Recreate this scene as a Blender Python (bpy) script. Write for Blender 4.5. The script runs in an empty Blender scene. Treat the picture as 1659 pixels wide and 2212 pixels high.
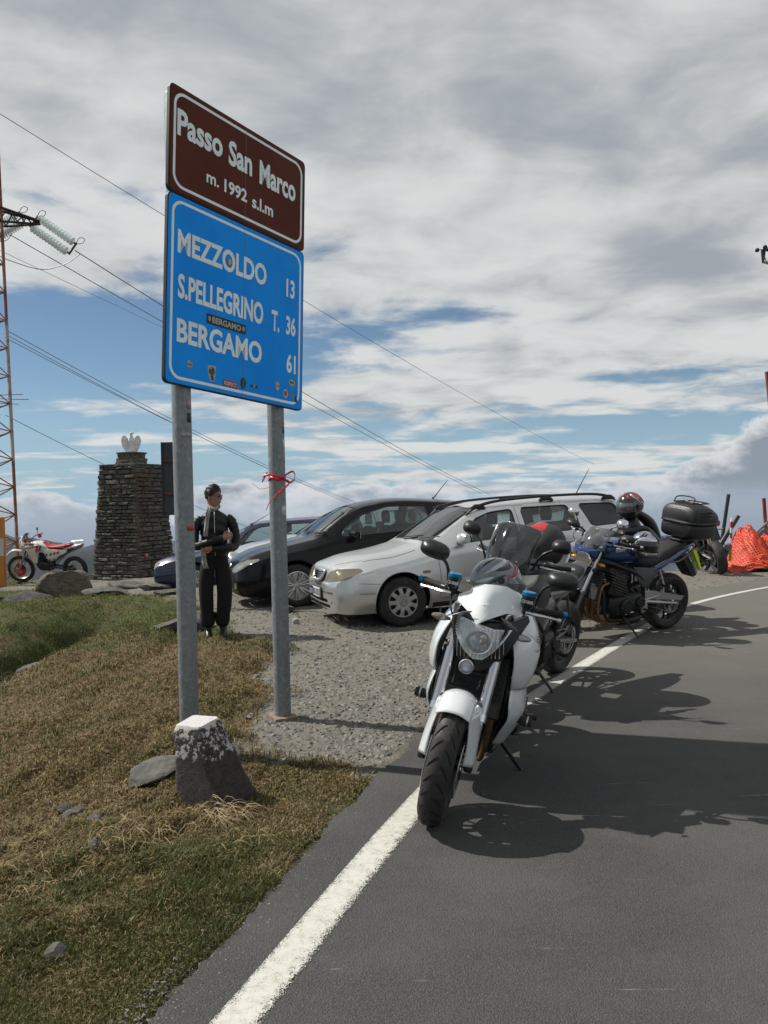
import bpy, bmesh, math, random
import numpy as np
from mathutils import Vector, Matrix
from mathutils.bvhtree import BVHTree

R = math.radians
sc = bpy.context.scene
COL = sc.collection
rng = np.random.default_rng(7)
random.seed(7)

# ---------------------------------------------------------------- camera
FPX = 1750.0            # focal length in units where the frame is 1659 x 2212
CAM_H = 1.48
PITCH, ROLL = R(0.69), R(1.29)      # pitched down a little, rolled a little
cam_d = bpy.data.cameras.new('camera')
cam = bpy.data.objects.new('camera', cam_d)
COL.objects.link(cam)
cam_d.sensor_fit = 'VERTICAL'
cam_d.sensor_height = 24.0
cam_d.lens = 24.0 * FPX / 2212.0
cam_d.clip_start, cam_d.clip_end = 0.05, 60000
M_cam = Matrix.Translation((0, 0, CAM_H)) @ Matrix.Rotation(math.pi / 2 - PITCH, 4, 'X') @ Matrix.Rotation(-ROLL, 4, 'Z')
cam.matrix_world = M_cam
sc.camera = cam

def at(px, py, Y):
    """world point seen at (px, py) of a 1659 x 2212 frame, at depth Y"""
    d = (M_cam.to_3x3() @ Vector(((px - 829.5) / FPX, (1106 - py) / FPX, -1)))
    return Vector((0, 0, CAM_H)) + d * (Y / d.y)

# ---------------------------------------------------------------- sun, sky, exposure
SUN_AZ_FROM = Vector((-0.600, 0.232, 0.766))      # towards the sun
sun_d = bpy.data.lights.new('sun', 'SUN')
sun = bpy.data.objects.new('sun', sun_d)
COL.objects.link(sun)
sun_d.energy = 4.6
sun_d.angle = R(0.53)
sun_d.color = (1.0, 0.955, 0.88)
sun.rotation_euler = SUN_AZ_FROM.to_track_quat('Z', 'Y').to_euler()
sc.view_settings.view_transform = 'Standard'
sc.view_settings.look = 'None'
sc.view_settings.exposure = 0.2
sc.view_settings.gamma = 1.0
sc.view_settings.use_curve_mapping = False

world = bpy.data.worlds.new('World')
sc.world = world
world.use_nodes = True

class NT:
    """tiny node-tree writer"""
    def __init__(s, tree): s.t = tree; s.n = tree.nodes; s.l = tree.links
    def node(s, kind, props=None, **ins):
        nd = s.n.new(kind)
        for k, v in (props or {}).items(): setattr(nd, k, v)
        for k, v in ins.items():
            s.put(nd.inputs[k.replace('_', ' ')] if not k.startswith('i') or not k[1:].isdigit() else nd.inputs[int(k[1:])], v)
        return nd
    def put(s, sock, v):
        if hasattr(v, 'links'): s.l.new(v, sock)
        elif hasattr(v, 'outputs'): s.l.new(v.outputs[0], sock)
        else:
            if isinstance(v, (tuple, list)) and len(v) == 3 and sock.type == 'RGBA': v = (*v, 1)
            sock.default_value = v
    def math(s, op, a, b=None, c=None, clamp=False):
        nd = s.n.new('ShaderNodeMath'); nd.operation = op; nd.use_clamp = clamp
        s.put(nd.inputs[0], a)
        if b is not None: s.put(nd.inputs[1], b)
        if c is not None: s.put(nd.inputs[2], c)
        return nd.outputs[0]
    def vmath(s, op, a, b=None, scale=None):
        nd = s.n.new('ShaderNodeVectorMath'); nd.operation = op
        s.put(nd.inputs[0], a)
        if b is not None: s.put(nd.inputs[1], b)
        if scale is not None: s.put(nd.inputs['Scale'], scale)
        return nd.outputs[0] if op not in ('DOT_PRODUCT', 'LENGTH') else nd.outputs['Value']
    def mix(s, f, a, b, mode='MIX'):
        nd = s.n.new('ShaderNodeMix'); nd.data_type = 'RGBA'; nd.blend_type = mode
        s.put(nd.inputs[0], f); s.put(nd.inputs[6], a); s.put(nd.inputs[7], b)
        return nd.outputs[2]
    def ramp(s, v, lo, hi, a=0.0, b=1.0, smooth=True):
        nd = s.n.new('ShaderNodeMapRange'); nd.interpolation_type = 'SMOOTHSTEP' if smooth else 'LINEAR'
        s.put(nd.inputs[0], v); nd.inputs[1].default_value = lo; nd.inputs[2].default_value = hi
        nd.inputs[3].default_value = a; nd.inputs[4].default_value = b
        return nd.outputs[0]
    def noise(s, vec, scale, detail=4, rough=0.55, dist=0.0, dims='3D'):
        nd = s.n.new('ShaderNodeTexNoise'); nd.noise_dimensions = dims
        if vec is not None: s.put(nd.inputs['Vector'], vec)
        nd.inputs['Scale'].default_value = scale; nd.inputs['Detail'].default_value = detail
        nd.inputs['Roughness'].default_value = rough; nd.inputs['Distortion'].default_value = dist
        return nd.outputs[0]

def build_sky():
    w = NT(world.node_tree)
    for n in list(w.n): w.n.remove(n)
    out = w.n.new('ShaderNodeOutputWorld')
    bg = w.n.new('ShaderNodeBackground')
    sky = w.n.new('ShaderNodeTexSky')
    sky.sky_type = 'NISHITA'; sky.sun_disc = False
    sky.sun_elevation = math.asin(SUN_AZ_FROM.z)
    sky.sun_rotation = math.atan2(SUN_AZ_FROM.x, SUN_AZ_FROM.y)
    sky.altitude = 1990; sky.air_density = 1.0; sky.dust_density = 0.6; sky.ozone_density = 1.6
    tc = w.n.new('ShaderNodeTexCoord')
    sep = w.n.new('ShaderNodeSeparateXYZ'); w.put(sep.inputs[0], tc.outputs['Generated'])
    x, y, z = sep.outputs
    zz = w.math('MAXIMUM', z, 0.0)
    # the sky keeps its blue to the horizon: look up never lower than a little above it
    vec = w.n.new('ShaderNodeCombineXYZ'); w.put(vec.inputs[0], x); w.put(vec.inputs[1], y); w.put(vec.inputs[2], w.math('MAXIMUM', z, 0.035))
    w.put(sky.inputs['Vector'], w.vmath('NORMALIZE', vec.outputs[0]))
    base = w.vmath('MULTIPLY', sky.outputs[0], (0.066, 0.070, 0.068))
    base = w.mix(w.ramp(z, 0.16, 0.0, 0, 0.8), base, (0.26, 0.40, 0.53))
    # plane coordinates of a cloud deck
    den = w.math('ADD', zz, 0.11)
    u = w.math('DIVIDE', x, den); v = w.math('DIVIDE', y, den)
    cmb = w.n.new('ShaderNodeCombineXYZ'); w.put(cmb.inputs[0], u); w.put(cmb.inputs[1], v)
    P = cmb.outputs[0]
    # streaks run from lower left to upper right
    mp = w.n.new('ShaderNodeMapping'); w.put(mp.inputs['Vector'], P)
    mp.inputs['Rotation'].default_value = (0, 0, R(-33)); mp.inputs['Scale'].default_value = (0.62, 1.35, 1)
    mp.inputs['Location'].default_value = (1.3, 0.35, 0)
    n1 = w.noise(mp.outputs[0], 0.85, 9, 0.54, 0.45)
    n2 = w.noise(w.vmath('ADD', P, (7.3, 2.1, 0.0)), 3.0, 8, 0.56, 0.3)
    n3 = w.noise(w.vmath('ADD', mp.outputs[0], (17.3, 12.1, 0.0)), 0.55, 6, 0.5, 0.2)
    cover = w.math('ADD', w.math('MULTIPLY', n1, 0.70), w.math('MULTIPLY', n2, 0.30))
    # more cloud high up and to the right, more blue low on the left
    az = w.math('DIVIDE', x, w.math('MAXIMUM', y, 0.05))
    azc = w.math('MINIMUM', w.math('MAXIMUM', az, -1.2), 1.2)
    bias = w.math('MULTIPLY', w.ramp(z, 0.06, 0.34), 0.125)
    lowl = w.math('MULTIPLY', w.math('MULTIPLY', w.ramp(azc, -0.5, 0.1, 1, 0), w.ramp(z, 0.2, 0.42, 1, 0)), 0.055)
    bias = w.math('SUBTRACT', w.math('ADD', bias, w.math('MULTIPLY', w.ramp(azc, -0.35, 0.25), 0.055)), lowl)
    # clear strips: low to the right, and one up at the right edge
    def blob(az0, z0, ra, rz, tilt=0.0):
        dz = w.math('SUBTRACT', w.math('SUBTRACT', z, z0), w.math('MULTIPLY', w.math('SUBTRACT', azc, az0), tilt))
        a = w.math('DIVIDE', w.math('SUBTRACT', azc, az0), ra); b = w.math('DIVIDE', dz, rz)
        d = w.math('ADD', w.math('MULTIPLY', a, a), w.math('MULTIPLY', b, b))
        return w.math('EXPONENT', w.math('MULTIPLY', d, -1.0))
    clear = w.math('MULTIPLY', blob(0.33, 0.075, 0.30, 0.028, 0.10), 0.13)
    clear = w.math('ADD', clear, w.math('MULTIPLY', blob(0.02, 0.215, 0.16, 0.025, 0.16), 0.10))
    clear = w.math('ADD', clear, w.math('MULTIPLY', blob(0.48, 0.53, 0.18, 0.045, 0.1), 0.13))
    clear = w.math('ADD', clear, w.math('MULTIPLY', blob(0.50, 0.24, 0.07, 0.02, 0.12), 0.08))
    clear = w.math('ADD', clear, w.math('MULTIPLY', blob(-0.40, 0.19, 0.24, 0.085, -0.1), 0.115))
    bias = w.math('ADD', bias, w.math('MULTIPLY', blob(-0.42, 0.27, 0.10, 0.03, 0.0), 0.05))
    bias = w.math('ADD', bias, w.math('MULTIPLY', blob(-0.345, 0.083, 0.075, 0.010, 0.0), 0.16))
    cv = w.math('SUBTRACT', w.math('ADD', cover, bias), clear)
    dens = w.ramp(cv, 0.455, 0.565)
    # cloud shade: bright thin parts, greyer thick parts
    sh = w.math('ADD', w.math('MULTIPLY', n3, 0.55), w.math('MULTIPLY', n2, 0.45))
    top = w.ramp(z, 0.22, 0.60)
    sh2 = w.math('SUBTRACT', w.math('ADD', sh, 0.035), w.math('MULTIPLY', top, 0.085))
    # one heavy grey patch at the right
    sh2 = w.math('SUBTRACT', sh2, w.math('MULTIPLY', blob(0.36, 0.265, 0.10, 0.04, -0.2), 0.11))
    t = w.ramp(sh2, 0.36, 0.60)
    ccol = w.mix(t, (0.315, 0.340, 0.368), (0.63, 0.64, 0.625))
    col = w.mix(w.math('MULTIPLY', dens, 0.93), base, ccol)
    # low cumulus bank near the horizon
    cm = w.n.new('ShaderNodeCombineXYZ'); w.put(cm.inputs[0], azc); w.put(cm.inputs[1], w.math('MULTIPLY', z, 1.9))
    c1 = w.noise(w.vmath('ADD', cm.outputs[0], (3.07, 1.2, 0)), 4.6, 9, 0.60, 0.1)
    c2 = w.noise(w.vmath('ADD', cm.outputs[0], (9.1, 5.2, 2.0)), 11.0, 7, 0.6, 0.1)
    hgt = w.math('ADD', w.math('MULTIPLY', c1, 0.165), w.math('MULTIPLY', c2, 0.035))
    hgt = w.math('ADD', hgt, w.math('MULTIPLY', blob(0.50, 0.0, 0.17, 0.3), 0.055))
    hgt = w.math('ADD', hgt, w.math('MULTIPLY', blob(-0.40, 0.0, 0.12, 0.3), 0.022))
    edge = w.math('SUBTRACT', w.math('SUBTRACT', hgt, 0.088), z)
    bank = w.ramp(edge, -0.003, 0.007)
    shade = w.ramp(w.math('ADD', edge, w.math('MULTIPLY', w.math('SUBTRACT', c2, 0.5), 0.06)), 0.0, 0.035, 1, 0)
    bcol = w.mix(shade, (0.235, 0.275, 0.325), (0.60, 0.615, 0.63))
    # pale strip right above the horizon line
    pale = w.ramp(w.math('ABSOLUTE', w.math('ADD', z, 0.01)), 0.0, 0.03, 1, 0)
    bcol = w.mix(w.math('MULTIPLY', pale, 0.35), bcol, (0.40, 0.44, 0.48))
    col = w.mix(bank, col, bcol)
    w.put(bg.inputs['Color'], col); bg.inputs['Strength'].default_value = 1.0
    w.l.new(bg.outputs[0], out.inputs['Surface'])
build_sky()

# ---------------------------------------------------------------- materials
_mats = {}
def mat(name, color=(0.5, 0.5, 0.5), rough=0.5, metal=0.0, coat=0.0, var=0.0, vscale=8.0, bump=0.0, bscale=60.0,
        dirt=None, trans=0.0, ior=1.45, alpha=1.0, spec=0.5, emit=None, flakes=0.0):
    if name in _mats: return _mats[name]
    m = bpy.data.materials.new(name); m.use_nodes = True
    t = NT(m.node_tree); b = t.n['Principled BSDF']
    tc = t.n.new('ShaderNodeTexCoord').outputs['Object']
    c = (*color, 1)
    if var > 0:
        n = t.noise(tc, vscale, 6, 0.6)
        lo = tuple(max(0, k * (1 - var)) for k in color); hi = tuple(min(1, k * (1 + var)) for k in color)
        c = t.mix(t.ramp(n, 0.3, 0.7, smooth=False), lo, hi)
    if dirt:                     # (colour, amount, scale)
        n = t.noise(tc, dirt[2], 8, 0.7)
        c = t.mix(t.ramp(n, 0.62 - dirt[1] * 0.4, 0.72), c, dirt[0])
    t.put(b.inputs['Base Color'], c)
    r = rough
    if var > 0 or dirt:
        r = t.ramp(t.noise(tc, vscale * 1.7, 4), 0.3, 0.7, max(0.02, rough * 0.8), min(1, rough * 1.25), smooth=False)
    t.put(b.inputs['Roughness'], r)
    b.inputs['Metallic'].default_value = metal
    b.inputs['Coat Weight'].default_value = coat
    b.inputs['Coat Roughness'].default_value = 0.04
    b.inputs['Specular IOR Level'].default_value = spec
    b.inputs['IOR'].default_value = ior
    b.inputs['Transmission Weight'].default_value = trans
    b.inputs['Alpha'].default_value = alpha
    if emit: b.inputs['Emission Color'].default_value = (*emit, 1); b.inputs['Emission Strength'].default_value = 1
    if bump > 0:
        bp = t.n.new('ShaderNodeBump'); bp.inputs['Strength'].default_value = min(1, bump); bp.inputs['Distance'].default_value = 0.004
        t.put(bp.inputs['Height'], t.noise(tc, bscale, 6, 0.65)); t.l.new(bp.outputs[0], b.inputs['Normal'])
    _mats[name] = m
    return m

def glassy(name, tint=(0.8, 0.9, 0.88), amount=0.75, rough=0.03, haze=0.06, hcol=(0.30, 0.32, 0.30)):
    """thin pane: part clear, part glossy"""
    if name in _mats: return _mats[name]
    m = bpy.data.materials.new(name); m.use_nodes = True
    t = NT(m.node_tree)
    for n in list(t.n): t.n.remove(n)
    o = t.n.new('ShaderNodeOutputMaterial')
    tr = t.n.new('ShaderNodeBsdfTransparent'); tr.inputs[0].default_value = (*[k * amount for k in tint], 1)
    gl = t.n.new('ShaderNodeBsdfGlossy'); gl.inputs['Roughness'].default_value = rough
    df = t.n.new('ShaderNodeBsdfDiffuse'); df.inputs[0].default_value = (*hcol, 1)
    fr = t.n.new('ShaderNodeFresnel'); fr.inputs[0].default_value = 1.5
    m0 = t.n.new('ShaderNodeMixShader'); m0.inputs[0].default_value = haze
    t.l.new(tr.outputs[0], m0.inputs[1]); t.l.new(df.outputs[0], m0.inputs[2])
    m1 = t.n.new('ShaderNodeMixShader')
    t.put(m1.inputs[0], t.math('ADD', t.math('MULTIPLY', fr.outputs[0], 1.1), 0.03, clamp=True))
    t.l.new(m0.outputs[0], m1.inputs[1]); t.l.new(gl.outputs[0], m1.inputs[2])
    t.l.new(m1.outputs[0], o.inputs[0])
    _mats[name] = m
    return m

# ---------------------------------------------------------------- objects
def tag(o, label=None, cat=None, group=None, kind=None):
    if label: o['label'] = label
    if cat: o['category'] = cat
    if group: o['group'] = group
    if kind: o['kind'] = kind
    return o
def empty(name, loc=(0, 0, 0), rot=(0, 0, 0)):
    o = bpy.data.objects.new(name, None); COL.objects.link(o)
    o.location = loc; o.rotation_euler = rot; o.empty_display_size = 0.2
    return o
def link(name, me, m=None, parent=None):
    o = bpy.data.objects.new(name, me); COL.objects.link(o)
    if m is not None: me.materials.append(m)
    if parent is not None: o.parent = parent
    return o
def copy_tree(o, parent=None):
    c = o.copy(); COL.objects.link(c); c.parent = parent
    for ch in o.children: copy_tree(ch, c)
    return c

def fast_mesh(name, V, F, loops_per=None, smooth=True):
    """V (n,3) array, F (m,k) array of equal-size faces"""
    V = np.asarray(V, np.float32); F = np.asarray(F, np.int32)
    me = bpy.data.meshes.new(name)
    me.vertices.add(len(V)); me.vertices.foreach_set('co', V.ravel())
    k = F.shape[1]
    me.loops.add(F.size); me.loops.foreach_set('vertex_index', F.ravel())
    me.polygons.add(len(F)); me.polygons.foreach_set('loop_start', np.arange(0, F.size, k, dtype=np.int32))
    me.polygons.foreach_set('use_smooth', np.full(len(F), smooth))
    me.update(calc_edges=True)
    return me

def frame(d, up=(0, 0, 1)):
    d = Vector(d).normalized(); up = Vector(up)
    if abs(d.dot(up)) > 0.98: up = Vector((0, 1, 0)) if abs(d.y) < 0.9 else Vector((1, 0, 0))
    a = d.cross(up).normalized(); b = a.cross(d).normalized()
    return a, b
def smooth_path(pts, n=6, closed=False):
    P = [Vector(p) for p in pts]; out = []
    N = len(P)
    for i in range(N if closed else N - 1):
        p0 = P[(i - 1) % N] if (closed or i > 0) else P[0] * 2 - P[1]
        p1 = P[i]; p2 = P[(i + 1) % N]
        p3 = P[(i + 2) % N] if (closed or i + 2 < N) else P[-1] * 2 - P[-2]
        for k in range(n):
            t = k / n
            out.append(0.5 * ((2 * p1) + (p2 - p0) * t + (2 * p0 - 5 * p1 + 4 * p2 - p3) * t * t + (3 * p1 - p0 - 3 * p2 + p3) * t ** 3))
    if not closed: out.append(P[-1])
    return out

class MB:
    def __init__(s): s.v = []; s.f = []; s.M = Matrix.Identity(4)
    def add(s, V, F):
        n = len(s.v); s.v += [tuple(s.M @ Vector(p)) for p in V]; s.f += [tuple(i + n for i in f) for f in F]; return s
    def box(s, c, d, rot=None, taper=1.0):
        hx, hy, hz = d[0] / 2, d[1] / 2, d[2] / 2
        V = [Vector((sx * hx * (taper if sz > 0 else 1), sy * hy * (taper if sz > 0 else 1), sz * hz)) for sz in (-1, 1) for sy in (-1, 1) for sx in (-1, 1)]
        if rot is not None:
            Mx = rot if isinstance(rot, Matrix) else (Matrix.Rotation(rot[2], 3, 'Z') @ Matrix.Rotation(rot[1], 3, 'Y') @ Matrix.Rotation(rot[0], 3, 'X'))
            V = [Mx @ p for p in V]
        V = [p + Vector(c) for p in V]
        return s.add(V, [(0, 2, 3, 1), (4, 5, 7, 6), (0, 1, 5, 4), (2, 6, 7, 3), (0, 4, 6, 2), (1, 3, 7, 5)])
    def tube(s, pts, r, n=10, closed=False, cap=True, sm=0, flat=1.0, up=(0, 0, 1)):
        pts = smooth_path(pts, sm, closed) if sm else [Vector(p) for p in pts]
        m = len(pts); V = []; F = []
        rr = r if isinstance(r, (list, tuple)) else None
        pa = None
        for i, p in enumerate(pts):
            d = (pts[(i + 1) % m] - pts[i - 1]) if (closed or 0 < i < m - 1) else (pts[1] - pts[0] if i == 0 else pts[-1] - pts[-2])
            if pa is None: a, b = frame(d, up)
            else:
                d = d.normalized(); a = (pa - d * pa.dot(d)).normalized(); b = a.cross(d).normalized()
            pa = a
            q = r if rr is None else np.interp(i / max(1, m - 1), np.linspace(0, 1, len(rr)), rr)
            V += [p + a * (math.cos(2 * math.pi * k / n) * q) + b * (math.sin(2 * math.pi * k / n) * q * flat) for k in range(n)]
        for i in range(m if closed else m - 1):
            j = (i + 1) % m
            F += [(i * n + k, i * n + (k + 1) % n, j * n + (k + 1) % n, j * n + k) for k in range(n)]
        if cap and not closed: F += [tuple(range(n))[::-1], tuple((m - 1) * n + k for k in range(n))]
        return s.add(V, F)
    def lathe(s, prof, c=(0, 0, 0), axis=(0, 1, 0), n=32, closed=False, arc=None):
        """prof: (radius, height along axis)"""
        ax = Vector(axis).normalized(); a, b = frame(ax, (0, 0, 1) if abs(ax.z) < 0.9 else (1, 0, 0))
        c = Vector(c); V = []; F = []; m = len(prof)
        full = arc is None; cnt = n if full else n + 1
        for k in range(cnt):
            t = 2 * math.pi * k / n if full else arc[0] + (arc[1] - arc[0]) * k / n
            e = a * math.cos(t) + b * math.sin(t)
            V += [c + e * r + ax * h for r, h in prof]
        for k in range(n):
            j = (k + 1) % cnt
            for i in range(m if closed else m - 1):
                i2 = (i + 1) % m
                F.append((k * m + i, k * m + i2, j * m + i2, j * m + i))
        return s.add(V, F)
    def rings(s, rings, cap=True, closed=True):
        n = len(rings[0]); V = [p for r in rings for p in r]; F = []
        for i in range(len(rings) - 1):
            for k in range(n if closed else n - 1):
                k2 = (k + 1) % n
                F.append((i * n + k, i * n + k2, (i + 1) * n + k2, (i + 1) * n + k))
        if cap: F += [tuple(range(n))[::-1], tuple((len(rings) - 1) * n + k for k in range(n))]
        return s.add(V, F)
    def loft(s, secs, n=20, sub=4, cap=True, axis='x'):
        """secs: (pos along axis, centre z, half width, half height up, half height down, exponent[, centre y])"""
        S = np.array([list(q) + [0.0] * (7 - len(q)) for q in secs], float)
        rows = []
        for p in smooth_nd(S, sub):
            x, zc, w, hu, hd, e, yc = p
            ring = []
            for k in range(n):
                t = 2 * math.pi * k / n
                ct, st = math.cos(t), math.sin(t)
                yy = yc + max(w, 1e-4) * math.copysign(abs(ct) ** (2 / max(e, 1.0)), ct)
                zz = zc + (max(hu, 1e-4) if st > 0 else max(hd, 1e-4)) * math.copysign(abs(st) ** (2 / max(e, 1.0)), st)
                ring.append((x, yy, zz) if axis == 'x' else ((yy, x, zz) if axis == 'y' else (zz, yy, x)))
            rows.append(ring)
        return s.rings(rows, cap)
    def prism(s, poly, h, axis='y', c=0.0, bevel=0.0):
        """poly in the plane across axis (x,z for y; y,z for x; x,y for z), thickness h centred at c"""
        n = len(poly)
        def pt(p, q): return {'y': (p[0], q, p[1]), 'x': (q, p[0], p[1]), 'z': (p[0], p[1], q)}[axis]
        A = np.array(poly, float)
        if bevel > 0:
            cx = A.mean(0); ins = A + (cx - A) / (np.linalg.norm(cx - A, axis=1)[:, None] + 1e-9) * bevel
            lv = [(ins, c - h / 2), (A, c - h / 2 + bevel), (A, c + h / 2 - bevel), (ins, c + h / 2)]
        else: lv = [(A, c - h / 2), (A, c + h / 2)]
        V = [pt(p, q) for P, q in lv for p in P]; F = []
        for i in range(len(lv) - 1):
            F += [(i * n + k, i * n + (k + 1) % n, (i + 1) * n + (k + 1) % n, (i + 1) * n + k) for k in range(n)]
        F += [tuple(range(n))[::-1], tuple((len(lv) - 1) * n + k for k in range(n))]
        return s.add(V, F)
    def ball(s, c, r, n=16, m=10):
        r = r if isinstance(r, (tuple, list)) else (r, r, r); V = []; F = []
        for i in range(m + 1):
            ph = math.pi * i / m
            for k in range(n):
                t = 2 * math.pi * k / n
                V.append((c[0] + r[0] * math.sin(ph) * math.cos(t), c[1] + r[1] * math.sin(ph) * math.sin(t), c[2] + r[2] * math.cos(ph)))
        for i in range(m):
            F += [(i * n + k, (i + 1) * n + k, (i + 1) * n + (k + 1) % n, i * n + (k + 1) % n) for k in range(n)]
        return s.add(V, F)
    def grid(s, fn, nu, nv):
        V = [fn(i / nu, j / nv) for i in range(nu + 1) for j in range(nv + 1)]; w = nv + 1
        return s.add(V, [(i * w + j, (i + 1) * w + j, (i + 1) * w + j + 1, i * w + j + 1) for i in range(nu) for j in range(nv)])
    def build(s, name, m=None, parent=None, angle=38, bevel=0.0, solid=0.0, sub=0, kind=None, label=None, deform=None):
        me = bpy.data.meshes.new(name)
        V = s.v if deform is None else [tuple(deform(Vector(p))) for p in s.v]
        me.from_pydata(V, [], s.f)
        bm = bmesh.new(); bm.from_mesh(me)
        bmesh.ops.remove_doubles(bm, verts=bm.verts, dist=1e-5)
        if solid == 0 : bmesh.ops.recalc_face_normals(bm, faces=bm.faces)
        bm.to_mesh(me); bm.free()
        me.polygons.foreach_set('use_smooth', np.full(len(me.polygons), True))
        if sub == 0: me.set_sharp_from_angle(angle=R(angle))
        o = link(name, me, m, parent)
        if solid: md = o.modifiers.new('solid', 'SOLIDIFY'); md.thickness = solid; md.offset = 0
        if bevel: md = o.modifiers.new('bevel', 'BEVEL'); md.width = bevel; md.segments = 2; md.limit_method = 'ANGLE'; md.angle_limit = R(40)
        if sub: md = o.modifiers.new('sub', 'SUBSURF'); md.levels = sub; md.render_levels = sub
        if kind: o['kind'] = kind
        if label: o['label'] = label
        return o

def smooth_nd(S, sub):
    """monotone-ish (Catmull-Rom, clamped) interpolation of rows"""
    S = np.asarray(S, float); out = []
    N = len(S)
    for i in range(N - 1):
        p1, p2 = S[i], S[i + 1]
        m1 = (p2 - S[i - 1]) / 2 if i > 0 else (p2 - p1)
        m2 = (S[i + 2] - p1) / 2 if i + 2 < N else (p2 - p1)
        lim = 1.5 * np.abs(p2 - p1)
        m1 = np.clip(m1, -lim * 2, lim * 2); m2 = np.clip(m2, -lim * 2, lim * 2)
        m1 = np.where(m1 * (p2 - p1) < 0, 0, m1); m2 = np.where(m2 * (p2 - p1) < 0, 0, m2)
        for k in range(sub):
            t = k / sub
            out.append((2 * t ** 3 - 3 * t * t + 1) * p1 + (t ** 3 - 2 * t * t + t) * m1 + (-2 * t ** 3 + 3 * t * t) * p2 + (t ** 3 - t * t) * m2)
    out.append(S[-1])
    return out

def text_mesh(txt, height, width=None, bold=0.0, font_scale=1.0, align='LEFT', spacing=1.0):
    """flat glyph mesh in the xy plane, baseline at y=0, cap height `height`, stretched to `width`"""
    cu = bpy.data.curves.new('lettering', 'FONT'); cu.body = txt; cu.size = 1; cu.offset = bold; cu.space_character = spacing
    cu.resolution_u = 3
    o = bpy.data.objects.new('lettering', cu); COL.objects.link(o)
    dg = bpy.context.evaluated_depsgraph_get()
    me = bpy.data.meshes.new_from_object(o.evaluated_get(dg))
    COL.objects.unlink(o); bpy.data.objects.remove(o)
    V = np.empty(len(me.vertices) * 3, np.float32); me.vertices.foreach_get('co', V); V = V.reshape(-1, 3)
    k = height / 0.695
    V *= k
    V[:, 0] -= V[:, 0].min()
    w = V[:, 0].max()
    if width: V[:, 0] *= width / w; w = width
    if align == 'CENTER': V[:, 0] -= w / 2
    me.vertices.foreach_set('co', V.ravel()); me.update()
    return me
def place_text(name, me, M, m, parent=None, thick=0.0):
    me.transform(M); me.materials.clear()
    o = link(name, me, m, parent)
    if thick: md = o.modifiers.new('solid', 'SOLIDIFY'); md.thickness = thick; md.offset = 0
    return o

# value noise in numpy
def _h(ix, iy, seed):
    n = (ix * 374761393 + iy * 668265263 + seed * 974634777) & 0x7fffffff
    n = ((n ^ (n >> 13)) * 1274126177) & 0x7fffffff
    return ((n ^ (n >> 16)) & 0xffff) / 65535.0
def vnoise(x, y, seed=0):
    x = np.asarray(x, float); y = np.asarray(y, float)
    xi = np.floor(x).astype(np.int64); yi = np.floor(y).astype(np.int64)
    fx = x - xi; fy = y - yi; fx = fx * fx * (3 - 2 * fx); fy = fy * fy * (3 - 2 * fy)
    a = _h(xi, yi, seed); b = _h(xi + 1, yi, seed); c = _h(xi, yi + 1, seed); d = _h(xi + 1, yi + 1, seed)
    return (a * (1 - fx) + b * fx) * (1 - fy) + (c * (1 - fx) + d * fx) * fy
def fbm(x, y, oct=4, seed=0, gain=0.5):
    t = 0; a = 1; s = 0
    for o in range(oct):
        t = t + a * vnoise(np.asarray(x) * 2 ** o + 13.1 * o, np.asarray(y) * 2 ** o + 7.7 * o, seed + o); s += a; a *= gain
    return t / s
def sstep(a, b, x):
    t = np.clip((np.asarray(x, float) - a) / (b - a), 0, 1); return t * t * (3 - 2 * t)
# ================================================================ LAND
LINE = np.array([(-1.29, 0.0), (-0.94, 1.0), (-0.45, 2.296), (0.101, 3.841), (0.72, 5.35), (1.144, 6.113), (2.014, 7.588), (2.955, 9.14), (4.08, 10.87), (6.0, 12.70), (9.0, 14.8), (13.0, 16.8)])
LP = np.array(smooth_nd(LINE, 8))
EDGE_OFF = np.interp(LP[:, 1], [0, 2.3, 2.7, 3.4, 4.1, 4.65, 8, 14], [0.25, 0.255, 0.27, 0.295, 0.33, 0.36, 0.50, 0.7])
_t = np.gradient(LP, axis=0); _t /= np.linalg.norm(_t, axis=1)[:, None]
_nl = np.stack([-_t[:, 1], _t[:, 0]], 1)
EDGE = LP + _nl * EDGE_OFF[:, None]
def edge_x(y): return np.interp(y, EDGE[:, 1], EDGE[:, 0])
def leftness(x, y): return (edge_x(y) - x) * 0.92

GRV = [(-0.06, 4.24), (-0.5, 4.62), (-0.95, 4.95), (-1.22, 5.35), (-0.92, 5.8), (-1.02, 6.6), (-1.1, 8.2), (-1.95, 9.8), (-2.7, 11.7), (-3.9, 13.6), (-5.6, 15.4), (-7.2, 17.6), (-9, 18.6), (-9, 30), (30, 30), (30, 4.25)]
def poly_sd(x, y, P):
    x = np.asarray(x, float); y = np.asarray(y, float)
    d = np.full(x.shape, 1e9); ins = np.zeros(x.shape, bool)
    for i in range(len(P)):
        ax, ay = P[i]; bx, by = P[(i + 1) % len(P)]
        ex, ey = bx - ax, by - ay
        t = np.clip(((x - ax) * ex + (y - ay) * ey) / (ex * ex + ey * ey), 0, 1)
        d = np.minimum(d, np.hypot(x - ax - t * ex, y - ay - t * ey))
        c = ((ay > y) != (by > y)) & (x < (bx - ax) * (y - ay) / ((by - ay) if by != ay else 1e-9) + ax)
        ins ^= c
    return np.where(ins, d, -d)
CREST = np.array([(-0.85, 0), (-0.9, 2.0), (-0.98, 4.2), (-1.25, 5.4), (-1.6, 7.0), (-2.25, 9.0), (-3.1, 11.0), (-4.2, 13.0), (-6, 15)])
def bank(x, y): return np.interp(y, CREST[:, 1], CREST[:, 0]) - x
def gravel_mask(x, y):
    sd = poly_sd(x, y, GRV) + (fbm(x * 3.1, y * 3.1, 4, 31) - 0.5) * 0.75
    return sstep(-0.14, 0.16, sd)

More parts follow.
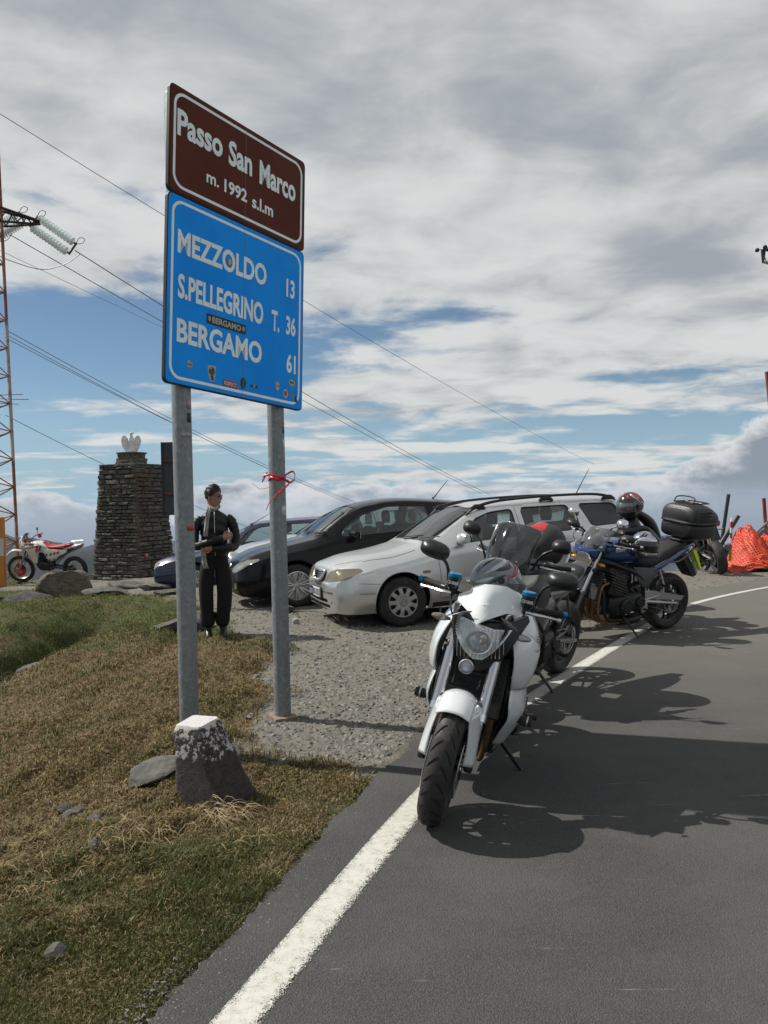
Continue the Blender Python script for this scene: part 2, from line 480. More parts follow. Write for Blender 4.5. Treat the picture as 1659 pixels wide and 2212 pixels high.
def height(x, y):
    x = np.asarray(x, float); y = np.asarray(y, float)
    e = leftness(x, np.clip(y, -5, 14))
    near = 1 - sstep(8.0, 13.0, y)
    z = -0.70 * sstep(0.0, 3.9, bank(x, y)) * near
    z += -0.045 * sstep(0.0, 0.6, e) * (1 - sstep(4.2, 5.2, y))
    far = sstep(8.0, 13.0, y)
    z += far * (-0.30 * sstep(-2.2, -8.5, x))
    # ditch running away on the left
    gx = np.interp(y, [4, 8, 10, 12, 14], [-6.6, -5.0, -4.35, -4.2, -4.6])
    dp = np.interp(y, [4, 7, 9, 11.5, 12.8], [0.3, 0.6, 0.85, 0.6, 0.0])
    wob = (fbm(y * 1.3, y * 0 + 3, 3, 5) - 0.5) * 0.5
    z += -dp * np.exp(-((x - gx - wob) / 0.42) ** 2)
    # bump beyond the ditch
    z += 0.26 * np.exp(-(((x + 6.2) / 1.6) ** 2 + ((y - 11.8) / 1.5) ** 2)) + 0.10 * np.exp(-(((x + 4.0) / 1.0) ** 2 + ((y - 13.2) / 1.2) ** 2))
    soft = sstep(0.05, 0.9, e) * (1 - gravel_mask(x, y))
    z += soft * ((fbm(x * 1.1, y * 1.1, 3, 2) - 0.5) * 0.22 + (fbm(x * 4.5, y * 4.5, 3, 9) - 0.5) * 0.10 * sstep(2.6, 4.0, y) + (fbm(x * 9, y * 9, 3, 19) - 0.5) * 0.095)
    g = gravel_mask(x, y) * sstep(-0.02, 0.3, e)
    z += g * ((fbm(x * 2.2, y * 2.2, 3, 4) - 0.5) * 0.05 + (fbm(x * 16, y * 16, 3, 14) - 0.5) * 0.016)
    z += 0.13 * np.exp(-((x - 2.5) / 1.0) ** 2 - ((y - 11.6) / 1.3) ** 2) * sstep(0.0, 0.7, leftness(x, y))
    # the pass falls away behind
    yb = np.interp(x, [-12, -6, 0, 5, 12], [21.6, 21.2, 19.5, 16.9, 17.2])
    z += -0.04 * np.clip(y - (yb - 2.2), 0, 50) - 0.55 * np.clip(y - yb, 0, None) ** 1.02
    z += -0.35 * np.clip(-14 - x, 0, 200) - 0.3 * np.clip(x - 24, 0, 200)
    return z - 0.012

def ground_z(x, y):
    return float(height(np.array([x]), np.array([y]))[0])

def graded(segs):
    out = []
    for a, b, st in segs: out += list(np.arange(a, b, st))
    out.append(segs[-1][1]); return np.array(out)

def blade_tint(x, y):
    """how green the turf is at a place, 0 dry - 1 green"""
    e = leftness(x, y)
    g = 0.20 + 0.12 * sstep(3.75, 3.05, y) + 0.75 * sstep(8.6, 10.6, y + 0.25 * x + 1.0)
    g += 0.30 * sstep(0.65, 0.15, e) * sstep(5.0, 3.8, y)
    g += (fbm(x * 0.9, y * 0.9, 3, 77) - 0.5) * 1.1 + (fbm(x * 4.0, y * 4.0, 3, 78) - 0.5) * 1.3
    g += 0.35 * np.exp(-(((x + 1.0) / 0.35) ** 2 + ((y - 6.1) / 0.6) ** 2))
    g -= 0.25 * np.exp(-(((x + 2.2) / 1.0) ** 2 + ((y - 5.6) / 2.0) ** 2))
    return np.clip(g, 0, 1)

def make_ground():
    xs = graded([(-400, -60, 40), (-60, -14, 3.0), (-14, -7, 0.3), (-7, -3, 0.07), (-3, 1.2, 0.03), (1.2, 4, 0.14), (4, 14, 0.5), (14, 60, 4), (60, 401, 40)])
    ys = graded([(-200, -20, 20), (-20, 0, 2), (0, 1.6, 0.2), (1.6, 6.5, 0.03), (6.5, 11, 0.06), (11, 22, 0.15), (22, 60, 2.5), (60, 161, 20)])
    X, Y = np.meshgrid(xs, ys); Z = height(X, Y)
    V = np.stack([X, Y, Z], -1).reshape(-1, 3)
    nx, ny = len(xs), len(ys)
    i = np.arange(nx * ny).reshape(ny, nx)
    F = np.stack([i[:-1, :-1], i[:-1, 1:], i[1:, 1:], i[1:, :-1]], -1).reshape(-1, 4)
    me = fast_mesh('ground', V, F)
    a = me.color_attributes.new('cover', 'FLOAT_COLOR', 'POINT')
    C = np.ones((len(V), 4), np.float32)
    C[:, 0] = gravel_mask(V[:, 0], V[:, 1]); C[:, 1] = blade_tint(V[:, 0], V[:, 1])
    C[:, 2] = sstep(0.13, 0.0, leftness(V[:, 0], V[:, 1]) + (fbm(V[:, 0] * 7, V[:, 1] * 7, 3, 88) - 0.5) * 0.2)
    a.data.foreach_set('color', C.ravel())
    m = bpy.data.materials.new('ground_mix'); m.use_nodes = True
    t = NT(m.node_tree); b = t.n['Principled BSDF']
    tc = t.n.new('ShaderNodeTexCoord').outputs['Object']
    at_ = t.n.new('ShaderNodeAttribute'); at_.attribute_name = 'cover'
    sp = t.n.new('ShaderNodeSeparateColor'); t.l.new(at_.outputs['Color'], sp.inputs[0])
    nf = t.noise(tc, 55, 6, 0.7); nm = t.noise(tc, 9, 6, 0.6); ng = t.noise(tc, 190, 3, 0.6)
    dry = t.mix(t.ramp(nf, 0.35, 0.65), (0.060, 0.042, 0.023), (0.160, 0.115, 0.062))
    grn = t.mix(t.ramp(nf, 0.35, 0.65), (0.022, 0.030, 0.010), (0.070, 0.085, 0.026))
    turf = t.mix(sp.outputs[1], dry, grn)
    vo = t.n.new('ShaderNodeTexVoronoi'); vo.inputs['Scale'].default_value = 42; t.put(vo.inputs['Vector'], tc)
    gr = t.mix(t.ramp(ng, 0.3, 0.7), (0.105, 0.097, 0.082), (0.185, 0.174, 0.150))
    gr = t.mix(t.ramp(nm, 0.4, 0.65), gr, (0.175, 0.158, 0.125))
    gr = t.mix(t.math('MULTIPLY', t.ramp(vo.outputs['Distance'], 0.0, 0.35, 1, 0), 0.4), gr, (0.27, 0.26, 0.235))
    c = t.mix(sp.outputs[0], turf, gr)
    c = t.mix(t.math('MULTIPLY', sp.outputs[2], 0.75), c, (0.075, 0.068, 0.052))
    t.put(b.inputs['Base Color'], c); b.inputs['Roughness'].default_value = 0.95; b.inputs['Specular IOR Level'].default_value = 0.2
    bp = t.n.new('ShaderNodeBump'); bp.inputs['Strength'].default_value = 0.9; bp.inputs['Distance'].default_value = 0.012
    t.put(bp.inputs['Height'], t.math('ADD', nf, t.math('MULTIPLY', vo.outputs['Distance'], -0.6))); t.l.new(bp.outputs[0], b.inputs['Normal'])
    o = link('ground', me, m); tag(o, 'turf bank and stony verge at the top of the pass', kind='structure')
make_ground()

def strip(name, ptsL, ptsR, z, m, nacross=6):
    V = []; n = len(ptsL)
    for a, b in zip(ptsL, ptsR):
        for k in range(nacross + 1):
            t = k / nacross; x = a[0] + (b[0] - a[0]) * t; y = a[1] + (b[1] - a[1]) * t
            V.append((x, y, z + road_fall(x, y)))
    w = nacross + 1
    F = [(i * w + k, i * w + k + 1, (i + 1) * w + k + 1, (i + 1) * w + k) for i in range(n - 1) for k in range(nacross)]
    me = fast_mesh(name, V, F)
    return link(name, me, m)
def road_fall(x, y):
    yb = np.interp(x, [-12, -6, 0, 5, 12], [21.6, 21.2, 19.5, 16.9, 17.2])
    return float(-0.04 * max(0, y - (yb - 2.2)) - 0.55 * max(0, y - yb) ** 1.02)

def asphalt_mat():
    m = bpy.data.materials.new('asphalt'); m.use_nodes = True
    t = NT(m.node_tree); b = t.n['Principled BSDF']
    tc = t.n.new('ShaderNodeTexCoord').outputs['Object']
    v1 = t.n.new('ShaderNodeTexVoronoi'); v1.inputs['Scale'].default_value = 165; t.put(v1.inputs['Vector'], tc)
    v2 = t.n.new('ShaderNodeTexVoronoi'); v2.inputs['Scale'].default_value = 95; t.put(v2.inputs['Vector'], tc)
    nf = t.noise(tc, 260, 3, 0.6); nb = t.noise(tc, 0.9, 5, 0.6); nmid = t.noise(tc, 7, 5, 0.65)
    c = t.mix(t.ramp(nf, 0.3, 0.72), (0.036, 0.035, 0.034), (0.090, 0.088, 0.085))
    c = t.mix(t.math('MULTIPLY', t.ramp(v1.outputs['Distance'], 0.05, 0.30, 1, 0), t.ramp(v1.outputs['Color'], 0.40, 0.85, 0, 0.95)), c, (0.27, 0.255, 0.23))
    c = t.mix(t.math('MULTIPLY', t.ramp(v2.outputs['Distance'], 0.05, 0.24, 1, 0), t.ramp(v2.outputs['Color'], 0.8, 0.97, 0, 0.8)), c, (0.34, 0.32, 0.28))
    c = t.mix(t.math('MULTIPLY', t.ramp(nb, 0.4, 0.62), 0.42), c, (0.108, 0.104, 0.097))
    c = t.mix(t.math('MULTIPLY', t.ramp(nmid, 0.5, 0.75), 0.25), c, (0.045, 0.043, 0.041))
    # paler and warmer with distance down the pass and thin pale scratches
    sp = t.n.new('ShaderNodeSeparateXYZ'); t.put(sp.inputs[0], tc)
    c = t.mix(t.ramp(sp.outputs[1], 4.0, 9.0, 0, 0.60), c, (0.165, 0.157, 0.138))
    mp = t.n.new('ShaderNodeMapping'); mp.inputs['Rotation'].default_value = (0, 0, 0.9); mp.inputs['Scale'].default_value = (1, 14, 1); t.put(mp.inputs['Vector'], tc)
    scr = t.noise(mp.outputs[0], 1.6, 2, 0.4, 0.3)
    c = t.mix(t.math('MULTIPLY', t.ramp(scr, 0.70, 0.74), t.ramp(nmid, 0.45, 0.6, 0, 0.5)), c, (0.24, 0.23, 0.21))
    t.put(b.inputs['Base Color'], c); b.inputs['Roughness'].default_value = 0.86; b.inputs['Specular IOR Level'].default_value = 0.28
    bp = t.n.new('ShaderNodeBump'); bp.inputs['Strength'].default_value = 0.8; bp.inputs['Distance'].default_value = 0.005
    t.put(bp.inputs['Height'], t.math('ADD', t.math('MULTIPLY', v1.outputs['Distance'], -1.0), nf)); t.l.new(bp.outputs[0], b.inputs['Normal'])
    return m
def paint_mat():
    m = bpy.data.materials.new('road_paint'); m.use_nodes = True
    t = NT(m.node_tree); b = t.n['Principled BSDF']
    tc = t.n.new('ShaderNodeTexCoord').outputs['Object']
    n1 = t.noise(tc, 230, 4, 0.7); n2 = t.noise(tc, 30, 6, 0.75)
    at_ = t.n.new('ShaderNodeAttribute'); at_.attribute_name = 'across'
    edge = t.math('MULTIPLY', at_.outputs['Fac'], 0.34)
    wear = t.math('ADD', t.math('ADD', t.math('MULTIPLY', n1, 0.74), t.math('MULTIPLY', n2, 0.26)), t.math('SUBTRACT', edge, 0.02))
    c = t.mix(t.ramp(n2, 0.35, 0.7), (0.51, 0.50, 0.455), (0.41, 0.40, 0.36))
    t.put(b.inputs['Base Color'], c); b.inputs['Roughness'].default_value = 0.8
    t.put(b.inputs['Alpha'], t.ramp(wear, 0.575, 0.60, 1, 0))
    return m

def make_road():
    # asphalt
    rough = (fbm(np.arange(len(EDGE)) * 0.9, np.zeros(len(EDGE)), 3, 6) - 0.5) * 0.10
    E = []; S = np.array(smooth_nd(EDGE, 14)); 
    tt = np.gradient(S, axis=0); tt /= np.linalg.norm(tt, axis=1)[:, None] + 1e-9; nn = np.stack([-tt[:, 1], tt[:, 0]], 1)
    arc = np.cumsum(np.r_[0, np.linalg.norm(np.diff(S, axis=0), axis=1)])
    S = S + nn * ((fbm(arc * 6, arc * 0, 4, 6) - 0.5) * 0.085 + (fbm(arc * 45, arc * 0, 2, 7) - 0.5) * 0.03)[:, None]
    S = np.vstack([[-3.0, -8], [-2.0, -3], S])
    ok = np.r_[True, np.diff(np.maximum.accumulate(S[:, 1])) > 1e-4]; S = S[ok]
    Rr = np.stack([np.maximum(S[:, 0] + 6, np.interp(S[:, 1], [-8, 8, 17], [9, 13, 26])), S[:, 1]], 1)
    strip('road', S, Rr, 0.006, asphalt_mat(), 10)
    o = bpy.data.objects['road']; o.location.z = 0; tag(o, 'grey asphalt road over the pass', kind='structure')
    # edge line
    m = paint_mat()
    Lc = np.array(smooth_nd(LINE, 24)); tt = np.gradient(Lc, axis=0); tt /= np.linalg.norm(tt, axis=1)[:, None]; nn = np.stack([-tt[:, 1], tt[:, 0]], 1)
    hw = np.interp(Lc[:, 1], [0, 10, 11.2, 13], [0.072, 0.072, 0.055, 0.05])[:, None]
    o = strip('edge_line', Lc + nn * hw, Lc - nn * hw, 0.0105, m, 8)
    a = o.data.attributes.new('across', 'FLOAT', 'POINT'); n = len(Lc)
    a.data.foreach_set('value', np.tile(np.array([0.35, 0.1, 0.0, 0.0, 0.0, 0.02, 0.12, 0.3, 0.6], np.float32), n))
    tag(o, 'worn white edge line painted along the road', kind='structure')
make_road()

# ---- far mountains: a wide sheet of valley and ridges, lower than the pass
def far_profile():
    prof = {}
def make_far():
    az = np.radians(np.concatenate([np.arange(-180, -40, 3.0), np.arange(-40, 41, 0.16), np.arange(43, 180.1, 3.0)]))
    rad = np.concatenate([np.linspace(60, 400, 10), np.linspace(450, 2600, 44), np.linspace(2700, 6200, 50), np.linspace(6400, 7600, 4)])
    A, Rr = np.meshgrid(az, rad, indexing='ij')
    X = Rr * np.sin(A); Y = Rr * np.cos(A)
    ridged = lambda x, y, o, s: 1 - np.abs(2 * fbm(x, y, o, s, 0.55) - 1) * 1.6
    Z = -30 - 900 * sstep(60, 2600, Rr)
    ad = np.degrees(A)
    # near dark slope on the left
    e1 = np.interp(ad, [-40, -27, -25, -23.6, -21.5, -17, -10, 10, 40], [-3.0, -2.75, -2.55, -2.9, -3.3, -4.0, -6.0, -7, -7])
    r1 = 1500.0
    z1 = np.tan(np.radians(e1)) * r1 * 0.92
    Z = np.maximum(Z, z1 - np.abs(Rr - r1) * 0.36 + (ridged(X / 260, Y / 260, 5, 3) - 0.5) * 60 * sstep(900, 100, np.abs(Rr - r1)))
    # far peaks: elevation angles below eye level
    e2 = np.interp(ad, [-180, -60, -29, -26.2, -24.6, -23.9, -22.9, -21.9, -20.9, -19.3, -17, -14, -8, 0, 8, 18, 23, 24.2, 25.2, 26.5, 32, 60, 180],
                   [-1.2, -1.4, -1.55, -1.5, -1.38, -1.5, -2.15, -1.75, -1.33, -2.0, -2.3, -2.5, -2.6, -2.9, -2.7, -2.7, -2.85, -2.75, -2.45, -1.95, -1.6, -1.2, -1.2])
    r2 = 5000.0
    z2 = np.tan(np.radians(e2)) * r2
    Z2 = z2 - np.abs(Rr - r2) * 0.30 + (ridged(X / 620, Y / 620, 6, 23) - 0.72) * 190 * sstep(2200, 0, np.abs(Rr - r2)) * 0.9
    Z = np.maximum(Z, np.minimum(Z2, z2 + 6 + (fbm(ad * 2.6, ad * 0, 4, 8) - 0.5) * 38))
    Z += (fbm(X / 90, Y / 90, 4, 44) - 0.5) * 16 * sstep(100, 800, Rr)
    Z -= 3.0 * sstep(120, 60, Rr) 
    na, nr = A.shape
    Z = np.maximum(Z, -1130); V = np.stack([X, Y, Z], -1).reshape(-1, 3)
    i = np.arange(na * nr).reshape(na, nr)
    F = np.stack([i[:-1, :-1], i[:-1, 1:], i[1:, 1:], i[1:, :-1]], -1).reshape(-1, 4)
    me = fast_mesh('mountains', V, F)
    m = bpy.data.materials.new('mountain_rock'); m.use_nodes = True
    t = NT(m.node_tree); b = t.n['Principled BSDF']
    g = t.n.new('ShaderNodeNewGeometry')
    n1 = t.noise(g.outputs['Position'], 0.004, 8, 0.65); n2 = t.noise(g.outputs['Position'], 0.02, 6, 0.7)
    c = t.mix(t.ramp(n1, 0.4, 0.6), (0.014, 0.020, 0.022), (0.036, 0.040, 0.046))
    snow = t.math('MULTIPLY', t.ramp(n2, 0.62, 0.66), t.ramp(n1, 0.54, 0.58))
    c = t.mix(snow, c, (0.55, 0.57, 0.60))
    t.put(b.inputs['Base Color'], c); b.inputs['Roughness'].default_value = 0.95
    o = link('mountains', me, m); tag(o, 'distant blue grey mountains with patches of snow', kind='structure')
make_far()

def make_haze():
    b = MB(); b.box((0, 2600, -560), (15800, 10800, 1200)); m = bpy.data.materials.new('air'); m.use_nodes = True; t = m.node_tree; t.nodes.clear()
    o = t.nodes.new('ShaderNodeOutputMaterial'); v = t.nodes.new('ShaderNodeVolumePrincipled'); v.inputs['Color'].default_value = (0.62, 0.76, 1.0, 1); v.inputs['Density'].default_value = 0.000035
    v.inputs['Anisotropy'].default_value = 0.2; t.links.new(v.outputs[0], o.inputs['Volume']); h = b.build('haze', m, kind='stuff'); h['label'] = 'thin blue mountain air'
make_haze()
# ================================================================ STREET FURNITURE AND STONES
def galv():
    if 'galvanised' in _mats: return _mats['galvanised']
    m = bpy.data.materials.new('galvanised'); m.use_nodes = True
    t = NT(m.node_tree); b = t.n['Principled BSDF']; tc = t.n.new('ShaderNodeTexCoord').outputs['Object']
    vo = t.n.new('ShaderNodeTexVoronoi'); vo.inputs['Scale'].default_value = 55; t.put(vo.inputs['Vector'], t.vmath('ADD', tc, (3, 1, 0)))
    mp = t.n.new('ShaderNodeMapping'); mp.inputs['Scale'].default_value = (1, 1, 0.12); t.put(mp.inputs['Vector'], tc)
    st = t.noise(mp.outputs[0], 30, 5, 0.7); bl = t.noise(tc, 26, 4, 0.6)
    c = t.mix(t.ramp(vo.outputs['Color'], 0, 1, 0.2, 0.8), (0.150, 0.170, 0.180), (0.235, 0.255, 0.262))
    c = t.mix(t.math('MULTIPLY', t.ramp(bl, 0.56, 0.68), 0.5), c, (0.36, 0.38, 0.385))
    c = t.mix(t.math('MULTIPLY', t.ramp(st, 0.55, 0.7), 0.35), c, (0.11, 0.12, 0.125))
    t.put(b.inputs['Base Color'], c); b.inputs['Metallic'].default_value = 0.35
    t.put(b.inputs['Roughness'], t.ramp(bl, 0.3, 0.7, 0.48, 0.68, smooth=False))
    _mats['galvanised'] = m; return m

POLE_L, POLE_R = Vector((-1.216, 4.931, -0.06)), Vector((-0.738, 5.637, -0.03))
SD = Vector((POLE_R.x - POLE_L.x, POLE_R.y - POLE_L.y, 0)).normalized()
SN = Vector((SD.y, -SD.x, 0))
def make_sign():
    root = empty('road_sign', POLE_L); tag(root, 'tall brown and blue distance sign on two galvanised poles', 'road sign')
    W2L = Matrix.Translation(-POLE_L)
    for p, h in ((POLE_L, 3.98), (POLE_R, 3.92)):
        b = MB(); b.M = W2L; b.lathe([(0, p.z - 0.2), (0.058, p.z - 0.2), (0.058, h - 0.02), (0.05, h), (0, h)], (p.x, p.y, 0), (0, 0, 1), 28)
        b.build('pole', galv(), root)
    th = R(-3.3)
    U = SD * math.cos(th) + Vector((0, 0, math.sin(th))); V = SD * -math.sin(th) + Vector((0, 0, math.cos(th)))
    O = Vector((POLE_L.x, POLE_L.y, 0)) + SN * 0.075 + SD * 0.425 + Vector((0, 0, 2.174)) - U * 0.6225
    M = W2L @ Matrix(((U.x, V.x, SN.x, O.x), (U.y, V.y, SN.y, O.y), (U.z, V.z, SN.z, O.z), (0, 0, 0, 1)))
    def rr(x0, y0, x1, y1, r, n=7):
        out = []
        for cx, cy, a in ((x1 - r, y0 + r, -90), (x1 - r, y1 - r, 0), (x0 + r, y1 - r, 90), (x0 + r, y0 + r, 180)):
            out += [(cx + r * math.cos(R(a + 90 * k / n)), cy + r * math.sin(R(a + 90 * k / n))) for k in range(n + 1)]
        return out
    Wd = 1.245
    def face_mat(name, col, lo):
        m = bpy.data.materials.new(name); m.use_nodes = True; t = NT(m.node_tree); b = t.n['Principled BSDF']
        tc = t.n.new('ShaderNodeTexCoord').outputs['Object']
        n = t.noise(tc, 3.0, 5, 0.6); n2 = t.noise(tc, 420, 2, 0.5)
        c = t.mix(t.ramp(n, 0.35, 0.7), col, lo); c = t.mix(t.ramp(n2, 0.35, 0.65, 0, 0.25), c, tuple(k * 0.75 for k in col))
        t.put(b.inputs['Base Color'], c); b.inputs['Roughness'].default_value = 0.6; b.inputs['Specular IOR Level'].default_value = 0.12; return m
    blue = face_mat('sign_blue', (0.008, 0.33, 1.0), (0.006, 0.28, 0.92)); brown = face_mat('sign_brown', (0.120, 0.030, 0.018), (0.095, 0.024, 0.016))
    white = mat('sign_white', (0.78, 0.88, 0.88), 0.45, var=0.06, vscale=5)
    back = mat('sign_edge', (0.020, 0.022, 0.025), 0.6)
    def panel(v0, v1, fm, lab):
        b = MB(); b.M = M; b.prism(rr(0, v0, Wd, v1, 0.035), 0.022, 'z', -0.011)
        p = b.build('panel', back, root, label=lab)
        b = MB(); b.M = M; b.prism(rr(0.008, v0 + 0.008, Wd - 0.008, v1 - 0.008, 0.03), 0.003, 'z', 0.0015)
        f = b.build('panel_face', fm, p)
        # border ring
        o1 = rr(0.032, v0 + 0.032, Wd - 0.032, v1 - 0.032, 0.085, 10); i1 = rr(0.050, v0 + 0.050, Wd - 0.050, v1 - 0.050, 0.068, 10)
        n = len(o1); b = MB(); b.M = M
        b.add([(x, y, 0.0036) for x, y in o1] + [(x, y, 0.0036) for x, y in i1], [(k, (k + 1) % n, n + (k + 1) % n, n + k) for k in range(n)])
        b.build('border', white, p)
        # fold seam down the middle
        b = MB(); b.M = M; b.box((Wd * 0.515, (v0 + v1) / 2, 0.0034), (0.0022, v1 - v0 - 0.03, 0.0012)); b.build('seam', mat('seam_grey', (0.10, 0.16, 0.24), 0.5), p)
        return p
    pb = panel(0.0, 1.137, blue, 'blue panel with three place names and distances'); pr_ = panel(1.143, 1.790, brown, 'brown panel with the name and height of the pass')
    def word(txt, u, v, h, w, p, bold=0.03, m=white, z=0.0042, rot=0.0, name='lettering'):
        me = text_mesh(txt, h, w, bold)
        return place_text(name, me, M @ Matrix.Translation((u, v, z)) @ Matrix.Rotation(rot, 4, 'Z'), m, p)
    word('Passo', 0.060, 1.500, 0.150, 0.372, pr_, 0.032); word('San', 0.485, 1.487, 0.150, 0.215, pr_, 0.032); word('Marco', 0.772, 1.470, 0.150, 0.368, pr_, 0.032)
    word('m.', 0.300, 1.297, 0.075, 0.105, pr_, 0.02); word('1992', 0.452, 1.293, 0.078, 0.205, pr_, 0.028); word('s.l.m', 0.705, 1.282, 0.078, 0.205, pr_, 0.028)
    word('MEZZOLDO', 0.080, 0.795, 0.132, 0.775, pb, 0.032); word('13', 1.058, 0.780, 0.118, 0.088, pb, 0.03)
    word('S.PELLEGRINO', 0.088, 0.527, 0.135, 0.740, pb, 0.032); word('T.', 0.912, 0.512, 0.132, 0.078, pb, 0.03); word('36', 1.060, 0.518, 0.120, 0.100, pb, 0.03)
    word('BERGAMO', 0.086, 0.262, 0.132, 0.735, pb, 0.032); word('61', 1.070, 0.254, 0.120, 0.096, pb, 0.03)
    # stickers
    def sticker(poly, col, z=0.0046, lab=None):
        b = MB(); b.M = M; b.prism(poly, 0.001, 'z', z); return b.build('sticker', mat('sticker_%d_%d_%d' % tuple(int(c * 99) for c in col), col, 0.5, var=0.25, vscale=60), pb, label=lab)
    def disc(u, v, ru, rv=None): rv = rv or ru; return [(u + ru * math.cos(k * math.tau / 20), v + rv * math.sin(k * math.tau / 20)) for k in range(20)]
    def quad(u0, v0, u1, v1, tilt=0): return [(u0, v0), (u1, v0 + tilt), (u1, v1 + tilt), (u0, v1)]
    sticker(quad(0.322, 0.420, 0.664, 0.482), (0.012, 0.014, 0.02), lab='black sticker with the word BERGAMO')
    word('BERGAMO', 0.368, 0.433, 0.036, 0.252, pb, 0.03, mat('sticker_letters', (0.45, 0.43, 0.36), 0.5), 0.0056, name='sticker_lettering')
    for u in (0.344, 0.642): sticker(disc(u, 0.452, 0.012, 0.017), (0.30, 0.29, 0.25), 0.0056)
    sticker(disc(0.510, 0.852, 0.024, 0.034), (0.16, 0.17, 0.18)); sticker(disc(0.510, 0.856, 0.014, 0.020), (0.42, 0.42, 0.40), 0.0056)
    sticker(disc(0.189, 0.137, 0.023), (0.34, 0.34, 0.30)); sticker(quad(0.172, 0.133, 0.206, 0.141), (0.12, 0.12, 0.12), 0.0056)
    sticker([(0.335, 0.160), (0.405, 0.166), (0.402, 0.12), (0.394, 0.066), (0.355, 0.066), (0.338, 0.118)], (0.42, 0.40, 0.36), lab='torn sticker showing a black plant')
    sticker([(0.350, 0.150), (0.362, 0.134), (0.372, 0.156), (0.392, 0.148), (0.398, 0.118), (0.382, 0.108), (0.388, 0.076), (0.366, 0.072), (0.362, 0.104), (0.344, 0.118)], (0.05, 0.06, 0.05), 0.0056)
    sticker([(0.465, 0.058), (0.595, 0.052), (0.600, 0.094), (0.470, 0.100)], (0.33, 0.035, 0.035), lab='red sticker with white letters')
    word('R3SP3CT', 0.477, 0.065, 0.024, 0.112, pb, 0.03, mat('sticker_pale', (0.60, 0.52, 0.50), 0.5), 0.0056, rot=-0.04, name='sticker_lettering')
    sticker(disc(0.648, 0.100, 0.026, 0.037), (0.020, 0.035, 0.03)); sticker(quad(0.645, 0.07, 0.651, 0.13), (0.10, 0.18, 0.18), 0.0056)
    sticker(quad(0.716, 0.088, 0.785, 0.104), (0.03, 0.04, 0.06)); sticker(quad(0.742, 0.086, 0.756, 0.106), (0.35, 0.35, 0.33), 0.0056)
    sticker(disc(0.980, 0.135, 0.020, 0.030), (0.42, 0.42, 0.36)); sticker(quad(0.964, 0.132, 0.996, 0.140), (0.15, 0.16, 0.2), 0.0056)
    sticker(disc(1.128, 0.183, 0.029, 0.024), (0.62, 0.42, 0.02), lab='yellow round sticker'); sticker(quad(1.108, 0.178, 1.148, 0.190), (0.03, 0.04, 0.10), 0.0056)
    sticker(disc(1.063, 0.097, 0.024, 0.031), (0.50, 0.42, 0.40)); sticker(disc(1.063, 0.098, 0.014, 0.018), (0.25, 0.05, 0.05), 0.0056)
    sticker(disc(1.130, 0.100, 0.015, 0.019), (0.30, 0.18, 0.04)); sticker([(1.155, 0.055), (1.195, 0.052), (1.182, 0.082), (1.178, 0.100), (1.168, 0.098), (1.168, 0.08)], (0.01, 0.03, 0.10))
    # marks and stickers wrapped on the poles
    def wrap(P, z0, z1, a0, a1, col, lab=None):
        b = MB(); b.M = W2L; n = 8
        b.rings([[(P.x + 0.0588 * math.cos(R(a0 + (a1 - a0) * k / n)), P.y + 0.0588 * math.sin(R(a0 + (a1 - a0) * k / n)), z) for k in range(n + 1)] for z in (z0, z1)], cap=False, closed=False)
        b.build('pole_sticker', mat('wrap_%d_%d_%d' % tuple(int(c * 99) for c in col), col, 0.5, var=0.35, vscale=50), root, label=lab, solid=0.0008)
    wrap(POLE_L, 1.335, 1.362, -62, -8, (0.42, 0.015, 0.02), 'short red mark round the left pole')
    wrap(POLE_L, 2.07, 2.13, -45, -5, (0.28, 0.22, 0.24)); wrap(POLE_L, 1.99, 2.045, -45, -8, (0.03, 0.03, 0.035)); wrap(POLE_L, 1.90, 1.925, -85, -15, (0.32, 0.29, 0.24))
    wrap(POLE_R, 2.035, 2.075, -30, 0, (0.42, 0.30, 0.02)); wrap(POLE_R, 1.975, 2.02, -35, -2, (0.03, 0.08, 0.22)); wrap(POLE_R, 1.87, 1.93, -32, -2, (0.48, 0.48, 0.45), 'white round sticker on the right pole')
    wrap(POLE_R, 1.40, 1.47, -55, -12, (0.42, 0.44, 0.44), 'torn white sticker on the right pole'); wrap(POLE_R, 1.77, 1.82, -22, 0, (0.33, 0.35, 0.35))
    # footings
    b = MB(); b.M = W2L; b.box((POLE_R.x, POLE_R.y - 0.01, -0.01), (0.17, 0.17, 0.05), (0.05, 0.03, 0.5)); b.build('footing', mat('footing', (0.22, 0.16, 0.12), 0.9, var=0.3, vscale=20, bump=0.6), root)
    # ribbon tied round the right pole
    rib = empty('red_ribbon', (POLE_R.x, POLE_R.y, 1.66)); tag(rib, 'red ribbon tied in a loose bow round the right sign pole', 'ribbon')
    rm = mat('ribbon', (0.60, 0.012, 0.035), 0.35, coat=0.2)
    def tape(pts, w, name, up=(0, 0, 1)):
        P = smooth_path(pts, 6); b = MB(); V = []
        for i, p in enumerate(P):
            wv = Vector((0.25 * math.sin(i * 0.5), 0.1, 1)).normalized() * w * 0.5
            V += [p - wv, p + wv]
        b.add(V, [(2 * i, 2 * i + 1, 2 * i + 3, 2 * i + 2) for i in range(len(P) - 1)]); return b.build(name, rm, rib, solid=0.0012)
    n = 22; loop = [(0.0605 * math.cos(math.tau * k / n), 0.0605 * math.sin(math.tau * k / n), 0.006 * math.sin(k)) for k in range(n + 1)]
    tape(loop, 0.022, 'band')
    f = Vector((0.045, -0.052, 0))
    k0 = f.copy()
    tape([k0, k0 + Vector((0.03, -0.03, 0.025)), k0 + Vector((0.075, -0.02, 0.045)), k0 + Vector((0.085, 0.0, 0.0)), k0 + Vector((0.05, -0.02, -0.03)), k0], 0.014, 'bow_loop')
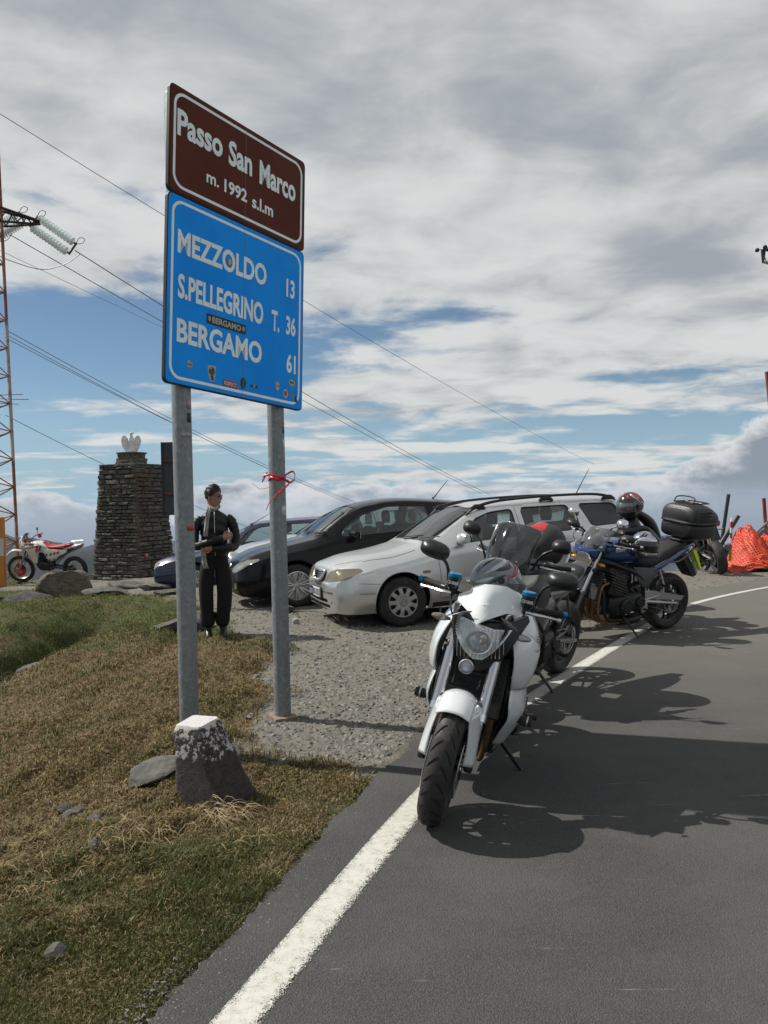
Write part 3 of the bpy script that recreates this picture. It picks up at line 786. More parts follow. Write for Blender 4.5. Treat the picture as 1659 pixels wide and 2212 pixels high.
    tape([k0, k0 + Vector((-0.05, -0.03, 0.02)), k0 + Vector((-0.125, -0.01, 0.02)), k0 + Vector((-0.14, 0.0, -0.02)), k0 + Vector((-0.10, -0.02, 0.05))], 0.014, 'bow_loop')
    tape([k0, k0 + Vector((0.01, -0.03, -0.05)), k0 + Vector((-0.03, -0.03, -0.10)), k0 + Vector((-0.09, -0.02, -0.16)), k0 + Vector((-0.115, -0.02, -0.215))], 0.010, 'tail')
    tape([k0, k0 + Vector((0.05, -0.03, -0.03)), k0 + Vector((0.0, -0.03, -0.08)), k0 + Vector((-0.03, -0.03, -0.11))], 0.012, 'tail')
    tape([k0, k0 + Vector((-0.08, -0.03, -0.055)), k0 + Vector((-0.15, -0.03, -0.07)), k0 + Vector((-0.185, -0.03, -0.045)), k0 + Vector((-0.21, -0.03, -0.03))], 0.003, 'tail')
make_sign()

# ---- rocks
def rock_mesh(name, seed, size=(1, 1, 1), sub=4, cuts=8, rough=0.17):
    r = random.Random(seed); bm = bmesh.new(); bmesh.ops.create_icosphere(bm, subdivisions=sub, radius=1)
    planes = [(Vector((r.gauss(0, 1), r.gauss(0, 1), r.gauss(0, 1) + 0.15)).normalized(), r.uniform(0.55, 0.85)) for _ in range(cuts)]
    for v in bm.verts:
        p = v.co.copy()
        for nrm, d in planes:
            k = p.dot(nrm) - d
            if k > 0: p -= nrm * k
        q = p.normalized()
        n = float(fbm(np.array([p.x * 2.2 + p.z * 1.3 + seed]), np.array([p.y * 2.2 - p.z]), 4, seed % 50)[0]) - 0.5
        p += q * n * rough * 2
        v.co = Vector((p.x * size[0], p.y * size[1], p.z * size[2]))
    me = bpy.data.meshes.new(name); bm.to_mesh(me); bm.free()
    me.polygons.foreach_set('use_smooth', np.full(len(me.polygons), True)); me.set_sharp_from_angle(angle=R(28))
    return me
def rockmat(name, a, b_, lich=(0.30, 0.29, 0.25), amt=0.3, s=7):
    if name in _mats: return _mats[name]
    m = bpy.data.materials.new(name); m.use_nodes = True; t = NT(m.node_tree); b = t.n['Principled BSDF']
    g = t.n.new('ShaderNodeTexCoord').outputs['Object']; oi = t.n.new('ShaderNodeObjectInfo')
    mp = t.n.new('ShaderNodeMapping'); mp.inputs['Scale'].default_value = (1, 1, 2.6); t.put(mp.inputs['Vector'], g)
    n1 = t.noise(mp.outputs[0], s, 8, 0.65); n2 = t.noise(g, s * 3.5, 6, 0.7); n3 = t.noise(g, s * 12, 4, 0.7)
    c = t.mix(t.ramp(n1, 0.35, 0.65), a, b_); c = t.mix(t.math('MULTIPLY', t.ramp(n2, 0.55, 0.66), amt), c, lich)
    c = t.mix(t.ramp(n3, 0.3, 0.7, 0, 0.3), c, tuple(k * 0.5 for k in a))
    c = t.mix(t.math('MULTIPLY', oi.outputs['Random'], 0.45), c, tuple(k * 0.45 for k in a))
    t.put(b.inputs['Base Color'], c); b.inputs['Roughness'].default_value = 0.85; b.inputs['Specular IOR Level'].default_value = 0.35
    bp = t.n.new('ShaderNodeBump'); bp.inputs['Strength'].default_value = 0.8; bp.inputs['Distance'].default_value = 0.05; t.put(bp.inputs['Height'], t.math('ADD', n2, t.math('MULTIPLY', n3, 0.4))); t.l.new(bp.outputs[0], b.inputs['Normal'])
    _mats[name] = m; return m
def rock(name, x, y, size, seed, label, m, rot=(0, 0, 0), dz=0.0, cat='rock', group=None, **kw):
    o = link(name, rock_mesh(name, seed, size, **kw), m); o.location = (x, y, ground_z(x, y) + dz); o.rotation_euler = rot
    return tag(o, label, cat, group)
RG = rockmat('grey_schist', (0.10, 0.098, 0.088), (0.23, 0.215, 0.185)); RD = rockmat('dark_schist', (0.05, 0.05, 0.05), (0.12, 0.115, 0.105)); RW = rockmat('pale_rock', (0.50, 0.49, 0.47), (0.66, 0.64, 0.62), (0.7, 0.69, 0.66))
RO = rockmat('brown_schist', (0.10, 0.085, 0.065), (0.24, 0.205, 0.155), (0.20, 0.21, 0.13), 0.6)
rock('boulder', -6.30, 15.9, (0.56, 0.42, 0.42), 3, 'large rounded boulder in the turf in front of the dirt bike', RO, (0, 0.1, 0.3), 0.10, 'boulder')
rock('boulder', -6.42, 14.6, (0.52, 0.36, 0.22), 11, 'low dark boulder lying against the front of the large one', RD, (0, 0.12, 0.2), 0.06, 'boulder')
rock('boulder', -2.62, 10.15, (0.42, 0.28, 0.16), 21, 'slanting grey boulder just left of the sign pole and the man', RG, (0, -0.12, 0.3), 0.05, 'boulder')
rock('rock', -1.36, 4.62, (0.20, 0.15, 0.035), 5, 'flat slab of rock leaning beside the painted marker stone', RG, (0.10, -0.30, 0.25), 0.055)
rock('rock', -1.22, 4.90, (0.07, 0.06, 0.05), 15, 'small pinkish stone lying on the flat slab', rockmat('pink_stone', (0.22, 0.15, 0.12), (0.30, 0.22, 0.18)), (0, 0, 0.3), 0.07)
rock('rock', -4.86, 8.55, (0.34, 0.13, 0.10), 9, 'long white rock lying in the ditch at the left edge', RW, (0, -0.55, 0.9), 0.12)
rock('rock', -5.02, 7.90, (0.10, 0.10, 0.06), 19, 'small white rock under the long one in the ditch', RW, (0, 0, 0.9), 0.05)
rock('rock', -4.25, 9.9, (0.26, 0.2, 0.17), 29, 'angular dark rock set in the grass bank', RD, (0.2, -0.3, 0.5), 0.03)
rock('rock', -4.00, 9.2, (0.22, 0.12, 0.07), 31, 'thin grey slab half sunk in the bank below the dark rock', RG, (0.1, -0.2, 0.4), 0.02)
rock('rock', -7.4, 15.2, (0.34, 0.2, 0.12), 37, 'small dark rock in the green turf by the orange board', RD, (0, 0.0, 0.2), 0.04)
rock('rock', -1.42, 11.2, (0.17, 0.13, 0.07), 41, 'flat brown stone by the front wheel of the black car', RO, (0, 0, 0.2), 0.04)
rock('rock', -1.13, 10.05, (0.06, 0.05, 0.05), 43, 'small pale stone on the gravel behind the right pole', RW, (0, 0, 0.2), 0.02)
rock('rock', -5.3, 16.5, (0.5, 0.3, 0.10), 47, 'flat slab of rock at the foot of the stone monument', RG, (0, 0.08, 0.2), 0.05)
rock('rock', -4.4, 15.6, (0.36, 0.3, 0.09), 49, 'low grey rock in the ground right of the monument foot', RG, (0, 0.02, 0.9), 0.04)
rock('rock', -4.9, 14.1, (0.42, 0.3, 0.10), 50, 'broad rock poking out of the turf below the monument', RG, (0, 0.05, 0.4), 0.02)
rock('rock', -3.6, 13.4, (0.25, 0.16, 0.07), 51, 'small rock near the nose of the navy car', RG, (0, 0.05, 0.1), 0.03)
for k, (x, y, sx, sy, sz, lab) in enumerate([(-1.66, 4.22, .07, .05, .03, 'grey chip of rock left of the marker stone'), (-1.50, 4.05, .05, .04, .02, 'little chip of rock in the dry grass'),
        (-1.32, 3.55, .045, .02, .055, 'upright shard of grey stone in the straw'), (-1.15, 2.75, .05, .035, .04, 'grey stone with a pale face low in the grass'), (-1.75, 4.35, .05, .05, .03, 'small flat stone up the dry bank')]):
    rock('rock', x, y, (sx, sy, sz), 60 + k, lab, RG, (0.3, -0.3, k), 0.015, sub=2)

# ---- painted kerb stone
def make_marker():
    x, y = -0.892, 4.15
    root_z = ground_z(x, y) - 0.03
    secs = []
    H = 0.41
    for i in range(15):
        t = i / 14; z = t * H
        hw = 0.172 - 0.082 * t - (0.012 if t > 0.93 else 0); hd = 0.15 - 0.045 * t - (0.012 if t > 0.93 else 0)
        cx = -0.085 * t; ring = []
        for k in range(36):
            a = math.tau * k / 36; ex = 5.0
            px = cx + hw * math.copysign(abs(math.cos(a)) ** (2 / ex), math.cos(a)); py = hd * math.copysign(abs(math.sin(a)) ** (2 / ex), math.sin(a))
            n = float(fbm(np.array([px * 9 + z * 7]), np.array([py * 9 + z * 5]), 4, 3)[0]) - 0.5
            s = 1 + n * 0.11
            ring.append((cx + (px - cx) * s, py * s, z + n * 0.02))
        secs.append(ring)
    b = MB(); b.rings(secs)
    m = bpy.data.materials.new('painted_stone'); m.use_nodes = True; t = NT(m.node_tree); bs = t.n['Principled BSDF']
    tc = t.n.new('ShaderNodeTexCoord').outputs['Object']; sp = t.n.new('ShaderNodeSeparateXYZ'); t.put(sp.inputs[0], tc)
    n1 = t.noise(tc, 26, 8, 0.75); n2 = t.noise(tc, 120, 4, 0.7); n0 = t.noise(tc, 7, 4, 0.6)
    c = t.mix(t.ramp(n1, 0.35, 0.65), (0.016, 0.012, 0.011), (0.060, 0.044, 0.040)); c = t.mix(t.ramp(n2, 0.35, 0.7, 0, 0.5), c, (0.12, 0.10, 0.09))
    f = t.math('ADD', t.math('MULTIPLY', n1, 0.8), t.math('MULTIPLY', n0, 0.2))
    f = t.math('ADD', f, t.math('MULTIPLY', t.ramp(sp.outputs[2], 0.205, 0.26), 0.26))
    f = t.math('ADD', f, t.math('MULTIPLY', t.ramp(sp.outputs[2], 0.38, 0.43), 0.20))
    wht = t.ramp(f, 0.765, 0.80)
    c = t.mix(wht, c, (0.58, 0.555, 0.545))
    t.put(bs.inputs['Base Color'], c); bs.inputs['Roughness'].default_value = 0.9
    bp = t.n.new('ShaderNodeBump'); bp.inputs['Strength'].default_value = 0.9; bp.inputs['Distance'].default_value = 0.012
    t.put(bp.inputs['Height'], t.math('ADD', n1, t.math('MULTIPLY', n2, 0.5))); t.l.new(bp.outputs[0], bs.inputs['Normal'])
    o = b.build('marker_stone', m); o.location = (x, y, root_z); o.rotation_euler = (0.05, -0.02, R(-22))
    tag(o, 'old kerb stone with flaking white top in front of the left sign pole', 'kerb stone')
make_marker()

# ---- dry stone monument with an eagle
def make_monument():
    C = Vector((-5.84, 19.19, -0.26)); ax = Vector((0.375, 0.927, 0)); ay = Vector((-0.927, 0.375, 0)); a0, a1, H = 1.38, 1.05, 2.78
    ctr = C + (ax + ay) * a0 / 2
    root = empty('stone_monument', ctr, (0, 0, math.atan2(ax.y, ax.x))); tag(root, 'square tapering dry stone monument that carries the white eagle', 'monument')
    dark = mat('joint_dark', (0.030, 0.027, 0.024), 0.95)
    b = MB(); b.box((0, 0, H / 2), (a0 - 0.16, a0 - 0.16, H), taper=(a1 - 0.16) / (a0 - 0.16)); b.build('core', dark, root)
    sm = rockmat('wall_stone', (0.075, 0.070, 0.062), (0.225, 0.205, 0.17), (0.23, 0.20, 0.14), 0.45, 9)
    smr = rockmat('wall_stone_rusty', (0.09, 0.065, 0.045), (0.17, 0.125, 0.085), (0.20, 0.16, 0.11), 0.4, 9)
    r = random.Random(4)
    def stone_geo(w, h, d):
        j = lambda s: r.uniform(-s, s)
        B = [(-w / 2, 0.0, -h / 2), (w / 2, 0.0, -h / 2), (w / 2, 0.0, h / 2), (-w / 2, 0.0, h / 2)]
        Fr = [(x + (0.012 if x < 0 else -0.012) * 0.2 + j(0.008), -d * 0.72 + j(0.008), z + j(0.006)) for x, _, z in B]
        I = [(x * r.uniform(0.6, 0.84) + j(0.012), -d + j(0.010), z * r.uniform(0.5, 0.75) + j(0.006)) for x, _, z in B]
        V = B + Fr + I
        Fc = [(0, 1, 5, 4), (1, 2, 6, 5), (2, 3, 7, 6), (3, 0, 4, 7), (4, 5, 9, 8), (5, 6, 10, 9), (6, 7, 11, 10), (7, 4, 8, 11), (8, 9, 10, 11)]
        return V, Fc
    rest = MB()
    cnt = 0
    for face in range(4):         # 0: faces -y local, 1: +x, 2: +y, 3: -x
        Mf = Matrix.Rotation(face * math.pi / 2, 4, 'Z')
        z = 0.0
        while z < H - 0.02:
            h = min(r.uniform(0.055, 0.135), H - z)
            a = a0 + (a1 - a0) * (z / H); x = -a / 2 - 0.01
            while x < a / 2 - 0.03:
                w = min(r.uniform(0.13, 0.40) * (1.15 if h > 0.09 else 0.9), a / 2 + 0.02 - x)
                if a / 2 - (x + w) < 0.07: w = a / 2 + 0.015 - x
                d = 0.12 + r.uniform(-0.012, 0.028)
                V, Fc = stone_geo(w - r.uniform(0.006, 0.016), h - r.uniform(0.006, 0.014), d)
                T = Mf @ Matrix.Translation((x + w / 2, -a / 2 + 0.09 + (0.06 if z < 0.14 and r.random() < .5 else 0) * -1, z + h / 2)) @ Matrix.Rotation(r.uniform(-0.05, 0.05), 4, 'Y')
                V = [T @ Vector(v) for v in V]
                vis = face in (0, 3)
                if vis and cnt < 298:
                    cnt += 1
                    me = bpy.data.meshes.new('stone'); me.from_pydata([tuple(v) for v in V], [], Fc); me.update()
                    corner = (face == 0 and x < -a / 2 + 0.25) 
                    o = link('stone', me, smr if (corner and r.random() < 0.4) or r.random() < 0.05 else sm, root)
                else: rest.add(V, Fc)
                x += w
            z += h
    rest.build('stonework', sm, root, kind='stuff')
    # capping and pedestal
    b = MB(); b.box((0, 0, H + 0.015), (a1 + 0.05, a1 + 0.05, 0.035)); o = b.build('capping', RG, root, bevel=0.01)
    z = H + 0.03; w = 0.50
    for k in range(6):
        h = r.uniform(0.035, 0.06); ww = 0.56 - 0.022 * k + (0.06 if k == 5 else 0) + r.uniform(-0.02, 0.02)
        ring = [(ww / 2 * sx * r.uniform(0.9, 1.05), ww / 2 * sy * r.uniform(0.9, 1.05)) for sx, sy in ((-1, -1), (0, -1.02), (1, -1), (1.02, 0), (1, 1), (0, 1), (-1, 1), (-1.02, 0))]
        b = MB(); b.prism(ring, h, 'z', z + h / 2, 0.006); o = b.build('pedestal_slab', sm, root); z += h
    topz = C.z + z
    # small waymark painted on the right face corner
    b = MB(); b.box((-a0 / 2 + 0.27, -a0 / 2 + 0.005, 0.60), (0.12, 0.05, 0.09)); b.build('waymark', mat('waymark_red', (0.35, 0.05, 0.03), 0.8, var=0.3, vscale=30), root)
    me = text_mesh('W', 0.05, 0.06, 0.04); place_text('waymark_letter', me, Matrix.Translation((-a0 / 2 + 0.255, -a0 / 2 - 0.022, 0.575)) @ Matrix.Rotation(math.pi / 2, 4, 'X'), mat('waymark_white', (0.65, 0.65, 0.62), 0.8), root)
    # eagle
    e = empty('eagle_statue', (ctr.x, ctr.y, topz), (0, 0, R(18))); tag(e, 'white eagle statue with half raised wings on top of the monument', 'statue')
    wm = mat('white_stone', (0.70, 0.70, 0.70), 0.65, dirt=((0.30, 0.30, 0.30), 0.35, 14), bump=0.5, bscale=60)
    b = MB(); b.loft([(0.0, 0.0, 0.095, 0.07, 0.07, 2.2), (0.05, 0.0, 0.075, 0.06, 0.07, 2), (0.14, -0.005, 0.070, 0.065, 0.055, 2), (0.24, 0.0, 0.085, 0.070, 0.065, 2), (0.33, 0.0, 0.060, 0.055, 0.055, 2), (0.385, -0.002, 0.038, 0.040, 0.04, 2), (0.42, 0.0, 0.036, 0.040, 0.042, 2), (0.455, 0.0, 0.036, 0.038, 0.04, 2), (0.48, 0.0, 0.012, 0.012, 0.012, 2)], 16, 4, axis='z')
    b.v = [(p[1], -p[0], p[2]) for p in b.v]
    b.build('body', wm, e)
    b = MB(); b.tube([(0.02, -0.01, 0.455), (0.055, -0.015, 0.45), (0.078, -0.018, 0.43)], [0.022, 0.014, 0.003], 8, sm=3); b.build('beak', wm, e)
    for s in (-1, 1):
        b = MB()
        outl = [(0.05, 0.30), (0.09, 0.355), (0.135, 0.40), (0.185, 0.39), (0.215, 0.33), (0.222, 0.25), (0.205, 0.17), (0.175, 0.10), (0.13, 0.03), (0.095, 0.0), (0.075, 0.06), (0.06, 0.16)]
        N = 9
        c0 = Vector((0.09, 0.24)); V = []
        for k in range(len(outl)):
            p = Vector(outl[k]); V.append((s * p.x, 0.02 + 0.10 * (p.x ** 1.0) * 0.6, p.y))
        V2 = [(x, y + 0.022, z) for x, y, z in V]; n = len(V)
        cf = (s * 0.13, 0.005, 0.21); cb = (s * 0.13, 0.055, 0.21)
        b.add(V + V2 + [cf, cb], [(k, (k + 1) % n, n + (k + 1) % n, n + k) for k in range(n)] + [(k, (k + 1) % n, 2 * n) for k in range(n)] + [(n + (k + 1) % n, n + k, 2 * n + 1) for k in range(n)])
        w_ = b.build('wing', wm, e, angle=60)
        for k in range(7):          # flight feathers proud of the wing
            t = k / 6
            b = MB(); x0 = 0.075 + 0.12 * t; b.tube([(s * x0, 0.018 + 0.03 * t, 0.31 + 0.05 * math.sin(t * 3)), (s * (x0 * 0.96 + 0.006), 0.016 + 0.03 * t, 0.2), (s * (x0 * 0.75 + 0.035), 0.02 + 0.03 * t, 0.03 + 0.16 * t ** 2)], [0.013, 0.012, 0.005], 6, sm=3, flat=0.5)
            b.build('feather', wm, w_)
    b = MB(); b.box((0, 0, 0.006), (0.22, 0.18, 0.014)); b.build('base', wm, e)
    e.scale = (1.06, 1.06, 1.06)
    for s in (-1, 1):
        b = MB(); b.tube([(s * 0.035, -0.02, 0.12), (s * 0.045, -0.045, 0.03), (s * 0.05, -0.085, 0.015)], [0.032, 0.02, 0.01], 8, sm=3); b.build('leg', wm, e)
make_monument()

# ---- sign seen from behind, next to the left pole
def make_back_sign():
    Y = 12.0
    tl = at(349, 956, Y); bl = at(353, 1113, Y); w = 0.40
    root = empty('rear_facing_sign', (tl.x + 0.22, Y, -0.05)); tag(root, 'dark grey back of a sign panel, half hidden by the left pole', 'road sign')
    gm = mat('sign_back', (0.045, 0.048, 0.052), 0.55, metal=0.3, var=0.2, vscale=5)
    h = tl.z - bl.z; b = MB(); b.box((w / 2 - 0.22, -0.03, (tl.z + bl.z) / 2 + 0.05), (w, 0.02, h)); p = b.build('panel', gm, root)
    for s in (0.014, w - 0.014):
        b = MB(); b.box((s - 0.22, -0.045, (tl.z + bl.z) / 2 + 0.05), (0.028, 0.02, h)); b.build('panel_rim', mat('sign_rim', (0.02, 0.02, 0.022), 0.5), p)
    for z in (0.3, 0.75):
        b = MB(); b.box((0.02, -0.055, bl.z + 0.05 + h * z), (0.40, 0.025, 0.05)); b.build('bracket', mat('brown_steel', (0.09, 0.045, 0.03), 0.7, var=0.3, vscale=10), root)
    zt = at(370, 940, Y).z
    b = MB(); b.box((0.0, 0.02, zt / 2), (0.10, 0.06, zt + 0.1)); b.build('post', mat('brown_steel'), root, bevel=0.004)
    for u, v in ((0.06, 0.33), (0.05, 0.62), (0.04, 0.74)):
        b = MB(); b.ball((u - 0.2 + 0.16, -0.042, bl.z + 0.05 + h * (1 - v)), 0.008, 8, 6); b.build('bolt', mat('bolt_steel', (0.5, 0.5, 0.5), 0.4, 0.8), p)
make_back_sign()

# ---- orange board at the left edge
def make_board():
    Y = 19.6; p = at(12, 1255, Y); t = at(12, 1110, Y); w = 0.85; h = t.z - p.z
    root = empty('orange_board', (p.x - w / 2, Y, ground_z(p.x - w / 2, Y))); tag(root, 'orange board with a pale notice at the left edge of the turf', 'board')
    om = mat('orange_paint', (0.50, 0.19, 0.035), 0.6, var=0.18, vscale=3)
    b = MB(); b.box((0, 0, h / 2 + 0.02), (w, 0.12, h + 0.05)); b.build('body', om, root, bevel=0.01)
    b = MB(); b.box((0.03, -0.067, h * 0.58), (w - 0.05, 0.012, h * 0.26)); n = b.build('notice', mat('notice_paper', (0.50, 0.50, 0.48), 0.6, var=0.1, vscale=4), root)
    b = MB(); b.box((0.24, -0.075, h * 0.62), (0.16, 0.004, h * 0.08)); b.build('picture', mat('notice_green', (0.30, 0.33, 0.24), 0.6, var=0.3, vscale=12), n)
make_board()

# ---- lattice pylon and its insulators
PY = 27.0
def make_pylon():
    b0 = at(40, 1236, PY); b1 = at(3.5, 365, PY); top_z = b1.z + 7
    root = empty('pylon', (b0.x - 0.9, PY, b0.z - 1.3)); tag(root, 'rusty red steel lattice pylon at the left edge of the picture', 'pylon')
    W2 = Matrix.Translation(-root.location)
    k = (b1.x - b0.x) / (b1.z - b0.z); cx = b0.x - 0.9
    def leg(sx, sy, z):   # x, y of a leg at height z
        hw = max(0.9 + k * (z - b0.z), 0.25); return Vector((cx + sx * hw, PY - 0.9 + sy * hw, z))
    rust = mat('pylon_red', (0.20, 0.065, 0.040), 0.7, dirt=((0.30, 0.22, 0.18), 0.4, 3)); pale = mat('pylon_pale', (0.38, 0.34, 0.31), 0.6, dirt=((0.20, 0.07, 0.05), 0.4, 3))
    zb = b0.z - 1.3
    for sx in (-1, 1):
        for sy in (-1, 1):
            b = MB(); b.M = W2; b.tube([leg(sx, sy, zb), leg(sx, sy, top_z)], 0.055, 4); b.build('leg', rust, root)
            zz = np.linspace(zb + 5.0, zb + 9.6, 2); 
            b = MB(); b.M = W2; b.tube([leg(sx, sy, zz[0]) + Vector((0, 0, 0)), leg(sx, sy, zz[1])], 0.060, 4); b.build('leg_band', pale, root)
    step = 0.46; z = zb; i = 0
    while z + step < top_z:
        for (a, c) in (((-1, -1), (1, -1)), ((1, -1), (1, 1)), ((-1, 1), (1, 1)), ((-1, -1), (-1, 1))):
            p, q = (a, c) if i % 2 == 0 else (c, a)
            b = MB(); b.M = W2; b.tube([leg(*p, z), leg(*q, z + step)], 0.022, 4); b.build('brace', rust, root)
        z += step; i += 1
    # cross arm
    a_r = at(62, 461, PY); a_l = at(0, 452, PY)
    b = MB(); b.M = W2
    for dy in (-0.25, 0.25):
        b.tube([Vector((cx - 0.2, PY - 0.9 + dy * 2, a_l.z + 0.1)), a_r + Vector((0, 0.9, 0.05))], 0.05, 4)
        b.tube([Vector((cx - 0.2, PY - 0.9 + dy * 2, a_l.z - 0.75)), a_r + Vector((0, 0.9, -0.05))], 0.04, 4)
        for s in range(5):
            t0, t1 = s / 5, (s + 0.5) / 5
            A = Vector((cx - 0.2, PY - 0.9 + dy * 2, a_l.z + 0.1)).lerp(a_r + Vector((0, 0.9, 0.05)), t0); B = Vector((cx - 0.2, PY - 0.9 + dy * 2, a_l.z - 0.75)).lerp(a_r + Vector((0, 0.9, -0.05)), t1); D = Vector((cx - 0.2, PY - 0.9 + dy * 2, a_l.z + 0.1)).lerp(a_r + Vector((0, 0.9, 0.05)), t0 + 0.2)
            b.tube([A, B], 0.022, 4); b.tube([B, D], 0.022, 4)
    b.build('cross_arm', mat('pylon_dark', (0.035, 0.026, 0.024), 0.7), root)
    # aerial whips lower down
    for py, dx in ((860, 62), (853, 50), (870, 40)):
        A = at(10, py, PY); b = MB(); b.M = W2; b.tube([A - Vector((0.6, 0, 0)), at(dx, py + (3 if py > 855 else -1), PY)], 0.012, 4); b.build('aerial', mat('pylon_dark'), root)
    return a_r
ARM = make_pylon()

gdisc = bpy.data.materials.new('insulator_glass'); gdisc.use_nodes = True
_b = gdisc.node_tree.nodes['Principled BSDF']; _b.inputs['Base Color'].default_value = (0.93, 1.0, 0.99, 1); _b.inputs['Roughness'].default_value = 0.10; _b.inputs['Coat Weight'].default_value = 1  # near-white base colour stands in for sun sparkle on the glass
_disc_me = None
def insulator(name, P0, P1, n, label, sep=0.42, r=0.15):
    global _disc_me
    P0, P1 = Vector(P0), Vector(P1)
    root = empty(name, P0); tag(root, label, 'insulator', 'glass insulator strings of the pylon')
    d = (P1 - P0).normalized(); side = d.cross(Vector((0, 1, 0))).normalized()
    L = (P1 - P0).length; dk = mat('insulator_steel', (0.05, 0.045, 0.045), 0.5, 0.5)
    if _disc_me is None:
        b = MB(); b.lathe([(0.02, -0.05), (0.05, -0.045), (0.06, 0.0), (0.14, 0.022), (r, 0.045), (0.145, 0.055), (0.06, 0.035), (0.03, 0.08), (0.0, 0.08)], (0, 0, 0), (0, 0, 1), 18)
        o = b.build('glass_disc', gdisc); _disc_me = o.data; bpy.data.objects.remove(o)
    q = (-d).to_track_quat('Z', 'Y')
    for s in (-0.5, 0.5):
        off = side * sep * s
        b = MB(); b.tube([off + d * 0.05, off + d * (L - 0.05)], 0.032, 6); b.build('rod', dk, root)
        for i in range(n):
            o = bpy.data.objects.new('glass_disc', _disc_me); COL.objects.link(o); o.parent = root
            o.location = off + d * (0.18 + (L - 0.32) * i / (n - 1)); o.rotation_mode = 'QUATERNION'; o.rotation_quaternion = q
    for t in (0.02, L - 0.02):
        b = MB(); b.tube([side * -sep * 0.6 + d * t, side * sep * 0.6 + d * t], 0.035, 6); b.build('yoke', dk, root)
        c = side * sep * 0.5 + d * t; b = MB(); b.tube([c, c + Vector((0.12, 0, 0.2)), c + Vector((0.3, 0, 0.16)), c + Vector((0.22, 0, 0.02)), c], 0.012, 6, sm=5); b.build('arcing_ring', dk, root)
Pa, Pb = at(72, 478, PY + 0.9), at(158, 538, PY + 0.9)
insulator('insulator', Pa, Pb, 12, 'bright pair of glass insulator strings running right from the cross arm tip', 0.40)
insulator('insulator', at(-30, 515, PY + 0.9), at(48, 469, PY + 0.9), 14, 'green glass insulator strings hanging left of the cross arm tip', 0.36)
b = MB(); W = Matrix.Translation(-Vector(ARM)); b.M = W; b.tube([ARM + Vector((0, 0.9, 0)), Pa], 0.03, 6); o = b.build('shackle', mat('insulator_steel')); o.location = ARM; tag(o, 'dark shackle joining the cross arm tip and the bright insulators', 'shackle')

# ---- cables
def cable(pts, label, r=0.016, sag=0.0):
    P = [at(*p) for p in pts]
    if len(P) == 2:
        A, B = P; P = [A.lerp(B, t) - Vector((0, 0, sag * 4 * t * (1 - t))) for t in np.linspace(0, 1, 14)]
    o0 = P[0].copy(); b = MB(); b.M = Matrix.Translation(-o0)
    r *= 0.7; b.tube(P, r, 6, sm=0 if len(pts) == 2 else 6)
    o = b.build('power_cable', mat('cable_grey', (0.22, 0.22, 0.23), 0.5, 0.4)); o.location = o0
    tag(o, label, 'cable', 'power cables of the pylon')
cable([(-40, 221, 30), (1285, 1004, 95)], 'thin topmost wire passing behind the brown panel', 0.020, 0.6)
cable([(162, 541, 27.9), (1058, 1068, 80)], 'conductor running from the bright insulators behind the blue panel', 0.024, 0.5)
cable([(18, 505, 27.9), (1040, 1066, 78)], 'conductor just below the one from the bright insulators', 0.022, 0.3)
cable([(0, 541, 30), (352, 708, 44)], 'faint wire just left of the blue panel under the two conductors', 0.012, 0.0)
cable([(10, 711, 27.5), (795, 1093, 60)], 'upper wire of the lower bundle of three', 0.017, 0.5)
cable([(10, 721, 27.5), (788, 1093, 60)], 'middle wire of the lower bundle of three', 0.015, 0.5)
cable([(10, 729, 27.5), (770, 1093, 60)], 'lowest wire of the lower bundle of three', 0.015, 0.3)
cable([(12, 897, 27.5), (600, 1160, 50)], 'lowest wire of all, passing behind the stone monument', 0.015, 0.3)
cable([(-20, 545, 27.6), (30, 566, 27.9), (90, 582, 28), (140, 571, 28), (172, 549, 28)], 'slack loop of cable below the bright insulators', 0.020)
cable([(-20, 522, 27.6), (12, 520, 27.9), (25, 507, 28)], 'short loop of cable by the pylon leg', 0.018)

# ---- right side: netting heap, stakes, posts, hoses, weather mast
def net_mat():
    m = bpy.data.materials.new('orange_netting'); m.use_nodes = True; t = NT(m.node_tree); b = t.n['Principled BSDF']
    tc = t.n.new('ShaderNodeTexCoord').outputs['UV'] if False else t.n.new('ShaderNodeTexCoord').outputs['Object']
    at_ = t.n.new('ShaderNodeAttribute'); at_.attribute_name = 'uvw'
    sp = t.n.new('ShaderNodeSeparateXYZ'); t.l.new(at_.outputs['Vector'], sp.inputs[0])
    def bar(s, f, w): return t.ramp(t.math('ABSOLUTE', t.math('SUBTRACT', t.math('FRACT', t.math('MULTIPLY', s, f)), 0.5)), w, w + 0.06, 1, 0)
    hole = t.math('MULTIPLY', bar(sp.outputs[0], 20, 0.28), bar(sp.outputs[1], 13, 0.32))
    n = t.noise(tc, 9, 5, 0.6)
    t.put(b.inputs['Base Color'], t.mix(t.ramp(n, 0.3, 0.7), (0.50, 0.030, 0.012), (0.74, 0.095, 0.03)))
    b.inputs['Roughness'].default_value = 0.65; t.put(b.inputs['Alpha'], t.math('SUBTRACT', 1.0, t.math('MULTIPLY', hole, 0.9)))
    b.inputs['Subsurface Weight'].default_value = 0.0
    return m
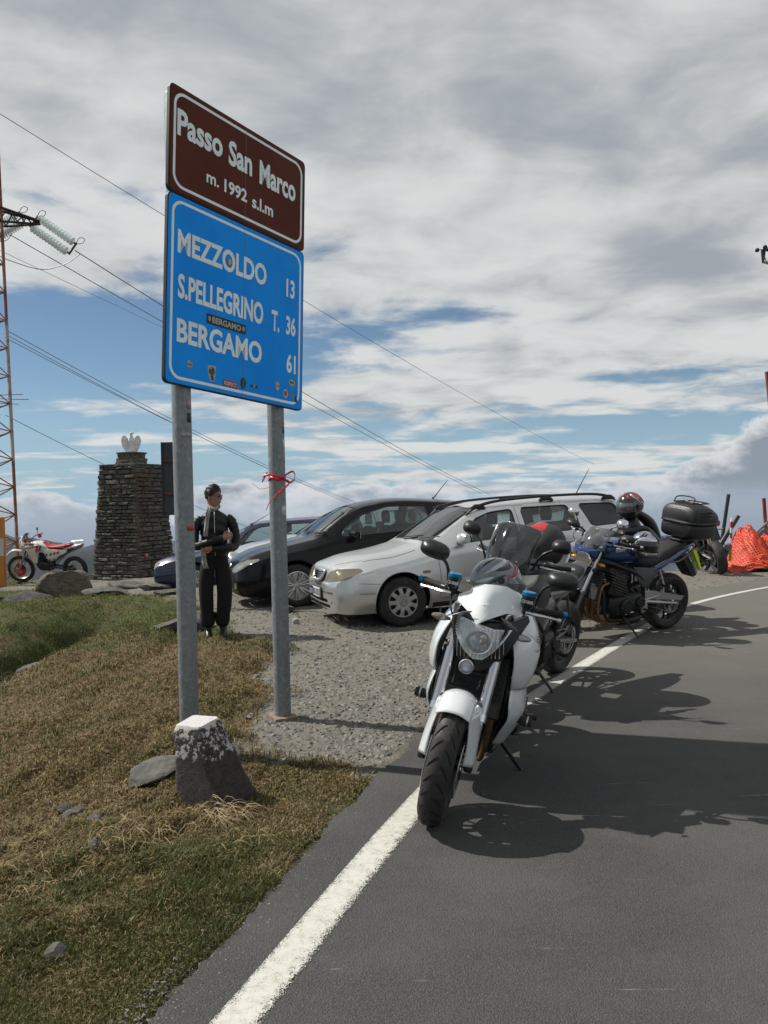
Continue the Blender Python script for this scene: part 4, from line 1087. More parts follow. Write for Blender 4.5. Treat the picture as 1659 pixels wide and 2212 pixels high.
def make_net():
    cx, cy, gz = 7.78, 16.6, -0.08
    root = empty('orange_net', (cx, cy, gz)); tag(root, 'orange plastic safety netting heaped over a mound at the far right', 'safety net')
    nm = net_mat()
    def hz(x, y, k):
        r = 0.62 * math.exp(-((x + 0.42) / 0.36) ** 2 - (y / 0.6) ** 2) + 0.52 * math.exp(-((x - 0.35) / 0.75) ** 2 - (y / 0.6) ** 2) + 0.28 * math.exp(-((x - 1.4) / 0.9) ** 2 - (y / 0.6) ** 2)
        n = float(fbm(np.array([x * 3 + y]), np.array([y * 3.0]), 3, 3 + k)[0]) - 0.5
        fold = 0.05 * math.sin(x * 17 + 3 * y + 4 * n + k)
        return max(0.0, r * (1.0 + 0.06 * k) + (n * 0.22 + fold + 0.10 * (float(vnoise(np.array([x * 21.0]), np.array([y * 21.0]), 9)[0]) - .5)) * min(1, r * 2.2))
    for k in range(2):
        b = MB(); nu, nv = 110, 46
        b.grid(lambda u, v: (-0.98 + u * 3.2, -0.85 + v * 1.7, hz(-0.98 + u * 3.2, -0.85 + v * 1.7, k) + 0.01), nu, nv)
        o = b.build('net_sheet', nm, root, angle=80)
        a = o.data.attributes.new('uvw', 'FLOAT_VECTOR', 'POINT'); V = np.array([v.co[:] for v in o.data.vertices])
        uv = np.stack([V[:, 0] + 0.25 * V[:, 2], V[:, 1] + V[:, 2] * 1.0 + k * .02, V[:, 2] * 0], 1).astype(np.float32); a.data.foreach_set('vector', uv.ravel())
    b = MB(); b.grid(lambda u, v: (-0.9 + u * 3.0, -0.8 + v * 1.6, max(0, hz(-0.9 + u * 3.0, -0.8 + v * 1.6, 0) * 0.88 - 0.03)), 40, 20)
    b.build('core', mat('mound_soil', (0.16, 0.13, 0.10), 0.95, var=0.3, vscale=4, bump=0.6), root)
    for k in range(5):
        r = random.Random(k); pts = []
        x0 = r.uniform(-0.6, 0.2); 
        for s in range(8):
            x = x0 + s * 0.25; y = -0.75 + 0.10 * math.sin(s + k); pts.append((x, y, hz(x, y, 1) + 0.05 + 0.03 * math.sin(s * 2 + k)))
        b = MB(); b.tube(pts, 0.014, 6, sm=4); b.build('net_cord', mat('net_cord', (0.75, 0.14, 0.03), 0.4), root)
make_net()
def post(name, a, b_, r, Y, m, label, cat, zb=None, n=8, group=None):
    A, B = at(*a, Y), at(*b_, Y)
    if zb is not None: A = A + (A - B) * ((A.z - zb) / max(1e-6, (B.z - A.z)))
    q = MB(); q.M = Matrix.Translation(-A); q.tube([A, B], r, n); o = q.build(name, m); o.location = A; return tag(o, label, cat, group)
green = mat('green_post', (0.020, 0.030, 0.028), 0.5)
post('metal_post', (1562, 1150), (1574, 1067.5), 0.040, 17.2, green, 'thin dark upright post rising behind the orange netting', 'post', -0.3)
post('metal_post', (1562, 1168), (1595, 1114), 0.050, 16.9, green, 'slanting dark post stuck in the orange netting', 'post', -0.1)
post('metal_post', (1655, 1150), (1650, 1076), 0.040, 17.6, mat('red_post', (0.20, 0.03, 0.03), 0.5), 'dark and red post at the right edge above the hose', 'post', -0.4)
def make_stake():
    Y = 16.0; A, B = at(1577, 1212, Y), at(1580.5, 1117, Y)
    root = empty('snow_stake', A); tag(root, 'thin red and white striped stake in front of the orange netting', 'stake')
    edges = [0, 0.27, 0.38, 0.52, 0.64, 0.76, 0.90, 1.0]; r = mat('stake_red', (0.45, 0.02, 0.03), 0.5); w = mat('stake_white', (0.68, 0.68, 0.66), 0.5)
    for i in range(len(edges) - 1):
        b = MB(); b.M = Matrix.Translation(-A); b.tube([A.lerp(B, edges[i]), A.lerp(B, edges[i + 1])], [0.026, 0.026] if i < 6 else [0.026, 0.008], 8); b.build('band', [w, r][i % 2] if i else mat('stake_yellow', (0.4, 0.33, 0.03), 0.6), root)
make_stake()
def hose(pts, label, r=0.03, Y=16.8):
    P = [at(x, y, Y) for x, y in pts]; b = MB(); b.M = Matrix.Translation(-P[0]); b.tube(P, r, 8, sm=7); o = b.build('hose', mat('hose_grey', (0.16, 0.16, 0.16), 0.6)); o.location = P[0]; tag(o, label, 'hose', 'hoses looped at the right edge')
hose([(1610, 1185), (1622, 1165), (1640, 1145), (1660, 1128), (1690, 1110)], 'pale grey hose rising to the right above the netting')
hose([(1627, 1198), (1624, 1180), (1632, 1165), (1650, 1147), (1680, 1130)], 'darker hose curving up beside the pale one', 0.035)
hose([(1636, 1182), (1650, 1178), (1655, 1160), (1656, 1120)], 'thin cable hanging in a loop at the right edge', 0.012)
def make_anemometer():
    Y = 15.5; A = at(1648, 560, Y); pole_x = at(1720, 560, Y).x
    root = empty('weather_mast', (pole_x, Y, 0)); tag(root, 'weather mast whose arm carries small wind cups at the right edge', 'weather mast')
    W2 = Matrix.Translation((-pole_x, -Y, 0)); st = mat('mast_steel', (0.30, 0.31, 0.32), 0.4, 0.6); bk = mat('cup_black', (0.02, 0.02, 0.022), 0.4)
    b = MB(); b.M = W2; b.tube([(pole_x, Y, -0.3), (pole_x, Y, A.z + 0.6)], 0.05, 10); b.build('pole', st, root)
    b = MB(); b.M = W2; b.tube([Vector((pole_x, Y, A.z - 0.25)), A - Vector((0, 0, 0.05))], 0.025, 8); b.build('arm', st, root)
    T = at(1649, 541, Y)
    b = MB(); b.M = W2; b.tube([A - Vector((0, 0, 0.07)), T], [0.02, 0.035, 0.035, 0.05], 8); b.build('spindle', bk, root)
    for k in range(3):
        a = R(120 * k + 20); c = T + Vector((0.11 * math.cos(a), 0.11 * math.sin(a), 0.03)); b = MB(); b.M = W2; b.tube([T + Vector((0, 0, .02)), c], 0.008, 5); b.ball(c, 0.042, 10, 7); b.build('cup', bk, root)
    b = MB(); b.M = W2; c = at(1652, 556, Y); b.tube([c, c + Vector((0.03, 0, -0.07)), c + Vector((0.09, 0, -0.1)), c + Vector((0.12, 0, -0.04)), c + Vector((0.14, 0, -0.06))], 0.010, 6, sm=5); b.build('wire_loop', st, root)
make_anemometer()
post('red_mast', (1697, 1200), (1656.5, 803), 0.05, 18.5, mat('faded_red', (0.22, 0.07, 0.07), 0.6), 'faded red pole just showing at the right edge', 'mast', -0.5)
# ================================================================ CARS
def carpaint(name, col, metal=0.0, rough=0.35, dust=0.0, coat=0.6):
    if name in _mats: return _mats[name]
    m = bpy.data.materials.new(name); m.use_nodes = True; t = NT(m.node_tree); b = t.n['Principled BSDF']
    tc = t.n.new('ShaderNodeTexCoord').outputs['Object']; sp = t.n.new('ShaderNodeSeparateXYZ'); t.put(sp.inputs[0], tc)
    n = t.noise(tc, 5, 6, 0.65); n2 = t.noise(tc, 900, 2, 0.5)
    c = t.mix(t.ramp(n2, 0.3, 0.7, 0, 0.12 if metal else 0.0), col, tuple(min(1, k * 1.6) for k in col))
    d = t.math('MULTIPLY', t.math('ADD', t.ramp(sp.outputs[2], 0.75, 0.2, 0, 0.5), t.ramp(n, 0.35, 0.75, 0.0, 0.5)), dust)
    c = t.mix(d, c, (0.20, 0.185, 0.16))
    t.put(b.inputs['Base Color'], c); b.inputs['Metallic'].default_value = metal
    t.put(b.inputs['Roughness'], t.math('ADD', t.math('MULTIPLY', d, 0.5), rough)); t.put(b.inputs['Coat Weight'], t.math('SUBTRACT', coat, d, clamp=True)); b.inputs['Coat Roughness'].default_value = 0.05
    b.inputs['Specular IOR Level'].default_value = 0.5 if coat else 0.22
    _mats[name] = m; return m
RUB = mat('rubber', (0.018, 0.018, 0.018), 0.75, var=0.2, vscale=12, dirt=((0.07, 0.065, 0.055), 0.25, 9))
BLK = mat('black_plastic', (0.020, 0.020, 0.021), 0.5, var=0.15, vscale=9)
CHR = mat('chrome', (0.72, 0.72, 0.72), 0.12, 1.0)
ALU = mat('alloy', (0.50, 0.50, 0.50), 0.32, 0.85, var=0.08, vscale=6)
HUB = mat('hubcap_silver', (0.36, 0.355, 0.34), 0.45, 0.3, dirt=((0.15, 0.13, 0.11), 0.3, 12))
INT = mat('car_interior', (0.030, 0.030, 0.032), 0.8); SEAT = mat('seat_cloth', (0.045, 0.045, 0.05), 0.9)
WELL = mat('wheel_well', (0.008, 0.008, 0.008), 0.95)
GLS = glassy('car_glass', (0.84, 0.94, 0.90), 0.90)
GLSD = glassy('car_glass_dark', (0.70, 0.80, 0.76), 0.74)
LENS = glassy('lamp_lens', (0.92, 0.92, 0.90), 0.9, 0.02, 0.26, (0.7, 0.7, 0.7))
REFL = mat('lamp_reflector', (0.68, 0.66, 0.60), 0.30, 0.5, bump=0.4, bscale=40)

def cut_region(bm, poly, axis, keep):
    """cut a convex outline into the surface; returns the faces inside"""
    def P(q): return {'y': (q.x, q.z), 'x': (q.y, q.z), 'z': (q.x, q.y)}[axis]
    A = [Vector(p) for p in poly]; n = len(A)
    if sum(A[i].x * A[(i + 1) % n].y - A[(i + 1) % n].x * A[i].y for i in range(n)) < 0: A.reverse()
    lo = Vector((min(p.x for p in A), min(p.y for p in A))); hi = Vector((max(p.x for p in A), max(p.y for p in A)))
    def near(f):
        if not keep(f.calc_center_median()): return False
        us = [P(v.co) for v in f.verts]
        return not (max(u[0] for u in us) < lo.x - 1e-4 or min(u[0] for u in us) > hi.x + 1e-4 or max(u[1] for u in us) < lo.y - 1e-4 or min(u[1] for u in us) > hi.y + 1e-4)
    for i in range(n):
        p, q = A[i], A[(i + 1) % n]; e = q - p
        no2 = Vector((-e.y, e.x)).normalized()
        if axis == 'y': co, no = Vector((p.x, 0, p.y)), Vector((no2.x, 0, no2.y))
        elif axis == 'x': co, no = Vector((0, p.x, p.y)), Vector((0, no2.x, no2.y))
        else: co, no = Vector((p.x, p.y, 0)), Vector((no2.x, no2.y, 0))
        fs = [f for f in bm.faces if near(f)]
        geom = fs + list({e_ for f in fs for e_ in f.edges}) + list({v for f in fs for v in f.verts})
        bmesh.ops.bisect_plane(bm, geom=geom, dist=1e-6, plane_co=co, plane_no=no)
    out = []
    for f in bm.faces:
        c = f.calc_center_median()
        if not keep(c): continue
        u = Vector(P(c)); ok = True
        for i in range(n):
            p, q = A[i], A[(i + 1) % n]
            if (q.x - p.x) * (u.y - p.y) - (q.y - p.y) * (u.x - p.x) < -1e-7: ok = False; break
        if ok: out.append(f)
    return out
def take(bm, faces, name, m, parent, inset=0.0, remove=True):
    """move faces to an object of their own, sunk along their normals"""
    bm.normal_update(); nb = bmesh.new(); mp = {}
    for f in faces:
        vs = []
        for v in f.verts:
            if v not in mp: mp[v] = nb.verts.new(v.co - v.normal * inset)
            vs.append(mp[v])
        try: nb.faces.new(vs)
        except ValueError: pass
    me = bpy.data.meshes.new(name); nb.to_mesh(me); nb.free()
    me.polygons.foreach_set('use_smooth', np.full(len(me.polygons), True))
    if remove: bmesh.ops.delete(bm, geom=faces, context='FACES')
    return link(name, me, m, parent)
def surf_line(bvh, pts, side_dir, r, name, m, parent, closed=True, n=5):
    """thin bead laid on the surface, following an outline projected along side_dir"""
    P = []
    for p in pts:
        h = bvh.ray_cast(Vector(p) + Vector(side_dir) * 3, -Vector(side_dir), 6)
        if h[0] is not None: P.append(h[0])
    if len(P) < 2: return
    b = MB(); b.tube(P, r, n, closed=closed and len(P) == len(pts)); return b.build(name, m, parent)
def rpoly(pts, r=0.04, n=3):
    """convex outline with rounded corners"""
    out = []; N = len(pts)
    for i in range(N):
        p0, p, p1 = Vector(pts[i - 1]), Vector(pts[i]), Vector(pts[(i + 1) % N])
        a = (p0 - p); b = (p1 - p); k = min(r, a.length * .45, b.length * .45); a = p + a.normalized() * k; b = p + b.normalized() * k
        for s in range(n + 1):
            t = s / n; out.append(tuple(a * (1 - t) ** 2 + p * 2 * t * (1 - t) + b * t * t))
    return out

def car_wheel(parent, x, y, r, w, style, steer=0.0):
    """y > 0: outer face towards +y"""
    s = 1 if y > 0 else -1
    wh = empty('wheel', (x, y, r)); wh.parent = parent; wh.rotation_euler = (0, 0, steer)
    b = MB(); rr = r - 0.105
    prof = [(rr, -w * .5), (rr + .02, -w * .52), (r - .035, -w * .55), (r - .008, -w * .46), (r, -w * .34), (r, w * .34), (r - .008, w * .46), (r - .035, w * .55), (rr + .02, w * .52), (rr, w * .5)]
    b.lathe(prof, (0, 0, 0), (0, 1, 0), 48, closed=True); b.build('tyre', RUB, wh, angle=50)
    b = MB(); b.lathe([(0, s * w * .18), (rr - .01, s * w * .18), (rr + .004, s * w * .50), (rr - .012, s * w * .52), (rr - .02, s * w * .40), (rr - .03, s * w * .10), (0, s * w * .10)], (0, 0, 0), (0, 1, 0), 40); 
    b.build('rim', ALU if style == 'alloy' else BLK, wh)
    R0 = rr - 0.004; yo = s * w * .47
    if style == 'cap':         # nine windows round a dished cover
        b = MB(); N = 9; K = 8 * N; V = []; F = []
        rad = [0.0, 0.045, 0.055, R0 * .50, R0 * .60, R0 * .88, R0 * .93, R0]
        hts = [0.020, 0.020, 0.014, 0.020, 0.020, 0.006, 0.010, 0.0]
        for k in range(K):
            a = math.tau * k / K
            for q, h in zip(rad, hts): V.append((q * math.cos(a), yo + s * h, q * math.sin(a)))
        m_ = len(rad)
        for k in range(K):
            k2 = (k + 1) % K; ph = k % 8
            for i in range(m_ - 1):
                if i == 4 and 2 <= ph <= 5: continue
                if i == 3 and 3 <= ph <= 4: continue
                F.append((k * m_ + i, k * m_ + i + 1, k2 * m_ + i + 1, k2 * m_ + i))
        b.add(V, F); o = b.build('hubcap', HUB, wh, angle=30); 
        md = o.modifiers.new('solid', 'SOLIDIFY'); md.thickness = 0.006
        b = MB(); b.lathe([(0.030, 0), (0.034, s * .004), (0.038, 0)], (0, yo + s * .021, 0), (0, 1, 0), 24, closed=False); e = b.build('emblem', mat('emblem_grey', (0.18, 0.18, 0.18), 0.4, 0.4), wh)
        b = MB(); b.tube([(-0.022, yo + s * .022, -0.006), (-0.004, yo + s * .023, -0.006), (0.004, yo + s * .023, 0.006), (0.022, yo + s * .022, 0.006)], 0.003, 5); b.build('bolt_mark', mat('emblem_grey'), e)
    else:                      # seven split spokes
        b = MB(); N = 7
        for k in range(N):
            for d in (-0.10, 0.10):
                a = math.tau * k / N + 0.2; e0 = (0.045 * math.cos(a + d * 1.5), yo - s * .012, 0.045 * math.sin(a + d * 1.5)); e1 = (R0 * math.cos(a + d * 1.35), yo, R0 * math.sin(a + d * 1.35))
                sp = MB(); sp.tube([e0, tuple((Vector(e0) + Vector(e1)) / 2 + Vector((0, s * .006, 0))), e1], [0.014, 0.013, 0.016], 6, sm=3); sp.build('spoke', ALU, wh)
        b = MB(); b.lathe([(0, s * .004), (0.035, s * .004), (0.062, -s * .008), (0.066, -s * .03)], (0, yo - s * .006, 0), (0, 1, 0), 24); b.build('hub', ALU, wh)
        b = MB(); b.lathe([(R0 - .012, 0), (R0, s * .006), (R0 + .006, 0), (R0, -s * .01)], (0, yo, 0), (0, 1, 0), 44, closed=True); b.build('rim_lip', ALU, wh)
        for k in range(5):
            a = math.tau * k / 5; b = MB(); b.lathe([(0, s * .006), (0.008, s * .006), (0.010, 0)], (0.034 * math.cos(a), yo - s * .003, 0.034 * math.sin(a)), (0, 1, 0), 8); b.build('bolt', CHR, wh)
        b = MB(); b.lathe([(0, 0), (0.12, 0), (0.12, s * .012), (0, s * .012)], (0, s * 0.01, 0), (0, 1, 0), 28); b.build('brake_disc', mat('brake_steel', (0.30, 0.28, 0.26), 0.4, 0.8), wh)
    return wh

def mirror_section(row):
    """row: x, zb, wb, zm, wm, zs, ws, zt, wt, zc -> ring of points from the left sill over the top to the right sill"""
    x, zb, wb, zm, wm, zs, ws, zt, wt, zc = row
    pts = []
    A = np.array([(wb, zb), (wm, zm), (ws, zs)])
    for i in range(2):
        n = 5
        for k in range(n):
            t = k / n
            p0 = A[0] * 2 - A[1] if i == 0 else A[0]; p1, p2 = A[i], A[i + 1]; p3 = A[2] * 2 - A[1] if i == 1 else A[2]
            pts.append(0.5 * ((2 * p1) + (p2 - p0) * t + (2 * p0 - 5 * p1 + 4 * p2 - p3) * t * t + (3 * p1 - p0 - 3 * p2 + p3) * t ** 3))
    S, T, Cc = np.array((ws, zs)), np.array((wt, zt)), np.array((0.0, zc))
    n = 7
    for k in range(n):
        t = k / n; q = S * (1 - t) + T * t; bul = 0.018 * math.sin(math.pi * t) * min(1, abs(zt - zs) / 0.3)
        pts.append(q + np.array((bul, 0)))
    n = 9
    for k in range(n + 1):        # roof or bonnet crown
        t = k / n; a = t * math.pi / 2
        u = wt * (1 - t) ** 1.0; v = zt + (zc - zt) * (1 - (1 - t) ** 2.6)
        pts.append(np.array((u, v)))
    ring = [(x, p[0], p[1]) for p in pts] + [(x, -p[0], p[1]) for p in pts[-2::-1]]
    return ring

def build_car(name, loc, yaw, label, P):
    root = empty(name, loc, (0, P.get('pitch', 0), yaw)); tag(root, label, 'car', 'cars parked on the gravel')
    S = np.array(P['stations'], float)
    rows = smooth_nd(S, P.get('sub', 4)); rings = [mirror_section(r) for r in rows]
    b = MB(); b.rings(rings, cap=True, closed=False)
    n = len(rings[0])
    # front and rear closing strips (left to right), cap polygons above already close them
    me = bpy.data.meshes.new('shell'); me.from_pydata(b.v, [], b.f)
    bm = bmesh.new(); bm.from_mesh(me); bpy.data.meshes.remove(me)
    bmesh.ops.remove_doubles(bm, verts=bm.verts, dist=1e-5)
    big = [f for f in bm.faces if len(f.verts) > 4]
    bmesh.ops.delete(bm, geom=big, context='FACES_ONLY')
    for ring in (rings[0], rings[-1]):       # fill the ends with strips so they can be cut
        m_ = (n - 1) // 2; K = 8; grid = []
        for i in range(m_ + 1):
            L, Q = Vector(ring[i]), Vector(ring[n - 1 - i]); grid.append([bm.verts.new(L.lerp(Q, k / K)) for k in range(K + 1)] if i < m_ else None)
        for i in range(m_ - 1):
            for k in range(K):
                try: bm.faces.new((grid[i][k], grid[i][k + 1], grid[i + 1][k + 1], grid[i + 1][k]))
                except ValueError: pass
    bmesh.ops.remove_doubles(bm, verts=bm.verts, dist=2e-4)
    bmesh.ops.recalc_face_normals(bm, faces=bm.faces)
    c = Vector((-2, 0, 0.8)); bm.normal_update()
    bvh = BVHTree.FromBMesh(bm)
    paint = P['paint']
    # wheel arches
    for ax in P['axles']:
        R_ = P['arch_r']
        poly = [(ax + R_ * math.cos(math.tau * k / 28), P['wr'] + 0.012 + R_ * math.sin(math.tau * k / 28)) for k in range(28)]
        for s in (1, -1):
            fs = cut_region(bm, poly, 'y', lambda q, s=s: q.y * s > 0.45)
            bmesh.ops.delete(bm, geom=fs, context='FACES')
            # lip and inner well
            pts = [(ax + R_ * math.cos(a), s, P['wr'] + 0.012 + R_ * math.sin(a)) for a in np.linspace(-0.35, math.pi + 0.35, 26)]
            surf_line(bvh, pts, (0, s, 0), 0.012, 'arch_lip', paint, root, closed=False, n=6)
            w = MB(); w.rings([[(ax + (R_ + .004) * math.cos(a), s * yy, P['wr'] + .012 + (R_ + .004) * math.sin(a)) for a in np.linspace(-0.3, math.pi + 0.3, 20)] for yy in (P['hw'] - 0.05, 0.50)], cap=False, closed=False)
            w.prism([(ax + (R_ + .004) * math.cos(a), P['wr'] + .012 + (R_ + .004) * math.sin(a)) for a in np.linspace(0, math.tau, 20)[:-1]], 0.01, 'y', s * 0.50)
            w.build('wheel_well', WELL, root)
    # windows
    for (nm, poly, axis, keep, gm, trim) in P['windows']:
        for s in ((1, -1) if axis == 'y' else (1,)):
            kp = (lambda q, s=s: keep(q) and q.y * s > 0.2) if axis == 'y' else keep
            if trim:
                fs = cut_region(bm, rpoly(trim, 0.05), axis, kp); take(bm, fs, 'window_trim', BLK, root, 0.001)
                tb = bmesh.new(); o = [c_ for c_ in root.children if c_.name.startswith('window_trim')][-1]; tb.from_mesh(o.data)
                gf = cut_region(tb, rpoly(poly, 0.05), axis, kp); take(tb, gf, nm, gm, root, 0.004); tb.to_mesh(o.data); tb.free()
            else:
                fs = cut_region(bm, rpoly(poly, 0.05), axis, kp); take(bm, fs, nm, gm, root, 0.006)
            ol = rpoly(poly, 0.05)
            d = {'y': (0, s, 0), 'x': (math.copysign(1, P['wdir'].get(nm, 1)), 0, 0)}[axis]
            pts = [(p[0], 0, p[1]) if axis == 'y' else (0, p[0], p[1]) for p in ol]
            if axis == 'y': surf_line(bvh, pts, d, 0.009, 'window_seal', BLK, root)
            else: surf_line(bvh, pts, (d[0] , 0, 0.0), 0.010, 'window_seal', BLK, root)
    # lamps, grilles, intakes etc: (name, poly, axis, keep, material, inset, both sides)
    for (nm, poly, axis, keep, m, inset, both) in P['patches']:
        for s in ((1, -1) if both else (1,)):
            if axis == 'y': pl = poly; kp = (lambda q, s=s: keep(q) and q.y * s > 0.1)
            else: pl = [(p[0] * s, p[1]) for p in poly]; kp = keep
            fs = cut_region(bm, rpoly(pl, 0.03), axis, kp)
            if not fs: continue
            if nm == 'headlight':
                back = take(bm, fs, 'reflector', REFL, root, 0.035, remove=False); lens = take(bm, fs, 'headlight', P.get('lens', LENS), root, 0.0)
                back.parent = lens
                for k, (lx, ly, lz, lr) in enumerate(P.get('bulbs', [])):
                    q = MB(); q.lathe([(0.0, -0.03), (lr * .35, -0.02), (lr * .8, 0.0), (lr, 0.02)], (lx, ly * s, lz), (-1 if P.get('flip') else 1, 0.25 * s, 0.1), 16); q.build('lamp_bowl', CHR, lens)
            else: take(bm, fs, nm, m, root, inset)
    # panel gaps
    gap = mat('panel_gap', (0.006, 0.006, 0.006), 0.9)
    for (poly, closed) in P['gaps']:
        pts = []
        for i in range(len(poly) - (0 if closed else 1)):
            a, e = Vector(poly[i]), Vector(poly[(i + 1) % len(poly)]); k = max(1, int((e - a).length / 0.07)); pts += [a.lerp(e, j / k) for j in range(k)]
        if not closed: pts.append(Vector(poly[-1]))
        for s in (1, -1): surf_line(bvh, [(p.x, 0, p.y) for p in pts], (0, s, 0), 0.0032, 'panel_gap', gap, root, closed, 4)
    for (pts, d) in P.get('seams', []): surf_line(bvh, pts, d, 0.003, 'panel_gap', gap, root, False, 4)
    me = bpy.data.meshes.new('body'); bm.to_mesh(me); bm.free()
    me.polygons.foreach_set('use_smooth', np.full(len(me.polygons), True)); me.set_sharp_from_angle(angle=R(50))
    link('body', me, paint, root)
    # inside
    b = MB(); L0, L1 = P['axles'][0] + 0.38, P['axles'][1] - 0.5
    b.box(((P['axles'][0] + P['axles'][1]) / 2, 0, 0.26), (P['axles'][0] - P['axles'][1] - 0.85, P['hw'] * 2 - 0.22, 0.10)); b.box(((P['axles'][0] + P['axles'][1]) / 2, 0, 0.30), (P['axles'][0] - P['axles'][1] + 1.1, 0.95, 0.10)); b.build('floor_pan', WELL, root)  # dark boxes added to block light under the open shell
    cx = P['cowl'] - 0.12
    b = MB(); b.loft([(cx + 0.1, 0.78, P['hw'] - .16, 0.06, 0.25, 4), (cx - 0.1, 0.82, P['hw'] - .16, 0.08, 0.3, 4), (cx - 0.38, 0.80, P['hw'] - .18, 0.07, 0.25, 4)], 20, 3); b.build('dashboard', INT, root)
    for s in (1, -1):
        for sx in (cx - 0.95, cx - 1.80):
            se = empty('seat', (sx, s * 0.36, 0)); se.parent = root
            b = MB(); b.loft([(-0.28, 0.50, 0.22, 0.10, 0.16, 3), (0.1, 0.50, 0.24, 0.10, 0.16, 3), (0.28, 0.52, 0.22, 0.09, 0.14, 3)], 16, 3); b.build('cushion', SEAT, se)
            b = MB(); b.loft([(0.5, -0.22, 0.22, 0.09, 0.09, 3), (0.75, -0.26, 0.24, 0.09, 0.09, 3), (0.98, -0.33, 0.20, 0.08, 0.07, 3), (1.05, -0.35, 0.12, 0.05, 0.04, 2.5)], 16, 3, axis='z'); b.build('backrest', SEAT, se)
            b = MB(); b.loft([(1.09, -0.36, 0.10, 0.05, 0.045, 2.6), (1.16, -0.36, 0.13, 0.06, 0.05, 2.6), (1.24, -0.36, 0.12, 0.055, 0.05, 2.6), (1.29, -0.36, 0.05, 0.03, 0.03, 2)], 14, 3, axis='z'); b.build('headrest', SEAT, se)
            se.scale = (1, 1, P.get('seat_h', 1.0))
    b = MB(); b.tube([(0.19 * math.cos(a) * 0.35, 0.19 * math.sin(a), 0.19 * math.cos(a) * 0.94) for a in np.linspace(0, math.tau, 24, endpoint=False)], 0.014, 6, closed=True)
    o = b.build('steering_wheel', INT, root); o.location = (cx - 0.42, 0.36, 0.90)
    for i, ax in enumerate(P['axles']):
        for s in (1, -1): car_wheel(root, ax, s * (P['hw'] - P.get('tuck', 0.115)), P['wr'], 0.195, P['wheel'], P.get('steer', 0) if i == 0 else 0)
    # door mirrors
    mx, mz = P['mirror']
    for s in (1, -1):
        b = MB(); b.loft([(0.0, mz, 0.052, 0.050, 0.050, 2.6), (0.04, mz, 0.068, 0.072, 0.064, 3), (0.13, mz + 0.005, 0.062, 0.072, 0.06, 3), (0.20, mz + 0.004, 0.040, 0.05, 0.04, 2.6)], 18, 4, axis='y')
        b.v = [(mx + p[0], s * (P['mir_y'] + p[1]), p[2]) for p in b.v]; mm = b.build('mirror', P.get('mirror_mat', paint), root)
        b = MB(); b.box((mx - 0.066, s * (P['mir_y'] + 0.11), mz + 0.005), (0.006, 0.15, 0.10)); b.build('mirror_glass', mat('mirror_glass', (0.6, 0.62, 0.65), 0.03, 1), mm, bevel=0.002)
        b = MB(); b.box((mx, s * (P['mir_y'] - 0.02), mz - 0.035), (0.07, 0.12, 0.03), (s * 0.2, 0, 0)); b.build('mirror_foot', BLK, mm, bevel=0.006)
    # door handles
    for hx, hz in P['handles']:
        for s in (1, -1):
            h = bvh.ray_cast(Vector((hx, 3 * s, hz)), Vector((0, -s, 0)), 5)
            if h[0]: b = MB(); b.box((hx, h[0].y + s * 0.012, hz), (0.17, 0.022, 0.032)); b.build('door_handle', P.get('handle_mat', paint), root, bevel=0.009)
    # wipers and plate
    b = MB()
    for y0 in (0.45, -0.12):
        b = MB(); b.tube([(P['cowl'] - 0.02, y0, P['cowl_z'] + 0.025), (P['cowl'] - 0.10, y0 + 0.30, P['cowl_z'] + 0.055)], 0.009, 5); b.build('wiper_arm', BLK, root)
        b = MB(); b.tube([(P['cowl'] - 0.06, y0 - 0.1, P['cowl_z'] + 0.045), (P['cowl'] - 0.14, y0 + 0.40, P['cowl_z'] + 0.075)], 0.007, 5); b.build('wiper_blade', BLK, root)
    if P.get('plate'):
        txt, px_, pz = P['plate']
        b = MB(); b.box((px_, 0.0, pz), (0.014, 0.40, 0.115)); pl = b.build('number_plate', mat('plate_white', (0.62, 0.63, 0.62), 0.4), root, bevel=0.003)
        b = MB(); b.box((px_ + 0.0075, 0.179, pz), (0.002, 0.036, 0.108)); b.build('plate_band', mat('plate_blue', (0.02, 0.06, 0.30), 0.4), pl)
        b = MB(); b.box((px_ + 0.0075, -0.179, pz), (0.002, 0.036, 0.108)); b.build('plate_band', mat('plate_blue'), pl)
        b = MB(); b.box((px_ - 0.006, 0.0, pz), (0.014, 0.43, 0.14)); b.build('plate_frame', BLK, pl, bevel=0.003)
        me = text_mesh(txt, 0.072, 0.29, 0.02, align='CENTER'); place_text('plate_number', me, Matrix.Translation((px_ + 0.009, 0, pz - 0.036)) @ Matrix(((0, 0, 1, 0), (1, 0, 0, 0), (0, 1, 0, 0), (0, 0, 0, 1))), mat('plate_ink', (0.02, 0.02, 0.03), 0.5), pl)
    for (fx, fy, fz, tx, ty, tz, r) in P.get('aerials', []):
        b = MB(); b.tube([(fx, fy, fz), (tx, ty, tz)], [r * 1.6, r, r * .7], 6); b.lathe([(0, 0), (0.022, 0), (0.012, 0.03), (0, 0.035)], (fx, fy, fz - 0.005), (0, 0, 1), 10); b.build('aerial', BLK, root)
    return root, bvh

